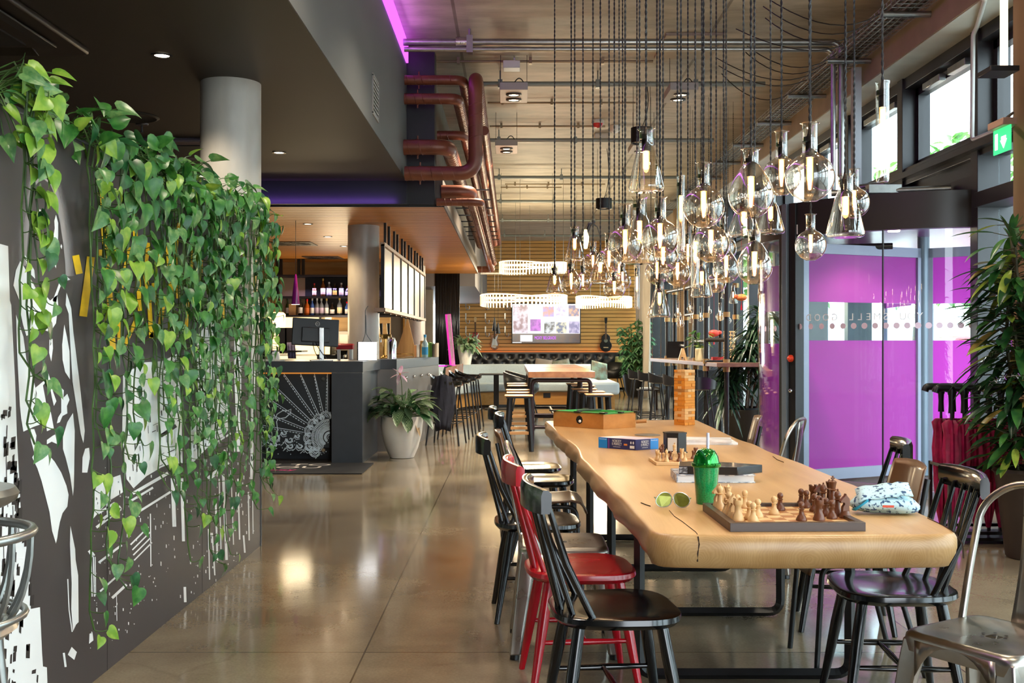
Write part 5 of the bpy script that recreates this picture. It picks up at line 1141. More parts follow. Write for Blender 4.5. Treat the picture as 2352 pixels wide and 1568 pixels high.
# ================================================================ chairs
def leg_mb(a, b, r0=.019, r1=.012, rm=.021): a = V(a); b = V(b); return MB().tube([a, a.lerp(b, .35), b], [r0, rm, r1], 12)
def spindle_chair(lab, loc, rz, m):
    t = thing('spindle_back_chair', lab, 'chair', loc, rz, 'spindle back chairs at the oak table'); q = MB(); N_ = 36
    def ol(sc, z, dz=0):
        out = []
        for i in range(N_):
            a = 2*PI*i/N_; c_, s_ = cos(a), sin(a); x = .215*(abs(c_)**.62)*(1 if c_ > 0 else -1); y = .205*(abs(s_)**.62)*(1 if s_ > 0 else -1)
            x *= 1+.07*y/.2; out.append((x*sc, y*sc, z+dz*abs(x)/.2))
        return out
    q.rings([ol(.80, .412), ol(.93, .418), ol(1.0, .434), ol(.99, .446, .004), ol(.94, .449, .004), ol(.6, .444), ol(.1, .443)]); q.build('seat', m, t, ang=50)
    for sx in (-1, 1):
        for sy in (-1, 1): leg_mb((sx*.13, sy*.13, .42), (sx*.195, sy*.20, 0)).build('leg', m, t)
    for sx in (-1, 1): MB().tube([(sx*.162, -.162, .20), (sx*.162, 0, .20), (sx*.162, .162, .20)], [.008, .012, .008], 10).build('stretcher', m, t)
    MB().tube([(-.16, 0, .2), (0, 0, .2), (.16, 0, .2)], [.008, .012, .008], 10).build('stretcher', m, t)
    for k in range(6):
        u = (k-2.5)/2.5; rr = .011 if abs(u) == 1 else .0095
        MB().tube([(u*.165, -.175+.085*u*u, .44), (u*.172, -.218+.04*u*u, .62), (u*.182, -.235-.03*(1-u*u), .80)], [rr*1.0, rr*1.15, rr*.85], 10).build('spindle', m, t)
    q = MB(); lp = []
    for i in range(15):
        u = (i/7)-1; xx = u*.215; yc = -.245-.035*(1-u*u); hh = .040*(1-.10*abs(u)**4); th = .016
        lp.append([(xx, yc-th, .815-hh), (xx, yc+th*.6, .815-hh), (xx, yc+th, .815-hh*.5), (xx, yc+th, .815+hh*.7), (xx, yc+th*.3, .815+hh), (xx, yc-th*.6, .815+hh), (xx, yc-th, .815+hh*.5)])
    q.rings(lp); q.build('crest_rail', m, t, ang=50)
    return t
def steel_chair(lab, loc, rz):
    t = thing('steel_bistro_chair', lab, 'chair', loc, rz, 'pressed steel chairs at the oak table'); q = MB()
    def sq(h, z, rr=.05): return [V((x, y, z)) for x, y in [(sx*(h-rr)+rr*cos(a), sy*(h-rr)+rr*sin(a)) for sx, sy, a0 in ((1, 1, 0), (-1, 1, PI/2), (-1, -1, PI), (1, -1, 1.5*PI)) for a in [a0+PI/2*i/5 for i in range(6)]]]
    q.rings([sq(.186, .395), sq(.188, .425), sq(.186, .440), sq(.176, .450), sq(.165, .451), sq(.150, .446), sq(.02, .443, .01)], cap=False); q.build('seat', gunm, t)
    q = MB()
    for k in range(7): a = k*PI/3; q.lathe([(.0001, 0), (.006, 0)], 10, (0 if k == 6 else .035*cos(a), 0 if k == 6 else .035*sin(a), .4462), cap=False)
    q.build('drain_hole', blackm, t)
    for sx in (-1, 1):
        for sy in (-1, 1):
            q = MB(); lp = []
            for zz, hw, ox in ((.43, .062, .150), (.36, .048, .160), (.25, .036, .172), (.12, .027, .186), (.02, .022, .198)):
                c_ = V((sx*ox, sy*ox, zz)); lp.append([c_+V((sx*.028, sy*.028, 0)), c_+V((sx*.028, -sy*hw*.7, 0)), c_+V((sx*.010, -sy*hw, 0)), c_+V((-sx*.0, -sy*.0, 0)), c_+V((-sx*hw, sy*.010, 0)), c_+V((-sx*hw*.7, sy*.028, 0))])
            q.rings(lp); lg_ = q.build('leg', gunm, t, bevel=.006)
            q = MB(); q.cyl((sx*.205, sy*.205, 0), (sx*.203, sy*.203, .024), .02, 10); q.build('foot_cap', blackm, lg_)
    for rz_ in range(4):
        q = MB(); g = []
        for i in range(13):
            u = i/6-1; zl = .43-.075*abs(u)**2.4; g.append([(u*.13, .187, zl-.03*abs(u)**3), (u*.13, .187, .43)])
        q.sheet(g); o = q.build('skirt', gunm, t, solid=.003); o.rotation_euler = (0, 0, rz_*PI/2)
    q = MB(); q.tube(arc_pts([(-.180, -.10, .43), (-.186, -.15, .60), (-.182, -.205, .79), (-.10, -.24, .862), (.10, -.24, .862), (.182, -.205, .79), (.186, -.15, .60), (.180, -.10, .43)], .10, 6), .0115, 10); q.build('back_loop', gunm, t)
    q = MB(); q.sheet([[(w_*hw, -.172-.07*j/8-.006*sin(PI*j/8)-.006*(1-abs(w_)), .44+.415*j/8) for w_ in (-1, -.6, -.5, 0, .5, .6, 1)] for j, hw in [(j, .062-.008*sin(PI*j/8)) for j in range(9)]]); q.build('back_splat', gunm, t, solid=.004)
    return t
ply = mk_wood('school_chair_ply', '6d4a2c', '4f3320', 1.6, 'X', .35, coat=.3)
def ply_chair(lab, loc, rz):
    t = thing('plywood_chair', lab, 'chair', loc, rz, 'plywood school chairs at the oak table'); q = MB()
    prof = [(-.17, .452), (-.1, .444), (0, .442), (.1, .448), (.15, .452), (.19, .442), (.215, .415), (.225, .385)]
    q.sheet([[(w_*.19, y, z+.006*w_*w_) for w_ in (-1, -.9, -.5, 0, .5, .9, 1)] for y, z in prof]); q.build('seat', ply, t, solid=.011)
    q = MB(); q.sheet([[(w_*.18*(1-.12*abs(j/6-.4)), -.215-.05*j/6+.028*w_*w_, .62+.20*j/6-.012*w_*w_*(1 if j == 6 else 0)) for w_ in (-1, -.9, -.5, 0, .5, .9, 1)] for j in range(7)]); q.build('backrest', ply, t, solid=.010)
    for sx in (-1, 1):
        q = MB(); q.tube(arc_pts([(sx*.20, .20, 0), (sx*.175, .17, .425), (sx*.17, -.15, .425), (sx*.165, -.195, .50), (sx*.15, -.25, .76)], .05, 5), .011, 10); q.build('side_frame', blackm, t)
        q = MB(); q.tube([(sx*.172, -.10, .425), (sx*.21, -.22, 0)], .011, 10); q.build('rear_leg', blackm, t)
    q = MB(); q.cyl((-.175, .1, .425), (.175, .1, .425), .009, 8); q.cyl((-.172, -.1, .425), (.172, -.1, .425), .009, 8); q.build('cross_bar', blackm, t)
    return t
W90 = -PI/2
s1 = spindle_chair('nearest black spindle back chair, tucked under the bar side of the table', (.325, 3.52, 0), W90+R(6), black)
s2 = spindle_chair('red spindle back chair beside the oak table', (.255, 4.15, 0), W90+R(5), red)
steel1 = steel_chair('brushed steel chair next to the red spindle chair', (.215, 4.66, 0), W90)
def d2(src, lab, x, y, rz): return dup(src, (x, y, 0), rz, lab)
d2(s1, 'black spindle back chair between the steel chair and the plywood chair on the bar side', .12, 5.22, W90+R(3))
p1 = ply_chair('brown plywood school chair on the bar side of the table', (.17, 5.93, 0), W90)
d2(s1, 'black spindle back chair just past the plywood chair on the bar side', .18, 6.78, W90)
d2(s1, 'furthest black spindle back chair on the bar side of the table', .13, 7.45, W90+R(2))
E90 = PI/2
d2(s1, 'black spindle back chair beside the near steel chair on the door side', 1.33, 3.82, E90-R(4))
d2(s1, 'black spindle back chair in front of the purple revolving door', 1.53, 5.02, E90-R(12))
dup(steel1, (1.40, 3.16, 0), R(122), 'nearest brushed steel chair at the corner of the table end')
dup(steel1, (1.42, 6.25, 0), R(62), 'brushed steel chair with its loop back in front of the left door post')
dup(p1, (1.38, 4.42, 0), E90, 'brown plywood chair squeezed between the two black spindle chairs on the door side')
dup(p1, (1.36, 7.12, 0), E90-R(8), 'brown plywood chair below the spiky dark plant')
# steel tub chair fragment at the near end of the mural
t = thing('steel_tub_chair', 'steel wire tub chair in front of the mural wall', 'chair', (-1.255, 2.36, 0))
q = MB(); zt_ = Z(1212, 2.35)
def loop(rx, ry, z): return [(rx*cos(2*PI*i/32), ry*sin(2*PI*i/32), z) for i in range(32)]
q.tube(loop(.20, .19, .88), .011, 10, closed=True); q.tube(loop(.185, .175, .70), .008, 8, closed=True); q.build('arm_ring', galv, t)
q = MB()
for k in range(14): a = 2*PI*k/14+.2; q.tube(bez((.20*cos(a), .19*sin(a), .88), (.20*cos(a), .19*sin(a), .72), (.13*cos(a), .12*sin(a), .66), 6), .0065, 6)
q.build('wire_basket', galv, t)
q = MB(); q.lathe([(.0001, .655), (.15, .655), (.17, .67), (.16, .69), (.0001, .695)], 28); q.build('seat', gunm, t)
for k in range(4): a = PI/4+k*PI/2; q = MB(); q.cyl((.13*cos(a), .13*sin(a), .66), (.2*cos(a), .2*sin(a), 0), .012, 10); q.build('leg', galv, t)
t = thing('steel_stool', 'rounded steel stool edge showing above the wire tub chair', 'stool', (-1.36, 2.62, 0))
q = MB(); q.lathe([(.0001, .90), (.13, .90), (.155, .915), (.16, .93), (.15, .945), (.0001, .95)], 28); q.build('seat', galv, t)
for k in range(4): a = PI/4+k*PI/2; q = MB(); q.cyl((.1*cos(a), .1*sin(a), .9), (.15*cos(a), .15*sin(a), 0), .012, 10); q.build('leg', galv, t)

# ================================================================ things on the table
# chess board
cb_w = .395; CBX, CBY = .822, 3.345
t = thing('chess_board', 'framed wooden chess board at the near end of the table', 'chess board', (CBX, CBY, ZT), R(1.5))
fb = mk_wood('board_frame', '4a3426', '33241a', 2, 'X', .35)
q = MB(); h2 = cb_w/2; fw = .022
q.bb((-h2, -h2, 0), (h2, -h2+fw, .026)); q.bb((-h2, h2-fw, 0), (h2, h2, .026)); q.bb((-h2, -h2+fw, 0), (-h2+fw, h2-fw, .026)); q.bb((h2-fw, -h2+fw, 0), (h2, h2-fw, .026)); q.build('frame', fb, t, smooth=False, bevel=.001)
q = MB(); sqz = (cb_w-2*fw)/8
for i in range(8):
    for j in range(8):
        q.mi = (i+j) % 2; q.bb((-h2+fw+i*sqz, -h2+fw+j*sqz, .004), (-h2+fw+(i+1)*sqz, -h2+fw+(j+1)*sqz, .016))
q.build('squares', [mk('square_maple', 'e2bd86', .35, var=.06, vs=30), mk('square_walnut', 'b47a48', .35, var=.1, vs=30)], t, smooth=False)
prof = {'pawn': ([(.0145, 0), (.0150, .004), (.0125, .008), (.011, .012), (.0075, .016), (.0058, .028), (.0085, .031), (.0055, .033), (.0082, .039), (.0082, .044), (.005, .049), (.0001, .0505)]),
 'rook': ([(.016, 0), (.0165, .005), (.0135, .010), (.0125, .016), (.0095, .021), (.0085, .038), (.0115, .042), (.0125, .044), (.0125, .055), (.009, .055), (.009, .051), (.0001, .051)]),
 'bishop': ([(.0155, 0), (.016, .005), (.013, .010), (.0115, .016), (.0075, .022), (.0062, .042), (.0105, .046), (.006, .048), (.0098, .056), (.0085, .062), (.004, .068), (.002, .069), (.0028, .072), (.0001, .075)]),
 'queen': ([(.0165, 0), (.017, .005), (.014, .011), (.0125, .017), (.008, .024), (.0068, .050), (.0115, .054), (.0068, .057), (.0105, .073), (.0085, .073), (.004, .076), (.003, .079), (.0001, .082)]),
 'king': ([(.0165, 0), (.017, .005), (.014, .011), (.0125, .017), (.008, .024), (.007, .052), (.012, .056), (.007, .059), (.011, .078), (.006, .082), (.0001, .083)])}
cw = {'light': mk('piece_boxwood', 'd9b27c', .35, var=.08, vs=40), 'dark': mk('piece_walnut', '6b3f26', .35, var=.15, vs=40)}
def piece(kind, col, lab, loc, s=1.0, rz=0, grp='chess pieces on the framed board'):
    q = MB()
    if kind == 'knight':
        q.lathe([(.0155, 0), (.016, .005), (.013, .010), (.0115, .016), (.0095, .020), (.0001, .021)], 20)
        pr = [(-.010, .018), (.011, .018), (.010, .030), (.013, .040), (.011, .052), (.004, .060), (.001, .066), (-.002, .060), (-.009, .054), (-.016, .046), (-.015, .041), (-.006, .042), (-.003, .038), (-.009, .030)]
        q.prism(pr, -.0055, .0055, plane_M((0, 0, 0), (1, 0, 0), (0, 0, 1)))
    else:
        q.lathe(prof[kind], 22)
        if kind == 'king': q.bb((-.0022, -.002, .081), (.0022, .002, .095)); q.bb((-.0055, -.002, .086), (.0055, .002, .090))
        if kind == 'rook':
            for k in range(4): a = k*PI/2+.4; q.box((.0108*cos(a), .0108*sin(a), .057), (.004, .008, .006), (0, 0, a))
        if kind == 'queen':
            for k in range(8): a = k*PI/4; q.sph((.009*cos(a), .009*sin(a), .0735), .002, 6)
    o = single('chess_piece', q, cw[col], lab, 'chess piece', loc, rz, grp, bevel=.0008 if kind == 'knight' else 0); o.scale = (s, s, s); return o
PCS = [('bishop','light',1653,1170),('queen','light',1672,1178),('bishop','light',1675,1186),('pawn','light',1669,1181),('knight','light',1683,1190),('rook','light',1695,1195),('pawn','light',1694,1176),('pawn','light',1711,1164.5),('pawn','light',1721,1192),('pawn','light',1730,1196.5),('pawn','light',1741,1187.5),('pawn','light',1778,1180.5),('knight','light',1648,1166),
('pawn','dark',1792,1171.5),('pawn','dark',1841,1195),('rook','dark',1881,1194.5),('pawn','dark',1871,1174),('pawn','dark',1881,1179),('pawn','dark',1897,1184.5),('pawn','dark',1911,1190.5),('bishop','dark',1924,1184.5),('knight','dark',1941,1189),('king','dark',1913,1169),('queen','dark',1905,1165),('bishop','dark',1891,1167),('knight','dark',1882,1163),('rook','dark',1868,1160.5),('pawn','dark',1852,1165),('pawn','dark',1840,1161)]
pc = {}
for kd, co, x, y in sorted(PCS, key=lambda a: a[2]):
    pc[(kd, co)] = pc.get((kd, co), 0)+1; n_ = sum(1 for p_ in PCS if p_[0] == kd and p_[1] == co)
    piece(kd, co, ('%s wooden %s on the framed chess board' % (co, kd)) if n_ == 1 else '%s wooden %s on the framed chess board, %s from the cup side' % (co, kd, od[pc[(kd, co)]-1]), ON(x, y, ZT+.0162), 1.12, R(20 if co == 'light' else 15))
# tumbler
cz = ON(1622, 1156, ZT); t = thing('tumbler_cup', 'green glitter tumbler with domed lid and straw beside the chess board', 'cup', (cz.x, cz.y, ZT))
k = cz.y/F; hb = 88*k
q = MB(); q.lathe([(.0001, 0), (22.5*k, 0), (23*k, .004), (29.5*k, hb), (27.5*k, hb), (22*k, .008), (.0001, .008)], 36); q.build('cup_body', mk('green_glitter', '0f8a4a', .2, var=.5, vs=420, coat=.6, det=1), t)
q = MB(); q.lathe([(33*k, hb-.004), (34*k, hb-.002), (34*k, hb+.008), (30*k, hb+.010), (29*k, hb+.018), (27*k, hb+.032), (20*k, hb+.05), (9*k, hb+.058), (5*k, hb+.058)], 36, cap=False); q.build('domed_lid', mk('green_foil_lid', '138a2e', .12, .75, var=.35, vs=60, coat=.5), t)
q = MB(); rc = random.Random(2)
for i in range(46): a = rc.uniform(0, 6.28); u = rc.uniform(.15, 1.1); q.sph((29*k*sin(u)*cos(a), 29*k*sin(u)*sin(a), hb+.012+.047*cos(u)), .0016, 5)
q.build('lid_dot', mk('gold_dots', 'e8d36a', .3, .3), t, smooth=False)
q = MB(); q.tube([(.004, 0, .01), (.006, 0, hb+.11)], .0052, 10); q.build('straw', mk('clear_straw', 'cfd3e6', .25), t)
# sunglasses
sg = ON(1545, 1166, ZT); t = thing('sunglasses', 'green mirrored sunglasses lying on the near end of the table', 'sunglasses', (sg.x, sg.y, ZT), R(-8))
k = sg.y/F; fm = mk('pale_metal_frame', 'b9bdb2', .25, .6)
for sx in (-1, 1):
    ol_ = []
    for i in range(24):
        a = 2*PI*i/24; c_, s_ = cos(a), sin(a); ol_.append(V((sx*.029+.0265*c_*(1+.08*s_*sx), -.0, .027+.0235*s_-.004*c_*sx*(1 if s_ > 0 else .3))))
    ol_ = [V((p_.x, p_.y-.010*((p_.x)/.05)**2+.006*(p_.z-.027)/.02, p_.z)) for p_ in ol_]
    q = MB(); q.tube(ol_, .0016, 6, closed=True); q.build('rim', fm, t)
    q = MB(); q.poly(ol_); q.build('lens', mk('mirror_lens', '8f9440', .12, .45, var=.25, vs=30) if 'mirror_lens' not in MATS else MATS['mirror_lens'], t, smooth=False)
    q = MB(); q.tube([(sx*.056, -.008, .034), (sx*.060, .0, .034), (sx*.056, .06, .02), (sx*.012, .075, .006)], .0018, 6); q.build('temple', mk('green_temple', '7fa37d', .3) if 'green_temple' not in MATS else MATS['green_temple'], t)
q = MB(); q.tube(bez((-.006, 0, .026), (0, 0, .032), (.006, 0, .026), 6), .0014, 6); q.build('bridge', fm, t)
# book and black box
def rbox(name, lab, cat, corner, wx, wy, h, rz, z, mats, bevel=.002): # corner = nearest lower corner on the table
    t = thing(name, lab, cat, (corner.x, corner.y, z), rz); return t
t = thing('picture_book', 'thick white book with a grey patterned cover under the black game box', 'book', ON(1557, 1108, ZT)+V((0, 0, 0)), R(-2))
q = MB(); q.bb((0, 0, .003), (.295, .2, .028)); q.build('page_block', mk('book_pages', 'd9dbdc', .7, var=.06, vs=80, st=(.1, .1, 8)), t)
q = MB(); q.bb((-.004, -.004, 0), (.30, .204, .004)); q.bb((-.004, -.004, .028), (.30, .204, .032)); q.bb((-.006, -.004, 0), (0, .204, .032)); q.build('cover', mk('book_cover_pattern', '8f97a5', .5, c2='e3e5e6', vs=40, thr=(.45, .55)), t, bevel=.001)
t = thing('black_game_box', 'flat black game box lying on the patterned book', 'box', (ON(1557, 1108, ZT).x+.005, ON(1557, 1108, ZT).y+.005, ZT+.0325), R(-9))
q = MB(); q.bb((0, 0, 0), (.225, .16, .032)); q.build('carton', mk('matt_black_card', '15161a', .25, var=.1, coat=.2), t, bevel=.002)
q = MB(); q.prism([(.225, 0), (.325, .10), (.11, .2), (0, .16)], 0, .0315); q.build('lid', MATS['matt_black_card'], t, bevel=.002)
q = MB(); q.bb((0, -.0006, .004), (.032, .0, .028)); q.build('label', mk('box_label', '4a4c52', .4, c2='9fa0a6', vs=90, thr=(.5, .55)), t)
# boxed game with lettering
g0 = ON(1460, 1034, ZT); t = thing('board_game_box', 'dark blue boxed game with white lettering on its sides', 'board game', (g0.x, g0.y, ZT), 0)
la = (ON(1375, 1027.5, ZT)-g0); ra = (ON(1512, 1030.5, ZT)-g0); lw, rw = la.length, ra.length; hh = 24.5*g0.y/F
q = MB(); q.prism([(0, 0), (ra.x, ra.y), (ra.x+la.x, ra.y+la.y), (la.x, la.y)], 0, hh); q.build('carton', mk('game_navy', '2a2b5e', .35, var=.15, vs=14), t, bevel=.001)
q = MB(); q.prism([(.002, .004), (ra.x-.002, ra.y), (ra.x+la.x, ra.y+la.y-.004), (la.x+.002, la.y)], hh, hh+.001); q.build('lid_print', mk('lid_print_pink', 'b48fae', .35, c2='e6d6d8', vs=12), t)
lu, ru = la.normalized(), ra.normalized()
def on_face(u, n, f0, f1, z0, z1, m, nmz, o=.0012):
    q = MB(); a, b = u*f0, u*f1; q.poly([a+n*o+V((0, 0, z0)), b+n*o+V((0, 0, z0)), b+n*o+V((0, 0, z1)), a+n*o+V((0, 0, z1))]); return q.build(nmz, m, t, smooth=False)
nl = V((-la.y, la.x, 0)).normalized(); nl = nl if nl.y < 0 else -nl; nr_ = V((-ra.y, ra.x, 0)).normalized(); nr_ = nr_ if nr_.y < 0 else -nr_
bl_ = mk('game_blue', '1f86d6', .35); or_ = mk('game_orange', 'd9822b', .4); pu_ = mk('game_purple', '6b3f8e', .4)
on_face(lu, nl, lw*.76, lw*1.0, .001, hh*.99, bl_, 'blue_corner'); on_face(ru, nr_, rw*.64, rw, .001, hh*.99, bl_, 'blue_corner')
on_face(lu, nl, lw*.70, lw*.74, .001, hh*.98, pu_, 'swirl'); on_face(lu, nl, lw*.22, lw*.31, hh*.38, hh*.55, or_, 'orange_flash'); on_face(lu, nl, lw*.03, lw*.15, hh*.14, hh*.4, white, 'barcode_panel')
def ftext(s_, u, n, f, z, w_, h_, sgn):
    c_ = u*f+n*.0014+V((0, 0, z)); ax = -u if sgn < 0 else u; text('lettering', s_, white, t, width=w_, height=h_, M=plane_M(c_, ax, (0, 0, 1)), depth=.0001)
ftext('NOBODY', lu, nl, lw*.50, hh*.75, lw*.24, hh*.24, -1); ftext('IS PERFECT', lu, nl, lw*.50, hh*.46, lw*.26, hh*.24, -1); ftext('KOMMUNIKATIV', lu, nl, lw*.5, hh*.2, lw*.2, hh*.08, -1); ftext('Ravensburger', lu, nl, lw*.875, hh*.86, lw*.20, hh*.14, -1); ftext('♦♦', lu, nl, lw*.09, hh*.66, lw*.1, hh*.3, -1)
ftext('NOBODY', ru, nr_, rw*.40, hh*.75, rw*.32, hh*.24, 1); ftext('IS PERFECT', ru, nr_, rw*.40, hh*.46, rw*.34, hh*.24, 1); ftext('KOMMUNIKATIV', ru, nr_, rw*.4, hh*.2, rw*.26, hh*.08, 1); ftext('Ravensburger', ru, nr_, rw*.82, hh*.86, rw*.3, hh*.14, 1)
# hexagonal tin, coaster, magazines
hp = ON(1552, 1040, ZT); t = thing('hexagonal_tin', 'black hexagonal container with white side panels on the table', 'container', (hp.x, hp.y+.03, ZT), R(8)); k = hp.y/F; rr = 27*k; hh = 44*k
hexp = [(rr*cos(PI/6+i*PI/3), rr*sin(PI/6+i*PI/3)) for i in range(6)]
q = MB(); q.prism(hexp, .004, hh); q.build('body', blackm, t, smooth=False); q = MB(); q.prism([(x*1.05, y*1.05) for x, y in hexp], hh, hh+.006); q.build('rim', blackm, t, smooth=False); q = MB(); q.prism([(x*1.1, y*1.1) for x, y in hexp], 0, .005); q.build('base', blackm, t, smooth=False)
for i, m in ((3, offwhite), (5, white)):
    a, b = V((*hexp[i], 0)), V((*hexp[(i+1) % 6], 0)); n_ = (a+b).normalized()*.001; q = MB(); q.poly([a.lerp(b, .1)+n_+V((0, 0, hh*.12)), a.lerp(b, .9)+n_+V((0, 0, hh*.12)), a.lerp(b, .9)+n_+V((0, 0, hh*.8)), a.lerp(b, .1)+n_+V((0, 0, hh*.8))]); q.build('side_panel', m, t, smooth=False)
q = MB(); q.lathe([(.0001, 0), (.012, 0)], 14, M=plane_M((0, -rr*.88, hh*.6), (1, 0, 0), (0, 0, 1)), cap=False); q.build('thumb_hole', darkm, t)
cp_ = ON(1487, 999, ZT); q = MB(); q.lathe([(.0001, 0), (.075, 0), (.076, .002), (.074, .004), (.0001, .004)], 32); single('coaster', q, mk('coaster_grey', '6d6457', .5, var=.2, vs=30), 'dark round coaster mat lying behind the boxed game', 'coaster', (cp_.x, cp_.y, ZT))
for k, (x, y, w_, d_, h_, rz, lab, c_) in enumerate(((1577, 1021, .17, .2, .012, 12, 'white magazine with a red printed spine behind the hexagonal container', 'dcd9d6'), (1572, 1014, .15, .2, .012, 4, 'grey and white magazine on top of the red spined one', 'b9b6b4'))):
    p_ = ON(x, y+ (0 if k == 0 else 7), ZT); q = MB(); q.bb((0, 0, 0), (w_*1.6, d_, h_)); single('magazine', q, mk('magazine_paper%d' % k, c_, .4, c2='f2f0ee', vs=9), lab, 'magazine', (p_.x+.01*k, p_.y+.012*k, ZT+.0122*k), R(rz-14), bevel=.001)
# small chess set
sc_ = ON(1507, 1069, ZT); t = thing('small_chess_board', 'small pale folding chess board beside the black game box', 'chess board', (sc_.x, sc_.y, ZT), R(2))
q = MB(); q.bb((-.0, 0, 0), (.21, .21, .014)); q.build('board', mk_wood('pale_board', 'e0bd8a', 'cfa671', 2, 'X', .45), t, bevel=.002)
q = MB()
for i in range(8):
    for j in range(8):
        if (i+j) % 2: q.bb((.013+i*.023, .013+j*.023, .014), (.036+i*.023, .036+j*.023, .0145))
q.build('squares', MATS['square_walnut'], t, smooth=False)
for i, (kd, co, x, y) in enumerate((('rook','light',1510,1054),('pawn','light',1516,1056),('bishop','dark',1517,1050),('pawn','light',1524,1056),('bishop','light',1531,1057),('queen','dark',1522,1047),('pawn','dark',1540,1052),('king','light',1549,1050),('knight','light',1550,1055),('pawn','dark',1560,1056),('rook','light',1566,1050),('pawn','light',1573,1054),('pawn','dark',1592,1050),('rook','dark',1598,1048))):
    piece(kd, co, '%s %s on the small pale chess board, %s from the bar side' % (co, kd, od[i]), ON(x, y+3, ZT+.0148), .78, 0, 'chess pieces on the small pale board')
# toy pool table
p0 = ON(1386, 985.5, ZT); la = ON(1271, 978, ZT)-p0; ra = ON(1460, 981, ZT)-p0; hh = 37*p0.y/F
t = thing('toy_pool_table', 'small wooden toy pool table with green cloth at the far end of the table', 'toy', (p0.x, p0.y, ZT))
pw = mk_wood('pool_wood', 'c98a45', 'b07130', 1.5, 'X', .35, coat=.2); th = .012
def wall4(q, z0, z1, th):
    c4 = [V((0, 0, 0)), ra, ra+la, la]; cc = (ra+la)/2
    inn = [p_+(cc-p_).normalized()*th*1.5 for p_ in c4]
    for i in range(4): j = (i+1) % 4; q.prism([(c4[i].x, c4[i].y), (c4[j].x, c4[j].y), (inn[j].x, inn[j].y), (inn[i].x, inn[i].y)], z0, z1)
q = MB(); wall4(q, .0, hh, th); q.build('case', pw, t, smooth=False, bevel=.001)
q = MB(); c4 = [V((0, 0, 0)), ra, ra+la, la]; cc = (ra+la)/2; i4 = [p_.lerp(cc, .06) for p_ in c4]; q.prism([(p_.x, p_.y) for p_ in i4], hh*.78, hh*.86); wall4(q, hh*.9, hh*1.01, th*1.7); q.build('cloth', mk('pool_green', '4fae5c', .8, var=.06), t, smooth=False)
q = MB()
for p_ in c4+[la/2, ra/2, ra+la/2]: q.box(p_+V((0, 0, hh*1.0)), (.045, .03, .008), (0, 0, math.atan2(la.y, la.x)))
q.build('corner_guard', blackm, t, smooth=False)
lu = la.normalized(); nl = V((-la.y, la.x, 0)).normalized(); nl = nl if nl.y < 0 else -nl
q = MB(); q.lathe([(.0001, 0), (.027, 0)], 8, M=plane_M(la*.47+nl*.0015+V((0, 0, hh*.50)), -lu, (0, 0, 1)), cap=False); q.build('ball_return', mk('hole_black', '080605', .8), t, smooth=False)
q = MB(); q.sph(la*.45+nl*.006+V((0, 0, hh*.42)), .009, 10); q.build('cue_ball', white, t)
q = MB(); q.cyl(ra+V((.005, .02, hh*.35)), ra+V((.07, .0, hh*.4)), .012, 8); q.build('handle', mk('handle_tan', 'b98650', .5), t)
q = MB(); q.cyl(la.lerp(ra, .35)+V((-.03, .02, hh*1.02)), la.lerp(ra, .6)+V((0, .1, hh*1.04)), .006, 8); single('toy_cue', q, mk('cue_dark', '2f3a30', .4), 'short dark cue lying on the toy pool table', 'toy', p0)
# block tower
j0 = ON(1573, 977, ZT); jl = (ON(1545.5, 975, ZT)-j0); jr_ = (ON(1592, 975.5, ZT)-j0); ang = math.atan2(jr_.y, jr_.x)
bl = .098; bwid = bl/3.0; bh = 127*7.15/F/20; rz = R(38)
ux, uy = V((cos(rz), sin(rz), 0)), V((-sin(rz), cos(rz), 0)); JC = j0+ux*bl/2+uy*bl/2
jm = [mk_wood('block_wood_%s' % n_, a, b, 2.5, 'Y', .5) for n_, a, b in (('honey', 'e39a3e', 'd18428'), ('pale', 'e8bd83', 'd9a668'), ('orange', 'd98b30', 'c4741d'), ('brown', 'c08544', 'a26a30'))]
q = MB(); q.bb((-bwid/2+.0006, -bl/2, 0), (bwid/2-.0006, bl/2, bh*.985)); blk = []
for m in jm: o = q.build('wooden_block', m, None, bevel=.0015); blk.append(o)
first = True; rj = random.Random(8); used = set()
for lv in range(20):
    for k in range(3):
        mi = rj.choice((0, 0, 1, 2, 0, 1, 3)); src = blk[mi]
        if mi in used: o = src.copy(); COL.objects.link(o)
        else: o = src; used.add(mi)
        odd = lv % 2; offx = (k-1)*bwid; sh = rj.uniform(-.002, .002); j_ = V((rj.uniform(-.001, .001), rj.uniform(-.001, .001), 0))
        ex = -.012 if lv == 19 else 0
        if odd: p_ = JC+uy*offx+ux*sh; r_ = rz+PI/2
        else: p_ = JC+ux*(offx+ex)+uy*sh; r_ = rz
        p_ = p_+j_; o.location = (p_.x, p_.y, ZT+lv*bh+.0003); o.rotation_euler = (0, 0, r_+rj.uniform(-.01, .01))
        pos = ('outer', 'middle', 'inner')[k]
        tag(o, 'wooden tower block, %s of three in layer %d up from the table' % (pos, lv+1), 'toy block', 'wooden blocks stacked in the tower on the table')
for i, o in enumerate(blk):
    if i not in used: bpy.data.objects.remove(o)
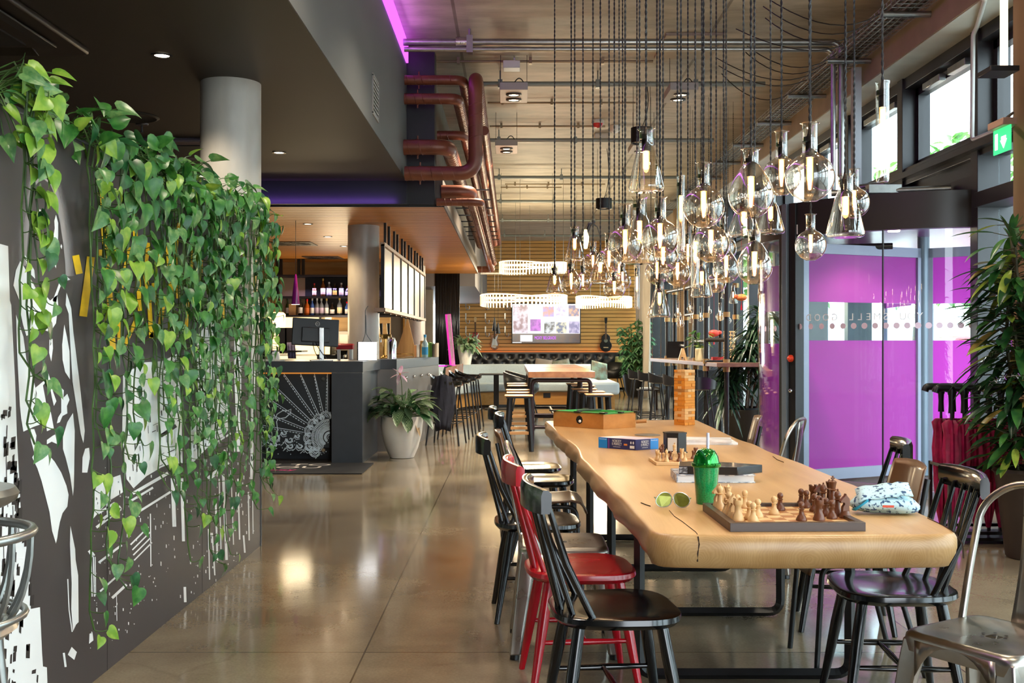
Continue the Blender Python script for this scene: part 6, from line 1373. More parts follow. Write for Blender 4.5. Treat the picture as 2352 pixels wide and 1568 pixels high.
# pouch
pp = ON(2042, 1184, ZT); t = thing('patterned_pouch', 'white and turquoise patterned fabric pouch near the table corner', 'pouch', (pp.x, pp.y+.04, ZT), R(-8))
q = MB(); lp = []
N_ = 28
for i in range(11):
    u = i/10*2-1; hw = (1-abs(u)**3.2)**.5 if abs(u) < 1 else .02; zc_ = .026+.010*(1-u*u)-.004*u; hz = max(.006, .030*hw); hy = max(.006, .055*hw)
    lp.append([(u*.108, hy*cos(2*PI*j/N_)*(1+.05*sin(5*u+j)), max(.001, zc_+hz*sin(2*PI*j/N_)*(1+.12*sin(3*u+j*1.7)))) for j in range(N_)])
q.rings(lp); q.build('body', mk('pouch_print', 'bfe0e8', .7, c2='244a74', vs=75, thr=(.54, .60), det=6), t)
q = MB(); q.sheet([[(-.088+.165*i/10, -.05+.075*j/4+.002*sin(i), .060+.008*j-.0022*(i-6)**2*.25+(.012 if i > 7 else 0)+.003*sin(i*1.3)) for i in range(11)] for j in range(5)]); q.build('flap', MATS['pouch_print'], t, solid=.004)
q = MB(); q.sheet([[(-.100+.02*i, -.055+.03*j, .018+.032*i/2-.004*j) for i in range(3)] for j in range(3)]); q.build('lining_fold', mk('turquoise_cloth', '1f8fae', .7), t, solid=.006)
q = MB(); q.box((.0, -.0575, .032), (.034, .002, .007)); q.build('red_tag', mk('tag_red', 'd2553f', .6), t)
# ================================================================ revolving door
DC = V((3.95, 10.45, 0)); DR = 1.55
t = bpy.data.objects.new('door_1', None); COL.objects.link(t); t.location = DC; t['kind'] = 'structure'
def ringwall(r0, r1, z0, z1, a0, a1, n=48):
    q = MB(); loops = []
    for i in range(n+1):
        a = a0+(a1-a0)*i/n; c_, s_ = cos(a), sin(a); loops.append([(r0*c_, r0*s_, z0), (r1*c_, r1*s_, z0), (r1*c_, r1*s_, z1), (r0*c_, r0*s_, z1)])
    q.rings(loops, cap=abs(a1-a0) < 6.28); return q
drumm = mk('drum_brown_black', '2c2723', .3, var=.08, vs=2)
ringwall(DR-.06, DR+.03, 2.235, 2.54, R(85), R(275)).build('canopy_ring', drumm, t)
q = MB(); q.lathe([(.0001, 2.30), (DR-.05, 2.30), (DR-.05, 2.34), (.0001, 2.34)], 48); q.build('canopy_ceiling', mk('drum_ceiling_purple', '7b4a80', .25, var=.06), t)
q = MB(); q.lathe([(.0001, 2.535), (DR, 2.535), (DR, 2.5), (.0001, 2.5)], 48); q.build('canopy_top', darkm, t)
q = MB(); q.lathe([(.0001, .002), (DR, .002), (DR, .012), (.0001, .012)], 48); q.build('floor_mat', mk('door_floor_mat', '5d5450', .9, var=.2, vs=60), t)
ZP0, ZP1 = .14, 2.10
def px_ang(x):
    """direction of the near drum surface seen at pixel column x"""
    m = (x-CX)/F; a_ = 1+m*m; b_ = -2*(m*DC.x+DC.y); c_ = DC.x**2+DC.y**2-DR**2; di = b_*b_-4*a_*c_
    d = (-b_-math.sqrt(max(0, di)))/(2*a_); return math.atan2(d-DC.y, m*d-DC.x) % (2*PI)
aP, aM, aR = px_ang(1815), px_ang(2028), px_ang(2236)
a_left = R(150)
# curved glass
cg = ringwall(DR-.012, DR, .10, 2.235, aP, aR); cg.build('curved_glass', glass, t)
cg = ringwall(DR-.012, DR, .10, 2.235, a_left, aP); cg.build('curved_glass', glass, t)
sideb = [(1.28, 1.58)]
for z0, z1 in ((.10, 1.28), (1.58, 2.0)): ringwall(DR-.016, DR-.013, z0, z1, a_left, aP).build('purple_film', purple, t)
def post(a, w_, dep, z0=0, z1=2.54, m=darkm, nm='post'):
    q = MB(); q.box(((DR)*cos(a), (DR)*sin(a), (z0+z1)/2), (dep, w_, z1-z0), (0, 0, a)); return q.build(nm, m, t, smooth=False, bevel=.004)
post(a_left, .05, .08); post(aR+.02, .03, .08)
pb = mk('post_blue_grey', '6d7b88', .35, .2, var=.05)
o = post(aP, .07, .14, m=pb); post(aP+.055, .09, .10, m=blackm); post(aP-.05, .05, .10)
post(aM, .012, .02, .1, 2.235, blackm)
ringwall(DR-.03, DR+.01, 0.0, .06, aP, aR).build('kick_rail', mk('rail_blue_grey', '8b8fa0', .4, .3), t)
# wings
for an, w_ in ((math.atan2(9.81-10.45, 2.59-3.95), 1.47), (math.atan2(9.81-10.45, 2.59-3.95)+R(120), 1.47), (math.atan2(9.81-10.45, 2.59-3.95)-R(240)+R(360)+R(0), 0)):
    if not w_: continue
    c_, s_ = cos(an), sin(an); Mx = Matrix.Rotation(an, 4, 'Z')
    q = MB()
    for x0, x1, z0, z1 in ((.03, w_, .04, .14), (.03, w_, 2.10, 2.19), (w_-.06, w_, .04, 2.19), (.03, .09, .04, 2.19)): q.add(*(lambda b: (b.v, b.f))(MB().bb((x0, -.02, z0), (x1, .02, z1))), Mx)
    fr_ = q.build('wing_frame', mk('wing_frame_grey', '9aa0b2', .4, .2) if 'wing_frame_grey' not in MATS else MATS['wing_frame_grey'], t, smooth=False)
    q = MB(); q.add(*(lambda b: (b.v, b.f))(MB().bb((.09, -.004, 1.31), (w_-.06, .004, 1.66))), Mx); q.build('wing_glass', glass, fr_, smooth=False)
    q = MB()
    for z0, z1 in ((.14, 1.31), (1.66, 2.10)): q.add(*(lambda b: (b.v, b.f))(MB().bb((.09, -.0065, z0), (w_-.06, -.0055, z1))), Mx)
    q.build('purple_film', purple, fr_, smooth=False)
an = math.atan2(9.81-10.45, 2.59-3.95)+R(240); Mx = Matrix.Rotation(an, 4, 'Z')
q = MB()
for x0, x1, z0, z1 in ((.03, 1.47, .04, .14), (.03, 1.47, 2.10, 2.19), (1.41, 1.47, .04, 2.19), (.03, .09, .04, 2.19)): q.add(*(lambda b: (b.v, b.f))(MB().bb((x0, -.02, z0), (x1, .02, z1))), Mx)
fr_ = q.build('wing_frame', MATS['wing_frame_grey'], t, smooth=False); q = MB(); q.add(*(lambda b: (b.v, b.f))(MB().bb((.09, -.004, 1.31), (1.41, .004, 1.66))), Mx); q.build('wing_glass', glass, fr_, smooth=False)
q = MB()
for z0, z1 in ((.14, 1.31), (1.66, 2.10)): q.add(*(lambda b: (b.v, b.f))(MB().bb((.09, -.0065, z0), (1.41, -.0055, z1))), Mx)
q.build('purple_film', purple, fr_, smooth=False)
q = MB(); q.cyl((0, 0, .02), (0, 0, 2.30), .055, 20); q.build('centre_shaft', pb, t)
# mirrored lettering and dots on the curved glass
lt_ = mk('glass_lettering', 'f4f4f6', .5); dm = mk('glass_dots', 'e6cfe0', .6)
aT = px_ang(1838); msg = 'YOU SMELL GOOD '
zt_ = H+(CY-730)/F*9.6
for i, ch_ in enumerate('YOU SMELL GOOD. YOU LOOK COOL.'[::-1][15:] if False else 'DOOG LLEMS UOY   .LOOC'):
    if ch_ == ' ': continue
    xpix = 1858+i*19.6; a = px_ang(xpix)
    c_ = V(((DR+.002)*cos(a), (DR+.002)*sin(a), zt_)); tang = V((-sin(a), cos(a), 0)); tang = tang if tang.x > 0 else -tang
    text('lettering', ch_, lt_, t, size=.085, M=plane_M(c_, -tang, (0, 0, 1)), depth=.0003)
for i in range(17):
    a = px_ang(1838+24.6*i); q = MB(); c_ = V(((DR+.002)*cos(a), (DR+.002)*sin(a), H+(CY-749)/F*9.5)); tang = V((-sin(a), cos(a), 0)); q.lathe([(.0001, 0), (.026, 0)], 18, M=plane_M(c_, tang, (0, 0, 1)), cap=False); q.build('dot', dm, t, smooth=False)
for i in range(6):
    a = aP+.12+(a_left-aP)*0-(.0)+0; a = a_left+(aP-.16-a_left)*i/5; q = MB(); c_ = V(((DR+.002)*cos(a), (DR+.002)*sin(a), 1.42)); tang = V((-sin(a), cos(a), 0)); q.lathe([(.0001, 0), (.026, 0)], 18, M=plane_M(c_, tang, (0, 0, 1)), cap=False); q.build('dot', dm, t, smooth=False)
# fittings on the posts
a = aP; bp_ = DC+V(((DR+.07)*cos(a+.05), (DR+.07)*sin(a+.05), 0))
q = MB(); q.sph((0, 0, 0), .028, 14, (.8, 1, .8)); q.cyl((.0, 0, 0), (.05, .02, 0), .032, 14); single('emergency_button', q, mk('signal_orange_red', 'e2401c', .35), 'red emergency stop button on the revolving door post', 'button', (bp_.x, bp_.y, Z(823, bp_.y)))
q = MB(); q.sph((0, 0, 0), .02, 12, (1, 1, 1)); single('door_button', q, chrome, 'round silver push button low on the revolving door post', 'button', (bp_.x+.01, bp_.y, Z(897, bp_.y)))
a = px_ang(1833)-.0; sp_ = DC+V(((DR+.035)*cos(a), (DR+.035)*sin(a), 0)); q = MB(); q.box((0, 0, 0), (.002, .07, .085), (0, 0, a)); o = single('warning_sticker', q, white, 'small white warning sticker on the door canopy above the post', 'sticker', (sp_.x, sp_.y, 2.30))
q = MB(); q.box((.0015*cos(a), .0015*sin(a), -.018), (.002, .022, .022), (0, 0, a)); q.build('red_symbol', red, o); q = MB(); q.box((.0015*cos(a)+.02*sin(a)*0, .0015*sin(a), .018), (.002, .022, .012), (0, 0, a)); q.build('blue_symbol', mk('symbol_blue', '5b6c9a', .5), o)
q = MB(); q.cyl((-.45, .15, 0), (.48, -.15, 0), .028, 10); q.bb((-.18, -.04, -.02), (.1, .06, .05)); single('door_operator_pipe', q, galv, 'galvanised pipe with a pale control box on top of the revolving door canopy', 'pipe', (X(2050, 9.3), 9.4, 2.60))
q = MB(); q.lathe([(.0001, 0), (.05, 0), (.055, .02), (.0001, .03)], 20); o = single('canopy_downlight', q, spotm, 'round downlight in the purple canopy ceiling of the revolving door', 'ceiling light', (X(2053, 9.6), 9.6, 2.268))
q = MB(); q.tube([(2.9, 10.35, 2.19), (3.55, 10.15, 2.19)], .03, 10); single('air_curtain', q, drumm, 'dark horizontal tube under the canopy inside the revolving door', 'tube')
# fire extinguisher behind the side glass
t = thing('fire_extinguisher', 'red fire extinguisher standing behind the curved side glass', 'fire extinguisher', (X(1789, 11.6), 11.6, 0))
q = MB(); q.lathe([(.0001, .10), (.065, .10), (.075, .13), (.075, .52), (.05, .60), (.02, .63), (.02, .66)], 24); q.build('cylinder', mk('extinguisher_red', 'c0122a', .25, coat=.4), t)
q = MB(); q.bb((-.02, -.08, .64), (.03, .06, .68)); q.cyl((0, -.06, .66), (.0, -.11, .70), .012, 8); q.tube(bez((.02, 0, .66), (.14, -.05, .6), (.09, -.03, .2), 8), .009, 6); q.build('valve_and_hose', blackm, t)
q = MB(); q.lathe([(.0765, .22), (.0765, .36)], 24, cap=False); q.build('label', white, t); q = MB(); q.cyl((0, 0, 0), (0, 0, .1), .05, 12); q.build('stand', blackm, t)
# ================================================================ umbrellas and plants by the window
US = V((2.98, 7.15, 0)); t = thing('umbrella_stand', 'low black rack with bins holding folded umbrellas beside the revolving door', 'umbrella stand', US)
q = MB()
for xx in (-.17, .3):
    for yy in (-.16, .16): q.bb((xx-.01, yy-.01, 0), (xx+.01, yy+.01, .5))
for zz in (.06, .48): q.bb((-.18, -.17, zz), (.31, -.15, zz+.02)); q.bb((-.18, .15, zz), (.31, .17, zz+.02)); q.bb((-.18, -.17, zz), (-.16, .17, zz+.02)); q.bb((.29, -.17, zz), (.31, .17, zz+.02))
q.bb((-.18, -.17, .02), (.31, .17, .04)); q.build('rack', blackm, t, smooth=False)
mg = mk('umbrella_magenta', 'a1124c', .5, var=.35, vs=18)
def umbrella(lab, loc, rz):
    t = thing('folded_umbrella', lab, 'umbrella', loc, rz, 'folded magenta umbrellas in the black rack'); q = MB(); lp = []
    for z_, r_ in ((.05, .012), (.15, .03), (.35, .042), (.55, .048), (.66, .042), (.72, .05), (.745, .03)):
        lp.append([(r_*(1+.22*sin(i*PI*8/16*1.0+z_*6))*cos(2*PI*i/32), r_*(1+.22*sin(i*PI*8/16+z_*6))*sin(2*PI*i/32), z_) for i in range(32)])
    q.rings(lp); q.build('canopy', mg, t)
    q = MB(); q.cyl((0, 0, .0), (0, 0, .80), .009, 8); q.build('shaft', blackm, t)
    q = MB(); q.tube([(0, 0, .79), (0, 0, .86), (0, 0, .93)], [.02, .017, .021], 12); q.tube(arc_pts([(0, 0, .91), (0, 0, .955), (-.095, 0, .955), (-.105, 0, .925)], .02), .024, 10); q.build('handle', mk('handle_rubber', '101215', .35, var=.2, vs=60), t)
    return t
u0 = None; k = 0
for i in range(6):
    for j in range(2):
        loc = US+V((-.13+.08*i, -.09+.17*j, .045)); k += 1; lab = 'folded magenta umbrella, %s from the door in the %s row of the rack' % (od[i], 'front' if j == 0 else 'rear')
        if u0 is None: u0 = umbrella(lab, loc, 0)
        else: dup(u0, loc, rnd.uniform(-.25, .25), lab)
# ficus
fic = [mk_leaf('ficus_green', '27552a', '4c7f36', vs=14), mk_leaf('ficus_dark', '17381f', '2f5c2d', vs=14), mk_leaf('ficus_lime', '7d9a34', 'b3bc58', vs=14), mk_leaf('ficus_brown', '8a7a3c', 'a08c48', vs=14)]
FP = V((3.12, 6.55, 0)); t = thing('potted_ficus', 'tall long leaved ficus in a dark tapered pot beside the umbrella stand', 'potted plant', FP)
q = MB(); q.lathe([(.13, 0), (.14, .01), (.20, .50), (.215, .52), (.20, .54), (.18, .50), (.0001, .49)], 32); q.build('pot', mk('pot_dark_brown', '3b2f28', .5, var=.1), t)
q = MB(); rc = random.Random(5); fol = MB()
for s_ in range(4):
    bx = V((.05*cos(s_*1.7), .05*sin(s_*1.7), .5)); hgt = (1.44, 1.2, 1.0, 1.36)[s_]; pts = [bx+V((.05*sin(s_*2+k*.5)-.010*k, .04*cos(s_+k*.6), hgt*k/10)) for k in range(11)]
    q.tube(pts, [.011]*11, 6)
    for k in range(1, 11):
        for j in range(13):
            a = rc.uniform(0, 2*PI); el = rc.uniform(-.5, .55); u = rc.random(); fol.mi = 2 if u < .1 else (3 if u < .17 else (1 if u < .55 else 0))
            L_ = rc.uniform(.15, .27)*(1.0 if k > 1 else .9); b = pts[k]+V((0, 0, rc.uniform(-.07, .07)))
            tw = V((cos(a), sin(a), el)); st_ = b+tw.normalized()*rc.uniform(.02, .16); q.tube([b, st_], .0025, 4); blade(fol, st_, (cos(a)*1.0, sin(a)*1.0, el-.15), L_, L_*.25, rc.uniform(.1, .45), 6)
    for j in range(6): a = rc.uniform(0, 6.28); fol.mi = 0; blade(fol, pts[-1], (cos(a)*.5, sin(a)*.5, 1), .16, .035, .1, 6)
q.build('stem', mk('ficus_stem', '4d4a35', .7), t); fol.build('foliage', fic, t, recalc=False)
q = MB()
pts = [V((.22*cos(a)-.05, .22*sin(a)-.02, 1.0+.028*(a-PI*.6)+.04*sin(2*a))) for a in [PI*.6+i*.1 for i in range(80)]]; q.tube(pts, .002, 4)
for p_ in pts[::1]:
    if sin(p_.x*9) > -2:
        for j in range(7): d_ = V((rc.uniform(-1, 1), rc.uniform(-1, 1), rc.uniform(-1, 1))).normalized()*.022; q.tube([p_, p_+d_], .0009, 3, cap=False)
single('tinsel_garland', q, mk('silver_tinsel', 'd9dbe0', .15, 1), 'silver tinsel garland wound into the tall ficus', 'garland', FP, smooth=False)
# dracaena like spiky plant
dra = [mk_leaf('dracaena_green', '24452c', '3f6b40', vs=10), mk_leaf('dracaena_dark', '152e1f', '274a2f', vs=10)]
DP = V((2.82, 13.3, 0)); t = thing('potted_dracaena', 'spiky dark dracaena in a black pot beside the revolving door', 'potted plant', DP)
q = MB(); q.lathe([(.17, 0), (.18, .01), (.26, .46), (.275, .48), (.25, .5), (.23, .46), (.0001, .45)], 32); q.build('pot', blackm, t)
q = MB(); fol = MB(); rc = random.Random(9)
for s_, (bx, by, hgt) in enumerate(((-.05, 0, .55), (.06, .04, .95), (.02, -.06, .75), (.1, .0, 1.18), (-.1, -.03, .35), (.16, .03, .6))):
    b = V((bx, by, .45)); tp = b+V((bx*1.3, by, hgt)); q.tube([b, (b+tp)/2+V((.02, 0, 0)), tp], [.016, .014, .012], 7)
    for j in range(95):
        a = rc.uniform(0, 2*PI); el = rc.uniform(-.2, 1.5); fol.mi = rc.choice((0, 1, 1)); p_ = tp+V((0, 0, rc.uniform(-.26, .05)))
        L_ = rc.uniform(.3, .46); blade(fol, p_, (cos(a), sin(a), el), L_, .042, rc.uniform(.5, 1.1), 7)
q.build('trunk', mk('dracaena_trunk', '6a5a44', .8), t); fol.build('foliage', dra, t, recalc=False)
# ================================================================ high window counter
t = thing('window_counter', 'high brown window counter with tall black pipe posts', 'counter', (2.3, 14.2, 0)); B0 = t.location.copy()
cl4 = [(2.08, 16.4), (2.40, 12.75), (3.05, 12.8), (2.75, 16.5)]
q = MB(); q.prism([(x-B0.x, y-B0.y) for x, y in cl4], 1.0, 1.05); q.build('top', mk_wood('counter_walnut', '7a5a48', '5d4335', 1.4, 'Y', .35), t, smooth=False, bevel=.004)
brs = mk('brass_fitting', 'a1835a', .35, .7)
for k, (x, d) in enumerate(((1533, 16.0), (1550, 16.3), (1576, 14.9), (1598, 14.1), (1622, 13.3), (1669, 12.9), (1655, 14.6), (1690, 14.2))):
    xx, yy = X(x, d)-B0.x, d-B0.y; q = MB(); q.cyl((xx, yy, 0), (xx, yy, 2.06), .030, 12); po = q.build('post', blackm, t)
    q = MB()
    for zz in (.97, 1.06, 1.62, 2.03): q.cyl((xx, yy, zz-.03), (xx, yy, zz+.03), .042, 12)
    q.build('fitting', brs, po)
q = MB()
for a, b, z_ in (((1550, 16.3), (1576, 14.9), 1.24), ((1576, 14.9), (1598, 14.1), 1.66), ((1598, 14.1), (1622, 13.3), 1.30), ((1622, 13.3), (1669, 12.9), 1.32)):
    q.cyl((X(*a)-B0.x, a[1]-B0.y, z_), (X(*b)-B0.x, b[1]-B0.y, z_), .026, 10)
for a, b in zip([(1533, 16.0), (1576, 14.9), (1598, 14.1), (1622, 13.3)], [(1576, 14.9), (1598, 14.1), (1622, 13.3), (1669, 12.9)]): q.cyl((X(*a)-B0.x, a[1]-B0.y, 2.03), (X(*b)-B0.x, b[1]-B0.y, 2.03), .028, 10)
q.build('cross_pipe', blackm, t)
def wire_stool(lab, loc, rz):
    t = thing('counter_stool', lab, 'bar stool', loc, rz, 'black stools at the window counter'); q = MB(); loops = []
    for sc, z in ((.8, .745), (1, .76), (1.05, .83), (1.0, .825), (.85, .765)): loops.append([(sc*.21*cos(a), sc*.19*sin(a), z+(.07*max(0, -sin(a))**1.5 if z > .8 else 0)) for a in [2*PI*i/24 for i in range(24)]])
    q.rings(loops); q.build('seat', mk('stool_shell', '1b1e22', .3, var=.1) if 'stool_shell' not in MATS else MATS['stool_shell'], t)
    for sx in (-1, 1):
        for sy in (-1, 1): q = MB(); q.tube([(sx*.12, sy*.12, .75), (sx*.2, sy*.2, 0)], .009, 8); q.build('leg', blackm, t)
    q = MB(); f = .175; q.tube([(-f, -f, .25), (f, -f, .25), (f, f, .25), (-f, f, .25)], .008, 6, closed=True); q.build('footrest', blackm, t); return t
ws_ = wire_stool('black shell stool at the window counter, nearest the tall block tower', (2.08, 13.6, 0), R(-90))
for k, (x_, y_) in enumerate(((2.0, 14.4), (1.95, 15.2), (1.9, 16.0))): dup(ws_, (x_, y_, 0), R(-95+4*k), 'black shell stool at the window counter, %s along from the tall block tower' % od[k+1])
dup(ws_, (2.12, 12.45, 0), R(0), 'black shell stool at the end of the window counter by the dracaena')
q = MB(); q.bb((-.1, -.02, 0), (.35, .02, .9)); single('counter_end_panel', q, darkm, 'dark panel closing the underside of the window counter', 'panel', (2.5, 15.2, 0))
# things on the counter
t = thing('potted_plant', 'small leafy plant in a cream cylinder pot on the window counter', 'potted plant', (X(1608, 13.7), 13.7, 1.05))
q = MB(); q.lathe([(.05, 0), (.062, .02), (.062, .16), (.055, .165), (.0001, .15)], 24); q.build('pot', mk('cream_pot', 'e5d9ae', .5), t); q = MB(); fol = MB()
for j in range(22):
    a = rc.uniform(0, 6.28); tp = V((.10*cos(a), .08*sin(a), .16+rc.uniform(.02, .26))); q.tube(bez((0, 0, .15), (.02*cos(a), .02*sin(a), .25), tp, 4), .003, 4); fol.mi = rc.choice((0, 0, 2)); blade(fol, tp, (cos(a), sin(a), rc.uniform(-.6, .5)), .10, .05, .3)
q.build('stem', stemm, t); fol.build('foliage', fic, t, recalc=False)
for k, (x, y, d, s_, lab) in enumerate(((1640, 765, 14.6, .9, 'lower red paper lantern shaped like a pig hanging over the window counter'), (1703, 683, 13.0, .8, 'upper red and gold paper lantern with a tassel above the dracaena'))):
    t = thing('paper_lantern', lab, 'lantern', P(x, y, d), group='red paper lanterns')
    q = MB(); q.sph((0, 0, 0), .085*s_, 18, (1, .9, .62)); q.sph((.085*s_*(1 if k == 0 else -1), -.01, .01), .035*s_, 10); q.build('shade', mk('lantern_red%d' % k, 'd9332b', .6, c2=('e0594a', 'e6a24a')[k], vs=14), t)
    q = MB(); q.cyl((0, 0, .05), (0, 0, CEIL-t.location.z), .0015, 4); q.build('string', red, t); q = MB(); q.tube([(0, 0, -.04), (0, 0, -.15)], [.004, .012], 8); q.build('tassel', red, t)
q = MB(); q.prism([(-.06, 0), (-.03, 0), (-.02, .04), (.02, .04), (.03, 0), (.06, 0), (.015, .16), (-.015, .16)], -.02, .02, plane_M((0, 0, 0), (1, 0, 0), (0, 0, 1))); single('letter_a_sign', q, MATS['pale_board'], 'freestanding wooden letter A on the window counter', 'sign', (X(1568, 14.6), 14.6, 1.05))
q = MB(); q.box((0, 0, .13), (.25, .02, .24), (R(-15), 0, R(-25))); single('black_screen', q, black, 'black tilted screen on the window counter behind the pipe posts', 'screen', (X(1552, 15.6), 15.6, 1.052))
q = MB(); q.bb((0, 0, 0), (.18, .12, .045)); single('red_box', q, mk('red_card', 'b02a33', .5), 'red flat box on the window counter beside the plant', 'box', (X(1637, 14.2), 14.2, 1.052)); q = MB(); q.bb((0, 0, 0), (.22, .16, .02)); single('laptop', q, blackm, 'closed dark laptop on the window counter edge', 'laptop', (X(1622, 13.2), 13.2, 1.052), .1, bevel=.003)
t = thing('basket', 'tall wicker cage basket on the window counter behind a pipe post', 'basket', (X(1675, 14.0), 14.0, 1.05)); q = MB()
for k in range(12): a = 2*PI*k/12; q.cyl((.07*cos(a), .07*sin(a), 0), (.07*cos(a), .07*sin(a), .38), .003, 5)
for zz in range(9): q.tube([(.07*cos(2*PI*i/20), .07*sin(2*PI*i/20), zz*.047) for i in range(20)], .007, 5, closed=True)
q.build('wicker', MATS['pale_board'], t)
# ================================================================ middle of the room
hw = mk_wood('high_table_wood', 'a4714a', '7f5234', 1.3, 'Y', .3, coat=.2)
pip = mk('dark_pipe', '3c3236', .35, .5)
def high_table(lab, y0, y1):
    zt = .93; x0, x1 = .20, 1.02; c_ = V(((x0+x1)/2, (y0+y1)/2, 0)); t = thing('high_table', lab, 'table', c_, 0, 'high pipe leg tables'); hx_, hy_ = (x1-x0)/2, (y1-y0)/2
    q = MB(); q.bb((-hx_, -hy_, zt-.075), (hx_, hy_, zt)); q.build('tabletop', hw, t, smooth=False, bevel=.004)
    for yy in (-hy_+.12, hy_-.12):
        q = MB(); q.tube(arc_pts([(-hx_+.05, yy, 0), (-hx_+.05, yy, zt-.11), (hx_-.05, yy, zt-.11), (hx_-.05, yy, 0)], .06, 5), .026, 10)
        for xx in (-hx_+.05, hx_-.05): q.cyl((xx, yy, .20), (xx, yy, .28), .034, 10)
        q.build('leg_frame', pip, t)
    q = MB(); q.cyl((-hx_+.05, -hy_+.12, .24), (hx_-.05, -hy_+.12, .24), .022, 10); q.cyl((-hx_+.05, hy_-.12, .24), (hx_-.05, hy_-.12, .24), .022, 10); q.cyl((0, -hy_+.12, .24), (0, hy_-.12, .24), .022, 10); q.build('stretcher', pip, t)
    return t
high_table('nearer high wooden table with dark pipe legs', 13.35, 15.5); high_table('further high wooden table with dark pipe legs', 15.62, 17.6)
seatw = mk_wood('stool_ply', 'c79a6a', 'a97b4c', 2, 'X', .4)
def ply_stool(lab, loc, rz=0):
    t = thing('plywood_stool', lab, 'stool', loc, rz, 'plywood topped stools at the high tables'); zt = .655
    q = MB(); q.box((0, 0, zt), (.34, .30, .013)); q.build('seat', seatw, t, bevel=.006); q = MB(); q.box((0, 0, zt-.017), (.30, .26, .02)); q.build('seat_frame', blackm, t)
    for sx in (-1, 1):
        for sy in (-1, 1): q = MB(); q.tube([(sx*.11, sy*.10, zt-.02), (sx*.15, sy*.15, 0)], .028, 4); q.build('leg', blackm, t, smooth=False)
    for sy in (-1, 1): MB().bb((-.13, sy*.13-.012, .20), (.13, sy*.13+.012, .235)).build('foot_bar', MATS['stool_ply'], t); return t
st0 = ply_stool('plywood topped stool on the bar side, closest to the oak table', (.08, 13.0, 0))
labs_ = []
for k, (x_, y_) in enumerate(((.10, 13.75), (.09, 14.5), (.10, 15.9), (.09, 16.7))): dup(st0, (x_, y_, 0), 0, 'plywood topped stool on the bar side of the high tables, %s along' % od[k+1])
for k, (x_, y_) in enumerate(((1.06, 13.3), (1.02, 14.0), (.98, 14.8), (1.04, 15.9), (1.0, 16.7))): dup(st0, (x_, y_, 0), 0, 'plywood topped stool on the window side of the high tables, %s along' % od[k])
# grey curved bench
gfab = mk('grey_felt', '94a1a8', .95, var=.06, vs=40, bump=.1, bs=300); bpl = mk_wood('bench_plinth', 'c29150', 'a97838', 1.4, 'X', .45)
t = thing('curved_bench', 'long pale grey curved bench with a timber plinth', 'bench', (-.2, 22, 0)); B0 = t.location.copy()
path = bez((-1.62, 18.6, 0), (-1.45, 21.6, 0), (-.35, 21.9, 0), 14)+[V((x, 21.9, 0)) for x in (.2, .6, 1.1, 1.6)]
def extr(path, prof, sidevec=None):
    q = MB(); lp = []
    for i, p_ in enumerate(path):
        a = path[max(0, i-1)]; b = path[min(len(path)-1, i+1)]; t_ = (b-a).normalized(); n_ = V((-t_.y, t_.x, 0))
        lp.append([p_-B0+n_*u+V((0, 0, z)) for u, z in prof])
    q.rings(lp); return q
extr(path, [(.12, .30), (-.40, .30), (-.45, .33), (-.45, .44), (-.42, .47), (.12, .47)]).build('seat_cushion', gfab, t, ang=50)
extr(path, [(.30, .0), (.13, .30), (.10, .44), (.16, .80), (.20, .84), (.32, .84), (.36, .80), (.36, 0)]).build('backrest', gfab, t, ang=50)
extr(path, [(.15, .05), (-.34, .05), (-.34, .30), (.15, .30)]).build('plinth', bpl, t)
extr(path, [(.15, .0), (-.30, .0), (-.30, .06), (.15, .06)]).build('kick_board', blackm, t)
q = MB(); q.bb((1.25, 21.0, .30), (2.0, 21.55, .47)); q.rings([[(x-B0.x, y-B0.y, z) for x, y in ((1.25, 20.2), (1.78, 20.2), (1.8, 20.6), (1.8, 22.0), (1.25, 22.0))] for z in (.33, .48)])
q2 = MB(); q2.bb((1.2-B0.x, 20.0-B0.y, .32), (1.98-B0.x, 22.0-B0.y, .55)); q2.build('end_cushion', mk('white_felt', 'cdd8dc', .95, var=.04, bump=.1, bs=300), t, bevel=.05)
q2 = MB(); q2.bb((1.25-B0.x, 20.1-B0.y, .02), (1.9-B0.x, 22.0-B0.y, .32)); q2.build('end_plinth', bpl, t)
q2 = MB(); q2.bb((.62-B0.x, 21.545-B0.y, .19), (.76-B0.x, 21.56-B0.y, .28)); q2.build('socket_box', blackm, t)
def cushion(lab, loc, s_, rot, m):
    q = MB(); lp = []; n = 14
    g = []
    for i in range(n+1):
        g.append([V((s_*(i/n-.5), 0, s_*(j/n-.5))) for j in range(n+1)])
    for sg in (-1, 1):
        q.sheet([[p_+V((0, sg*.16*s_*max(0, (1-(2*p_.x/s_)**4)*(1-(2*p_.z/s_)**4))**.6, 0)) for p_ in r_] for r_ in g])
    o = single('cushion', q, m, lab, 'cushion', loc); o.rotation_euler = rot; return o
cushion('patterned green cushion leaning on the white bench end', (X(1377, 21.3), 21.3, .72), .38, (R(-18), R(12), R(30)), mk('cushion_print', '8fb3a8', .9, c2='7a5a42', vs=9))
cushion('white cushion with pink stripes at the bar end of the grey bench', (X(1043, 19.2), 19.3, .68), .40, (R(-14), R(-12), R(-35)), mk('cushion_stripe', 'e6ddd6', .9, c2='d99a8c', vs=7, st=(6, .4, .4)))
cushion('dark green cushion behind the striped one on the grey bench', (X(1032, 19.4), 19.6, .68), .38, (R(-14), R(10), R(-40)), mk('cushion_green', '1d3f35', .9, c2='2f6a55', vs=10))
cushion('colourful floral cushion on the tufted bench behind the tall plant', (X(1430, 29.6), 29.4, .66), .46, (R(-14), R(4), 0), mk('cushion_floral', '7f9a4a', .9, c2='b09a6a', vs=10))
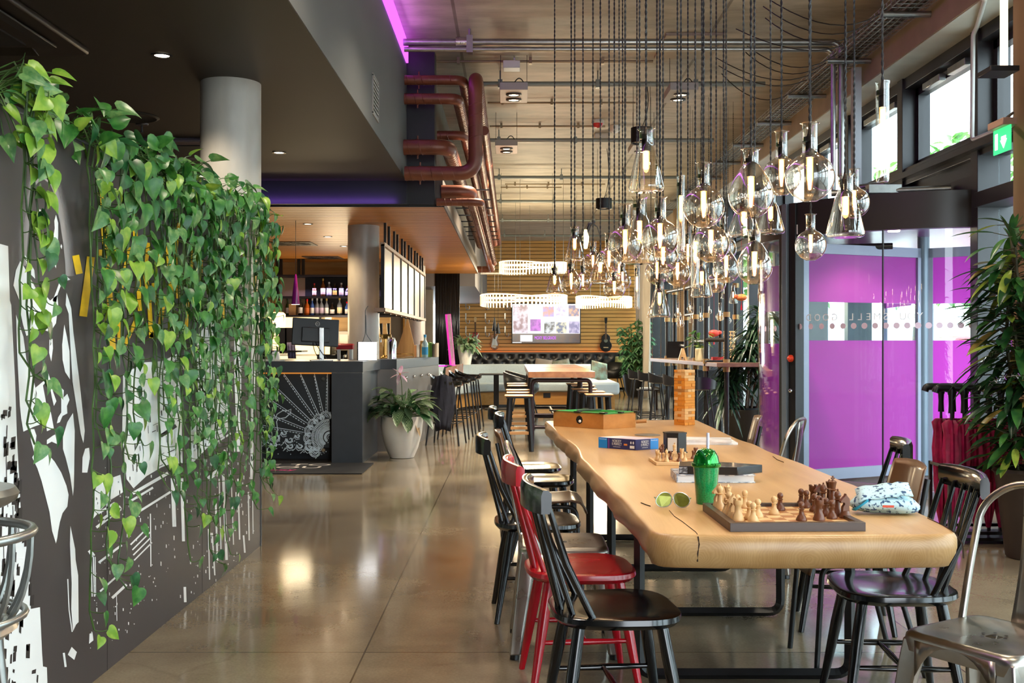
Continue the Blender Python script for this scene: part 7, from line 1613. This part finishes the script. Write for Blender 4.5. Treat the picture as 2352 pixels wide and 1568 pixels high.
cushion('pale pink cushion row on the tufted bench over the high table', (X(1247, 29.6), 29.4, .60), .46, (R(-14), R(8), 0), mk('cushion_pale', 'cdbcae', .9, var=.1))
cushion('pale cream cushion on the tufted bench over the high table', (X(1290, 29.6), 29.4, .58), .46, (R(-14), R(-9), 0), mk('cushion_cream', 'd9d4c6', .9, c2='93a384', vs=8))
# pink neon board and planter on the bench back
q = MB(); q.box((0, 0, .45), (.10, .05, .95), (0, R(-5), 0)); o = single('neon_board', q, mk('pink_neon_board', 'e23fb0', .5, em='f030b8', es=.3), 'leaning narrow pink glowing board in front of the black chain curtain', 'board', (X(1034, 19.8), 19.8, Z(838, 19.8)))
q = MB(); q.box((0.018, -.027, .45), (.062, .004, .94), (0, R(-5), 0)); q.build('glitter_face', mk('pale_pink_glitter', 'f3d3e8', .5, c2='e9a9d4', vs=60), o)
q = MB(); q.bb((-.3, -.15, 0), (.12, .15, .02)); single('shelf_board', q, mk('pink_lit_shelf', 'd92fb0', .4, em='e21fb4', es=.6), 'pink lit shelf edge under the glowing board', 'shelf', (X(1040, 19.8), 19.8, Z(841, 19.8)))
PB = V((X(1069, 21.4), 21.4, .845)); t = thing('potted_plant', 'bushy pale leaved plant in a white conical pot on the grey bench back', 'potted plant', PB); k = 21.4/F
q = MB(); q.lathe([(12*k, 0), (19*k, 40*k), (20*k, 46*k), (18*k, 46*k), (.0001, 42*k)], 28); q.build('pot', offwhite, t); fol = MB(); q = MB()
pl_ = [mk_leaf('pale_leaf', '6b8a68', 'a9bd9c', vs=16), mk_leaf('pale_leaf_dark', '45684a', '7d9a78', vs=16)]
for j in range(85): a = rc.uniform(0, 6.28); b = V((0, 0, 42*k)); tp = b+V((.16*cos(a), .14*sin(a), rc.uniform(-.02, .2))); q.tube([b, tp], .004, 4); fol.mi = j % 2; blade(fol, tp, (cos(a), sin(a), rc.uniform(-1.2, .9)), rc.uniform(.14, .23), .09, .4)
q.build('stem', stemm, t); fol.build('foliage', pl_, t, recalc=False)
q = MB(); blade(q, (.05, -.05, .42), (.2, 0, 1), .18, .09, .1); q.build('red_leaf', mk('spathe_red', 'b01223', .4), t, recalc=False)
# chain curtain
t = thing('chain_curtain', 'shiny black chain curtain hanging between the bar and the slatted wall', 'curtain', (-1.3, 22.42, 0)); q = MB(); g = []
g = [[(-.28+.5*i/90, .02*sin(i*1.9), z) for i in range(91)] for z in (.82, 2.70)]
q.sheet(g); q.build('chains', mk('chain_black', '202226', .25, .7, c2='5c6066', vs=20, st=(6, 1, .08)), t, solid=.006)
# cafe table and tub chairs
t = thing('cafe_table', 'small black square pedestal table in front of the grey bench', 'table', (X(1140, 21.0), 20.9, 0)); zt = Z(858, 20.9)
q = MB(); q.bb((-.33, -.33, zt-.02), (.33, .33, zt)); q.build('tabletop', blackm, t); q = MB(); q.bb((-.05, -.05, .03), (.05, .05, zt-.02)); q.build('pedestal', blackm, t); q = MB(); q.bb((-.22, -.22, 0), (.22, .22, .02)); q.build('base_plate', blackm, t)
def tub_chair(lab, loc, rz, s_=1):
    t = thing('tub_chair', lab, 'chair', loc, rz, 'black tub chairs'); q = MB(); lp = []; n = 26
    m = mk('tub_shell', '17191c', .4, var=.1) if 'tub_shell' not in MATS else MATS['tub_shell']
    for z_, sc, o_ in ((.42, .72, 0), (.46, .95, 0), (.60, 1.08, .0), (.72, 1.12, .01)):
        lp.append([(sc*.27*cos(a), sc*.26*sin(a), z_+(.08*max(0, -sin(a)) if z_ > .65 else 0)-(.10*max(0, sin(a)) if z_ > .55 else 0)) for a in [2*PI*i/n for i in range(n)]])
    q.rings(lp, cap=False); q.build('shell', m, t, solid=.02); q = MB(); q.lathe([(.0001, .44), (.22, .44), (.23, .46), (.0001, .48)], 24); q.build('seat', m, t)
    for sx in (-1, 1):
        for sy in (-1, 1): q = MB(); q.tube([(sx*.14, sy*.14, .43), (sx*.23, sy*.23, 0)], .014, 8); q.build('leg', blackm, t)
    return t
tc_ = tub_chair('black tub chair by the tall leafy plant', (X(1408, 26.3), 26.3, 0), R(160)); dup(tc_, (X(1200, 18.6), 18.9, 0), R(-80), 'dark tub chair half hidden beside the high tables'); dup(tc_, (X(1198, 17.4), 17.95, 0), R(-95), 'second dark tub chair in front of the small pedestal table')
q = MB(); q.bb((-.2, -.16, .36), (.2, .16, .385))
for sx in (-1, 1):
    for sy in (-1, 1): q.bb((sx*.15-.02, sy*.12-.02, 0), (sx*.15+.02, sy*.12+.02, .36))
single('side_table', q, mk('side_table_dark', '2b2422', .5), 'small low dark side table next to the tall leafy plant', 'table', (X(1488, 20.9), 20.9, 0)); q = MB(); q.bb((-.12, -.1, 0), (.12, .1, .03)); single('book', q, white, 'pale book lying on the low side table', 'book', (X(1485, 20.9), 20.9, .386))
# tall schefflera
SP = V((X(1458, 25.5), 25.5, 0)); t = thing('potted_schefflera', 'tall pale green schefflera in a black pot before the far curtain', 'potted plant', SP)
q = MB(); q.lathe([(.16, 0), (.24, .18), (.30, .5), (.29, .54), (.0001, .5)], 28); q.build('pot', blackm, t); q = MB(); fol = MB(); sch = [mk_leaf('schefflera_green', '5f9168', '9fc196', vs=10), mk_leaf('schefflera_dark', '3f7350', '74a270', vs=10)]
for s_ in range(5):
    top_ = V((.16*cos(s_*1.3), .14*sin(s_*1.3), 1.35+.12*s_)); q.tube([(0, 0, .5), top_*.5+V((0, 0, .3)), top_], .012, 6)
    for k in range(34):
        f = k/34; b = V((0, 0, .55)).lerp(top_, f); a = rc.uniform(0, 6.28); hub = b+V((.24*cos(a), .2*sin(a), rc.uniform(-.05, .12))); q.tube([b, hub], .004, 4); fol.mi = k % 2
        for j in range(6): an = j*PI/3; blade(fol, hub, (cos(an), sin(an)*.8, -.45), .15, .055, .2, 4)
q.build('stem', stemm, t); fol.build('foliage', sch, t, recalc=False)
t = thing('curtain', 'pale grey full height curtain at the far end of the windows', 'curtain', (3.05, 26.5, 0.02)); q = MB()
g = [[(.07*sin(i*1.1+.3*j)+.25*i/60, -2.0+4.0*i/60, 3.85*j/6) for i in range(61)] for j in range(7)]
q.sheet(g); q.build('cloth', mk('curtain_grey', 'b3aa9c', .9, var=.1, vs=8, st=(1, 1, .2)), t, solid=.01)
t = thing('curtain', 'tan full height curtain tied back behind the window counter', 'curtain', (3.2, 20.3, 0.02)); q = MB()
g = [[(.06*sin(i*1.2+.2*j), (-.9+1.8*i/50)*(1-.5*math.exp(-((j-2)/1.2)**2)), 3.85*j/8) for i in range(51)] for j in range(9)]
q.sheet(g); q.build('cloth', mk('curtain_tan', 'a08c74', .9, var=.1, vs=8, st=(1, 1, .2)), t, solid=.01); q = MB(); q.lathe([(.0001, -.1), (.04, -.06), (.03, 0), (.045, .04), (.0001, .09)], 14, (-.1, -.4, 1.15)); q.build('tie_back_tassel', mk('tassel_gold', 'b9945c', .6), t)
# ================================================================ far wall
t = thing('tufted_bench', 'black button tufted bench along the slatted rear wall', 'bench', (1.0, 30.0, 0)); q = MB()
leath = mk('black_leather', '1d1e22', .3, var=.1, coat=.2)
def tuft(x0, x1):
    nx = int((x1-x0)/.05); g = []
    for i in range(nx+1):
        r_ = []
        for j in range(13):
            x = x0+(x1-x0)*i/nx; z = .46+.50*j/12; u = (x/.30+(.5 if int((z-.46)/.17) % 2 else 0)); dd = abs(((u) % 1)-.5)*.30; dz = abs(((z-.46)/.17) % 1-.5)*.17
            r_.append((x, -.05-.05*min(1, (dd*dd+dz*dz)**.5/.09), z))
        g.append(r_)
    return g
for x0, x1 in ((-2.6, -.85), (-.82, .95), (.98, 2.4)): q = MB(); q.sheet(tuft(x0, x1)); q.bb((x0, -.05, .4), (x1, .1, .965)); q.build('tufted_back', leath, t, ang=60)
q = MB(); q.bb((-2.6, -.7, .34), (2.4, .0, .48)); q.build('seat', leath, t, bevel=.03); q = MB(); q.bb((-2.6, -.62, .06), (2.4, .05, .34)); q.build('plinth', bpl, t)
q = MB(); q.bb((-2.6, .1, .0), (2.4, .3, 1.0)); q.build('rear_panel', blackm, t)
q = MB(); q.bb((-1.2, BACK-.06, .86), (3.4, BACK-.02, .89)); single('led_glow_strip', q, mk_em('orange_led', 'ff7a2a', 5), 'orange glow strip at the foot of the slatted wall above the tufted bench', 'light strip')
# television
def bz(x, y): return V((X(x, BACK-.1), BACK-.1, Z(y, BACK-.1)))
a, b = bz(1175, 789), bz(1334, 696); t = thing('television', 'large wall mounted television showing a grid of pictures', 'television', ((a.x+b.x)/2, BACK-.1, (a.z+b.z)/2)); w_, h_ = b.x-a.x, b.z-a.z
q = MB(); q.bb((-w_/2, 0, -h_/2), (w_/2, .08, h_/2)); q.build('housing', blackm, t, bevel=.005)
def tile(x0, y0, x1, y1, c_, s_=.9, nm='picture_tile', k=[0], c2=None):
    s_ *= .55
    k[0] += 1; o_ = t.location; q = MB(); q.bb((X(x0, BACK-.1)-o_.x, -.004-.0006*(k[0] > 4), Z(y1, BACK-.1)-o_.z), (X(x1, BACK-.1)-o_.x, -.001, Z(y0, BACK-.1)-o_.z))
    m = mk('tv_%d' % k[0], '0a0a0a', .2); nd = m.node_tree.nodes; bs = [n_ for n_ in nd if n_.type == 'BSDF_PRINCIPLED'][0]; bs.inputs['Emission Strength'].default_value = s_; bs.inputs['Emission Color'].default_value = lin(hx(c_))
    if c2:
        tc = nd.new('ShaderNodeTexCoord'); n1 = nd.new('ShaderNodeTexNoise'); n1.inputs['Scale'].default_value = 5+k[0] % 5; n1.inputs['Detail'].default_value = 4; rp = nd.new('ShaderNodeValToRGB'); e = rp.color_ramp.elements; e[0].position = .42; e[1].position = .58; e[0].color = lin(hx(c_)); e[1].color = lin(hx(c2))
        l_ = m.node_tree.links; l_.new(tc.outputs['Object'], n1.inputs[0]); l_.new(n1.outputs[0], rp.inputs[0]); l_.new(rp.outputs[0], bs.inputs['Emission Color'])
    return q.build(nm, m, t, smooth=False)
tile(1177, 698, 1332, 766, 'f4f2fa', .95, 'screen_top'); tile(1177, 766, 1332, 787, '5a5258', .6, 'screen_banner', c2='6b5550'); tile(1195, 769, 1223, 784, 'f6f6fb', 1.0, 'white_panel'); tile(1177, 785.5, 1198, 787.2, 'ffffff', 1.0, 'progress_bar')
tile(1179, 700, 1212, 765, 'd9cfe0', .9, c2='8a6a7a'); tile(1218, 733, 1242, 760, 'c45fd6', .9, c2='8a3aa8'); tile(1247, 704, 1272, 727, 'b9a8e0', .9, c2='e0a89a'); tile(1277, 702, 1301, 725, 'c9bfe8', .9, c2='f0e6f2'); tile(1306, 701, 1330, 726, '9a95b0', .9, c2='f0c0a0'); tile(1250, 739, 1274, 765, 'cfd8e2', .9, c2='2c3a48'); tile(1277, 740, 1301, 765, '3c5a8a', .9, c2='e8e2c0'); tile(1307, 738, 1331, 765, 'c9c0e0', .9, c2='8a86b0')
ptx = mk('tv_text_purple', 'b94ae8', .4, em='b94ae8', es=.7); o_ = t.location
text('lettering', 'MOXY BELGRADE', ptx, t, width=X(1277, BACK-.1)-X(1228, BACK-.1), height=.095, M=plane_M((X(1252.5, BACK-.1)-o_.x, -.006, Z(776, BACK-.1)-o_.z), (1, 0, 0), (0, 0, 1)))
# guitars
def guitar(lab, x, ytop, ybot, acoustic, body, guard, nm):
    d = BACK-.005; s_ = (ybot-ytop)*d/F; t = thing(nm, lab, 'guitar', P(x, ybot, d)); Lb = s_*.53; n = 40; ol_ = []
    for i in range(n):
        a = 2*PI*i/n; c_, sn = cos(a), sin(a); z = Lb/2+Lb/2*sn; u = (sn+1)/2
        wd = (.205 if acoustic else .17)*s_*(1-.28*u)*(1-.30*math.exp(-((u-.60)/.13)**2)); ol_.append((wd*c_*1.0*(1 if acoustic else 1+.1*sin(3*a)), z))
    q = MB(); q.prism(ol_, 0, .09 if acoustic else .045, plane_M((0, .0, 0), (1, 0, 0), (0, 0, 1))); q.build('body', body, t, bevel=.008)
    q = MB(); q.bb((-.026*s_, -.11, Lb*.66), (.026*s_, -.09, s_*.84)); q.build('neck', mk('neck_rosewood', '5a3d28', .5) if 'neck_rosewood' not in MATS else MATS['neck_rosewood'], t)
    q = MB(); q.prism([(-.03*s_, s_*.83), (.03*s_, s_*.83), (.045*s_, s_*.98), (.0, s_), (-.045*s_, s_*.98)], .09, .11, plane_M((0, 0, 0), (1, 0, 0), (0, 0, 1))); q.build('headstock', body if acoustic else MATS['pale_board'], t)
    q = MB()
    if acoustic: q.lathe([(.0001, 0), (.055*s_, 0)], 20, M=plane_M((0, -.092, Lb*.62), (1, 0, 0), (0, 0, 1)), cap=False)
    else: q.prism([(-.10*s_, Lb*.2), (.02*s_, Lb*.12), (.10*s_, Lb*.3), (.06*s_, Lb*.6), (.12*s_, Lb*.95), (0, Lb*.7), (-.05*s_, Lb*.72)], .0, .002, plane_M((0, -.047, 0), (1, 0, 0), (0, 0, 1)))
    q.build('sound_hole' if acoustic else 'pickguard', guard, t, smooth=False); q = MB(); q.bb((-.07*s_, -.1, Lb*.22), (.07*s_, -.092, Lb*.27)); q.build('bridge', MATS['pale_board'], t); return t
guitar('black acoustic guitar hanging on the slatted wall beside the television', 1391, 729, 808, True, black, mk('rosette', '6b6a5a', .5), 'acoustic_guitar')
guitar('sunburst electric guitar hanging on the slatted wall on the bar side of the television', 1136, 730, 804, False, mk('sunburst', 'c06a1e', .25, c2='3a1d0e', vs=3, coat=.4), white, 'electric_guitar')
guitar('red electric guitar on the slatted wall half hidden by the pale plant', 1092, 728, 800, False, red, white, 'electric_guitar')
# hooks
hk = None; k = 0
for i, x in enumerate((1070, 1115, 1160)):
    for j, y in enumerate((700, 732, 762)):
        lab = 'silver wall hook on the slatted wall, %s column from the bar, %s row down' % (od[i], od[j]); p_ = P(x, y, BACK-.02)
        if hk is None:
            hk = thing('wall_hook', lab, 'hook', p_, group='silver hooks on the slatted wall'); q = MB(); q.bb((-.02, -.02, -.02), (.02, .0, .17)); q.build('plate', galv, hk); q = MB(); q.tube(bez((0, -.02, 0), (0, -.06, -.12), (.06, -.07, -.15), 6)+bez((.06, -.07, -.15), (.13, -.07, -.13), (.11, -.07, -.04), 5)[1:], .012, 8); q.build('hook', galv, hk)
        else: dup(hk, p_, 0, lab)
for k, (x, y0, y1, lab) in enumerate(((1136, 728, 760, 'longer black cone pendant lamp in front of the sunburst guitar'), (1144, 740, 766, 'shorter black cone pendant lamp beside the longer cone'))):
    d = 23.5; t = thing('cone_pendant', lab, 'pendant lamp', P(x, y1, d), group='black cone pendants'); q = MB(); h_ = (y1-y0)*d/F; q.lathe([(.05, 0), (.052, .004), (.008, h_), (.0001, h_)], 20); q.build('shade', blackm, t); q = MB(); q.cyl((0, 0, h_), (0, 0, CEIL-t.location.z), .003, 5); q.build('cord', blackm, t)
q = MB(); q.bb((-.55, -.06, 0), (.55, .06, .04)); single('strip_light', q, offwhite, 'pale suspended strip light under the highest chandelier', 'light', (X(1157, 26), 26, Z(630, 26)))
# ================================================================ outside
g = MB(); g.bb((XF+.3, -12, -.12), (45, 45, -.02)); struct('ground_outside', g, mk('paving_outside', 'b3b2ae', .8, var=.1, vs=2), smooth=False)
t = thing('building', 'white apartment building across the street seen through the high windows', 'building', (19, 24, 0)); q = MB(); q.bb((0, -26, 0), (8, 22, 15)); q.build('wall', mk('render_white', 'e8eaea', .8, var=.03), t, smooth=False); q = None
wm_ = mk('street_window', '9fb4bf', .2)
for i in range(10):
    for j in range(4): q = MB(); q.bb((-.03, -25+4.4*i, 1.2+3.4*j), (.0, -23.4+4.4*i, 3.0+3.4*j)); q.build('window', wm_, t, smooth=False)
rt = random.Random(12); tl = [mk_leaf('tree_green', '4f8f3a', '8cbf62', vs=3), mk_leaf('tree_light', '79b35a', 'b6d98c', vs=3)]
for k, (x_, y_, h_) in enumerate(((9, 21, 5.5), (10, 27, 6.0), (8.5, 34, 5.5), (9.5, 14.5, 4.0), (11, 19, 6))):
    t = thing('street_tree', 'leafy green tree outside the windows, %s along the street' % od[k], 'tree', (x_, y_, -.02), group='trees outside the windows'); q = MB(); q.tube([(0, 0, 0), (.1, 0, h_*.5), (0, .1, h_*.8)], [.13, .1, .05], 8); q.build('trunk', mk('bark', '6b5a48', .9) if 'bark' not in MATS else MATS['bark'], t); fol = MB()
    for j in range(700):
        v_ = V((rt.gauss(0, 1), rt.gauss(0, 1), rt.gauss(0, 1))).normalized()*rt.uniform(.5, 1)**.5; p_ = V((v_.x*1.6, v_.y*1.6, h_*.68+v_.z*h_*.32)); fol.mi = j % 2; a = rt.uniform(0, 6.28); blade(fol, p_, (cos(a), sin(a), rt.uniform(-.8, .3)), rt.uniform(.25, .4), .2, .3, 3)
    fol.build('crown', tl, t, recalc=False)
t = thing('car', 'red parked car seen through the clear band of the revolving door', 'car', (7.6, 17.5, -.02), R(80)); q = MB(); q.rings([[(x, y*s_, z) for x, y in ((-2.0, -.8), (2.0, -.8), (2.0, .8), (-2.0, .8))] for z, s_ in ((.35, 1), (.85, 1.02))]); q.rings([[(x*sx, y*sy, z) for x, y in ((-1.1, -.75), (.9, -.75), (.9, .75), (-1.1, .75))] for z, sx, sy in ((.85, 1.15, 1), (1.4, .8, .85))]); q.build('body', mk('car_red', 'a51f28', .25, coat=.5), t, bevel=.06)
for sx in (-1.25, 1.25):
    for sy in (-.8, .8): q = MB(); q.cyl((sx, sy-.1, .33), (sx, sy+.1, .33), .33, 20); q.build('wheel', blackm, t)
# ================================================================ daylight, lamps, camera
w = bpy.data.worlds.new('World'); SC.world = w; w.use_nodes = True
t_ = w.node_tree; t_.nodes.clear(); bg = t_.nodes.new('ShaderNodeBackground'); ow = t_.nodes.new('ShaderNodeOutputWorld')
bg.inputs[0].default_value = (.84, .93, 1.0, 1); bg.inputs[1].default_value = 4.0; t_.links.new(bg.outputs[0], ow.inputs[0])
def area(loc, rot, sx, sy, e, c_=(1, 1, 1), nm='area'):
    l = bpy.data.lights.new(nm, 'AREA'); l.shape = 'RECTANGLE'; l.size = sx; l.size_y = sy; l.energy = e; l.color = c_
    o = bpy.data.objects.new(nm, l); COL.objects.link(o); o.location = loc; o.rotation_euler = rot; return o
def pt(loc, e, c_=(1, .8, .55), r=.1, nm='lamp_glow'):
    l = bpy.data.lights.new(nm, 'POINT'); l.energy = e; l.color = c_; l.shadow_soft_size = r
    o = bpy.data.objects.new(nm, l); COL.objects.link(o); o.location = loc; return o
def spot(loc, e, ang=100, c_=(1, .86, .66), r=.06, rot=(0, 0, 0), blend=.6, nm='spot_glow'):
    l = bpy.data.lights.new(nm, 'SPOT'); l.energy = e; l.color = c_; l.shadow_soft_size = r; l.spot_size = R(ang); l.spot_blend = blend
    o = bpy.data.objects.new(nm, l); COL.objects.link(o); o.location = loc; o.rotation_euler = rot; return o
su = bpy.data.lights.new('sun', 'SUN'); su.energy = 2.0; su.angle = R(3); su.color = (1, .95, .86); so = bpy.data.objects.new('sun', su); COL.objects.link(so); so.rotation_euler = (R(20), R(-48), 0); so.rotation_euler = V((.72, .25, -.62)).to_track_quat('-Z', 'Y').to_euler()
# purple cove and violet canopy glow
area((-1.0, 3.5, 4.24), (0, R(-90), 0),   .1, 14, 7, (.75, .22, 1), 'cove_glow')
area((-2.9, 11.10, 2.75), (R(118), 0, 0), 3.4, .04, 2.2, (.35, .15, 1), 'canopy_glow')
# ceiling twin spots, added near spots, downlights
for x, y, d in ((1180, 240, 11.8), (1163, 356, 14.8), (1572, 240, 11.8), (1480, 350, 14.8)): spot(P(x, y, d)+V((0, 0, -.04)), 300, 120)
for xx, yy in ((-.2, 2.2), (1.9, 2.2), (-.2, 5.0), (2.1, 5.0), (-.1, 7.6), (2.1, 7.6)): spot((xx, yy, 3.95), 60, 125)  # unseen spots without fixtures, added to brighten the near floor and table
for x, y in ((372, 127), (641, 350)): p_ = soffit_pt(x, y, 2.93); spot(p_, 45, 130)
for x, y in ((707, 514), (753, 543), (790, 565), (783, 615), (670, 616)): p_ = soffit_pt(x, y, 2.67); spot(p_, 48, 130, (1, .75, .45))
pt((-2.9, 18.2, 1.5), 34, (1, .8, .5), .3); pt((-2.75, 13.9, 1.55), 9, (1, .8, .5), .2); area((-2.9, 18.4, 2.2), (0, 0, 0), 1.6, .1, 4, (.6, .5, 1), 'shelf_glow')
spot((X(2053, 9.6), 9.6, 2.25), 25, 140)
# camera
cam = bpy.data.cameras.new('camera'); cam.sensor_fit = 'HORIZONTAL'; cam.sensor_width = 36; cam.lens = F/2352*36; cam.clip_end = 200; cam.clip_start = .05
co = bpy.data.objects.new('camera', cam); COL.objects.link(co); co.location = (0, 0, H); co.rotation_euler = (PI/2, 0, 0); SC.camera = co
SC.view_settings.view_transform = 'Standard'; SC.view_settings.look = 'None'; SC.view_settings.exposure = 1.2; SC.view_settings.gamma = 1
cy = SC.cycles; cy.transparent_max_bounces = 40; cy.max_bounces = 9; cy.diffuse_bounces = 4; cy.glossy_bounces = 4; cy.sample_clamp_indirect = 6; cy.caustics_reflective = False; cy.caustics_refractive = False; cy.use_denoising = True
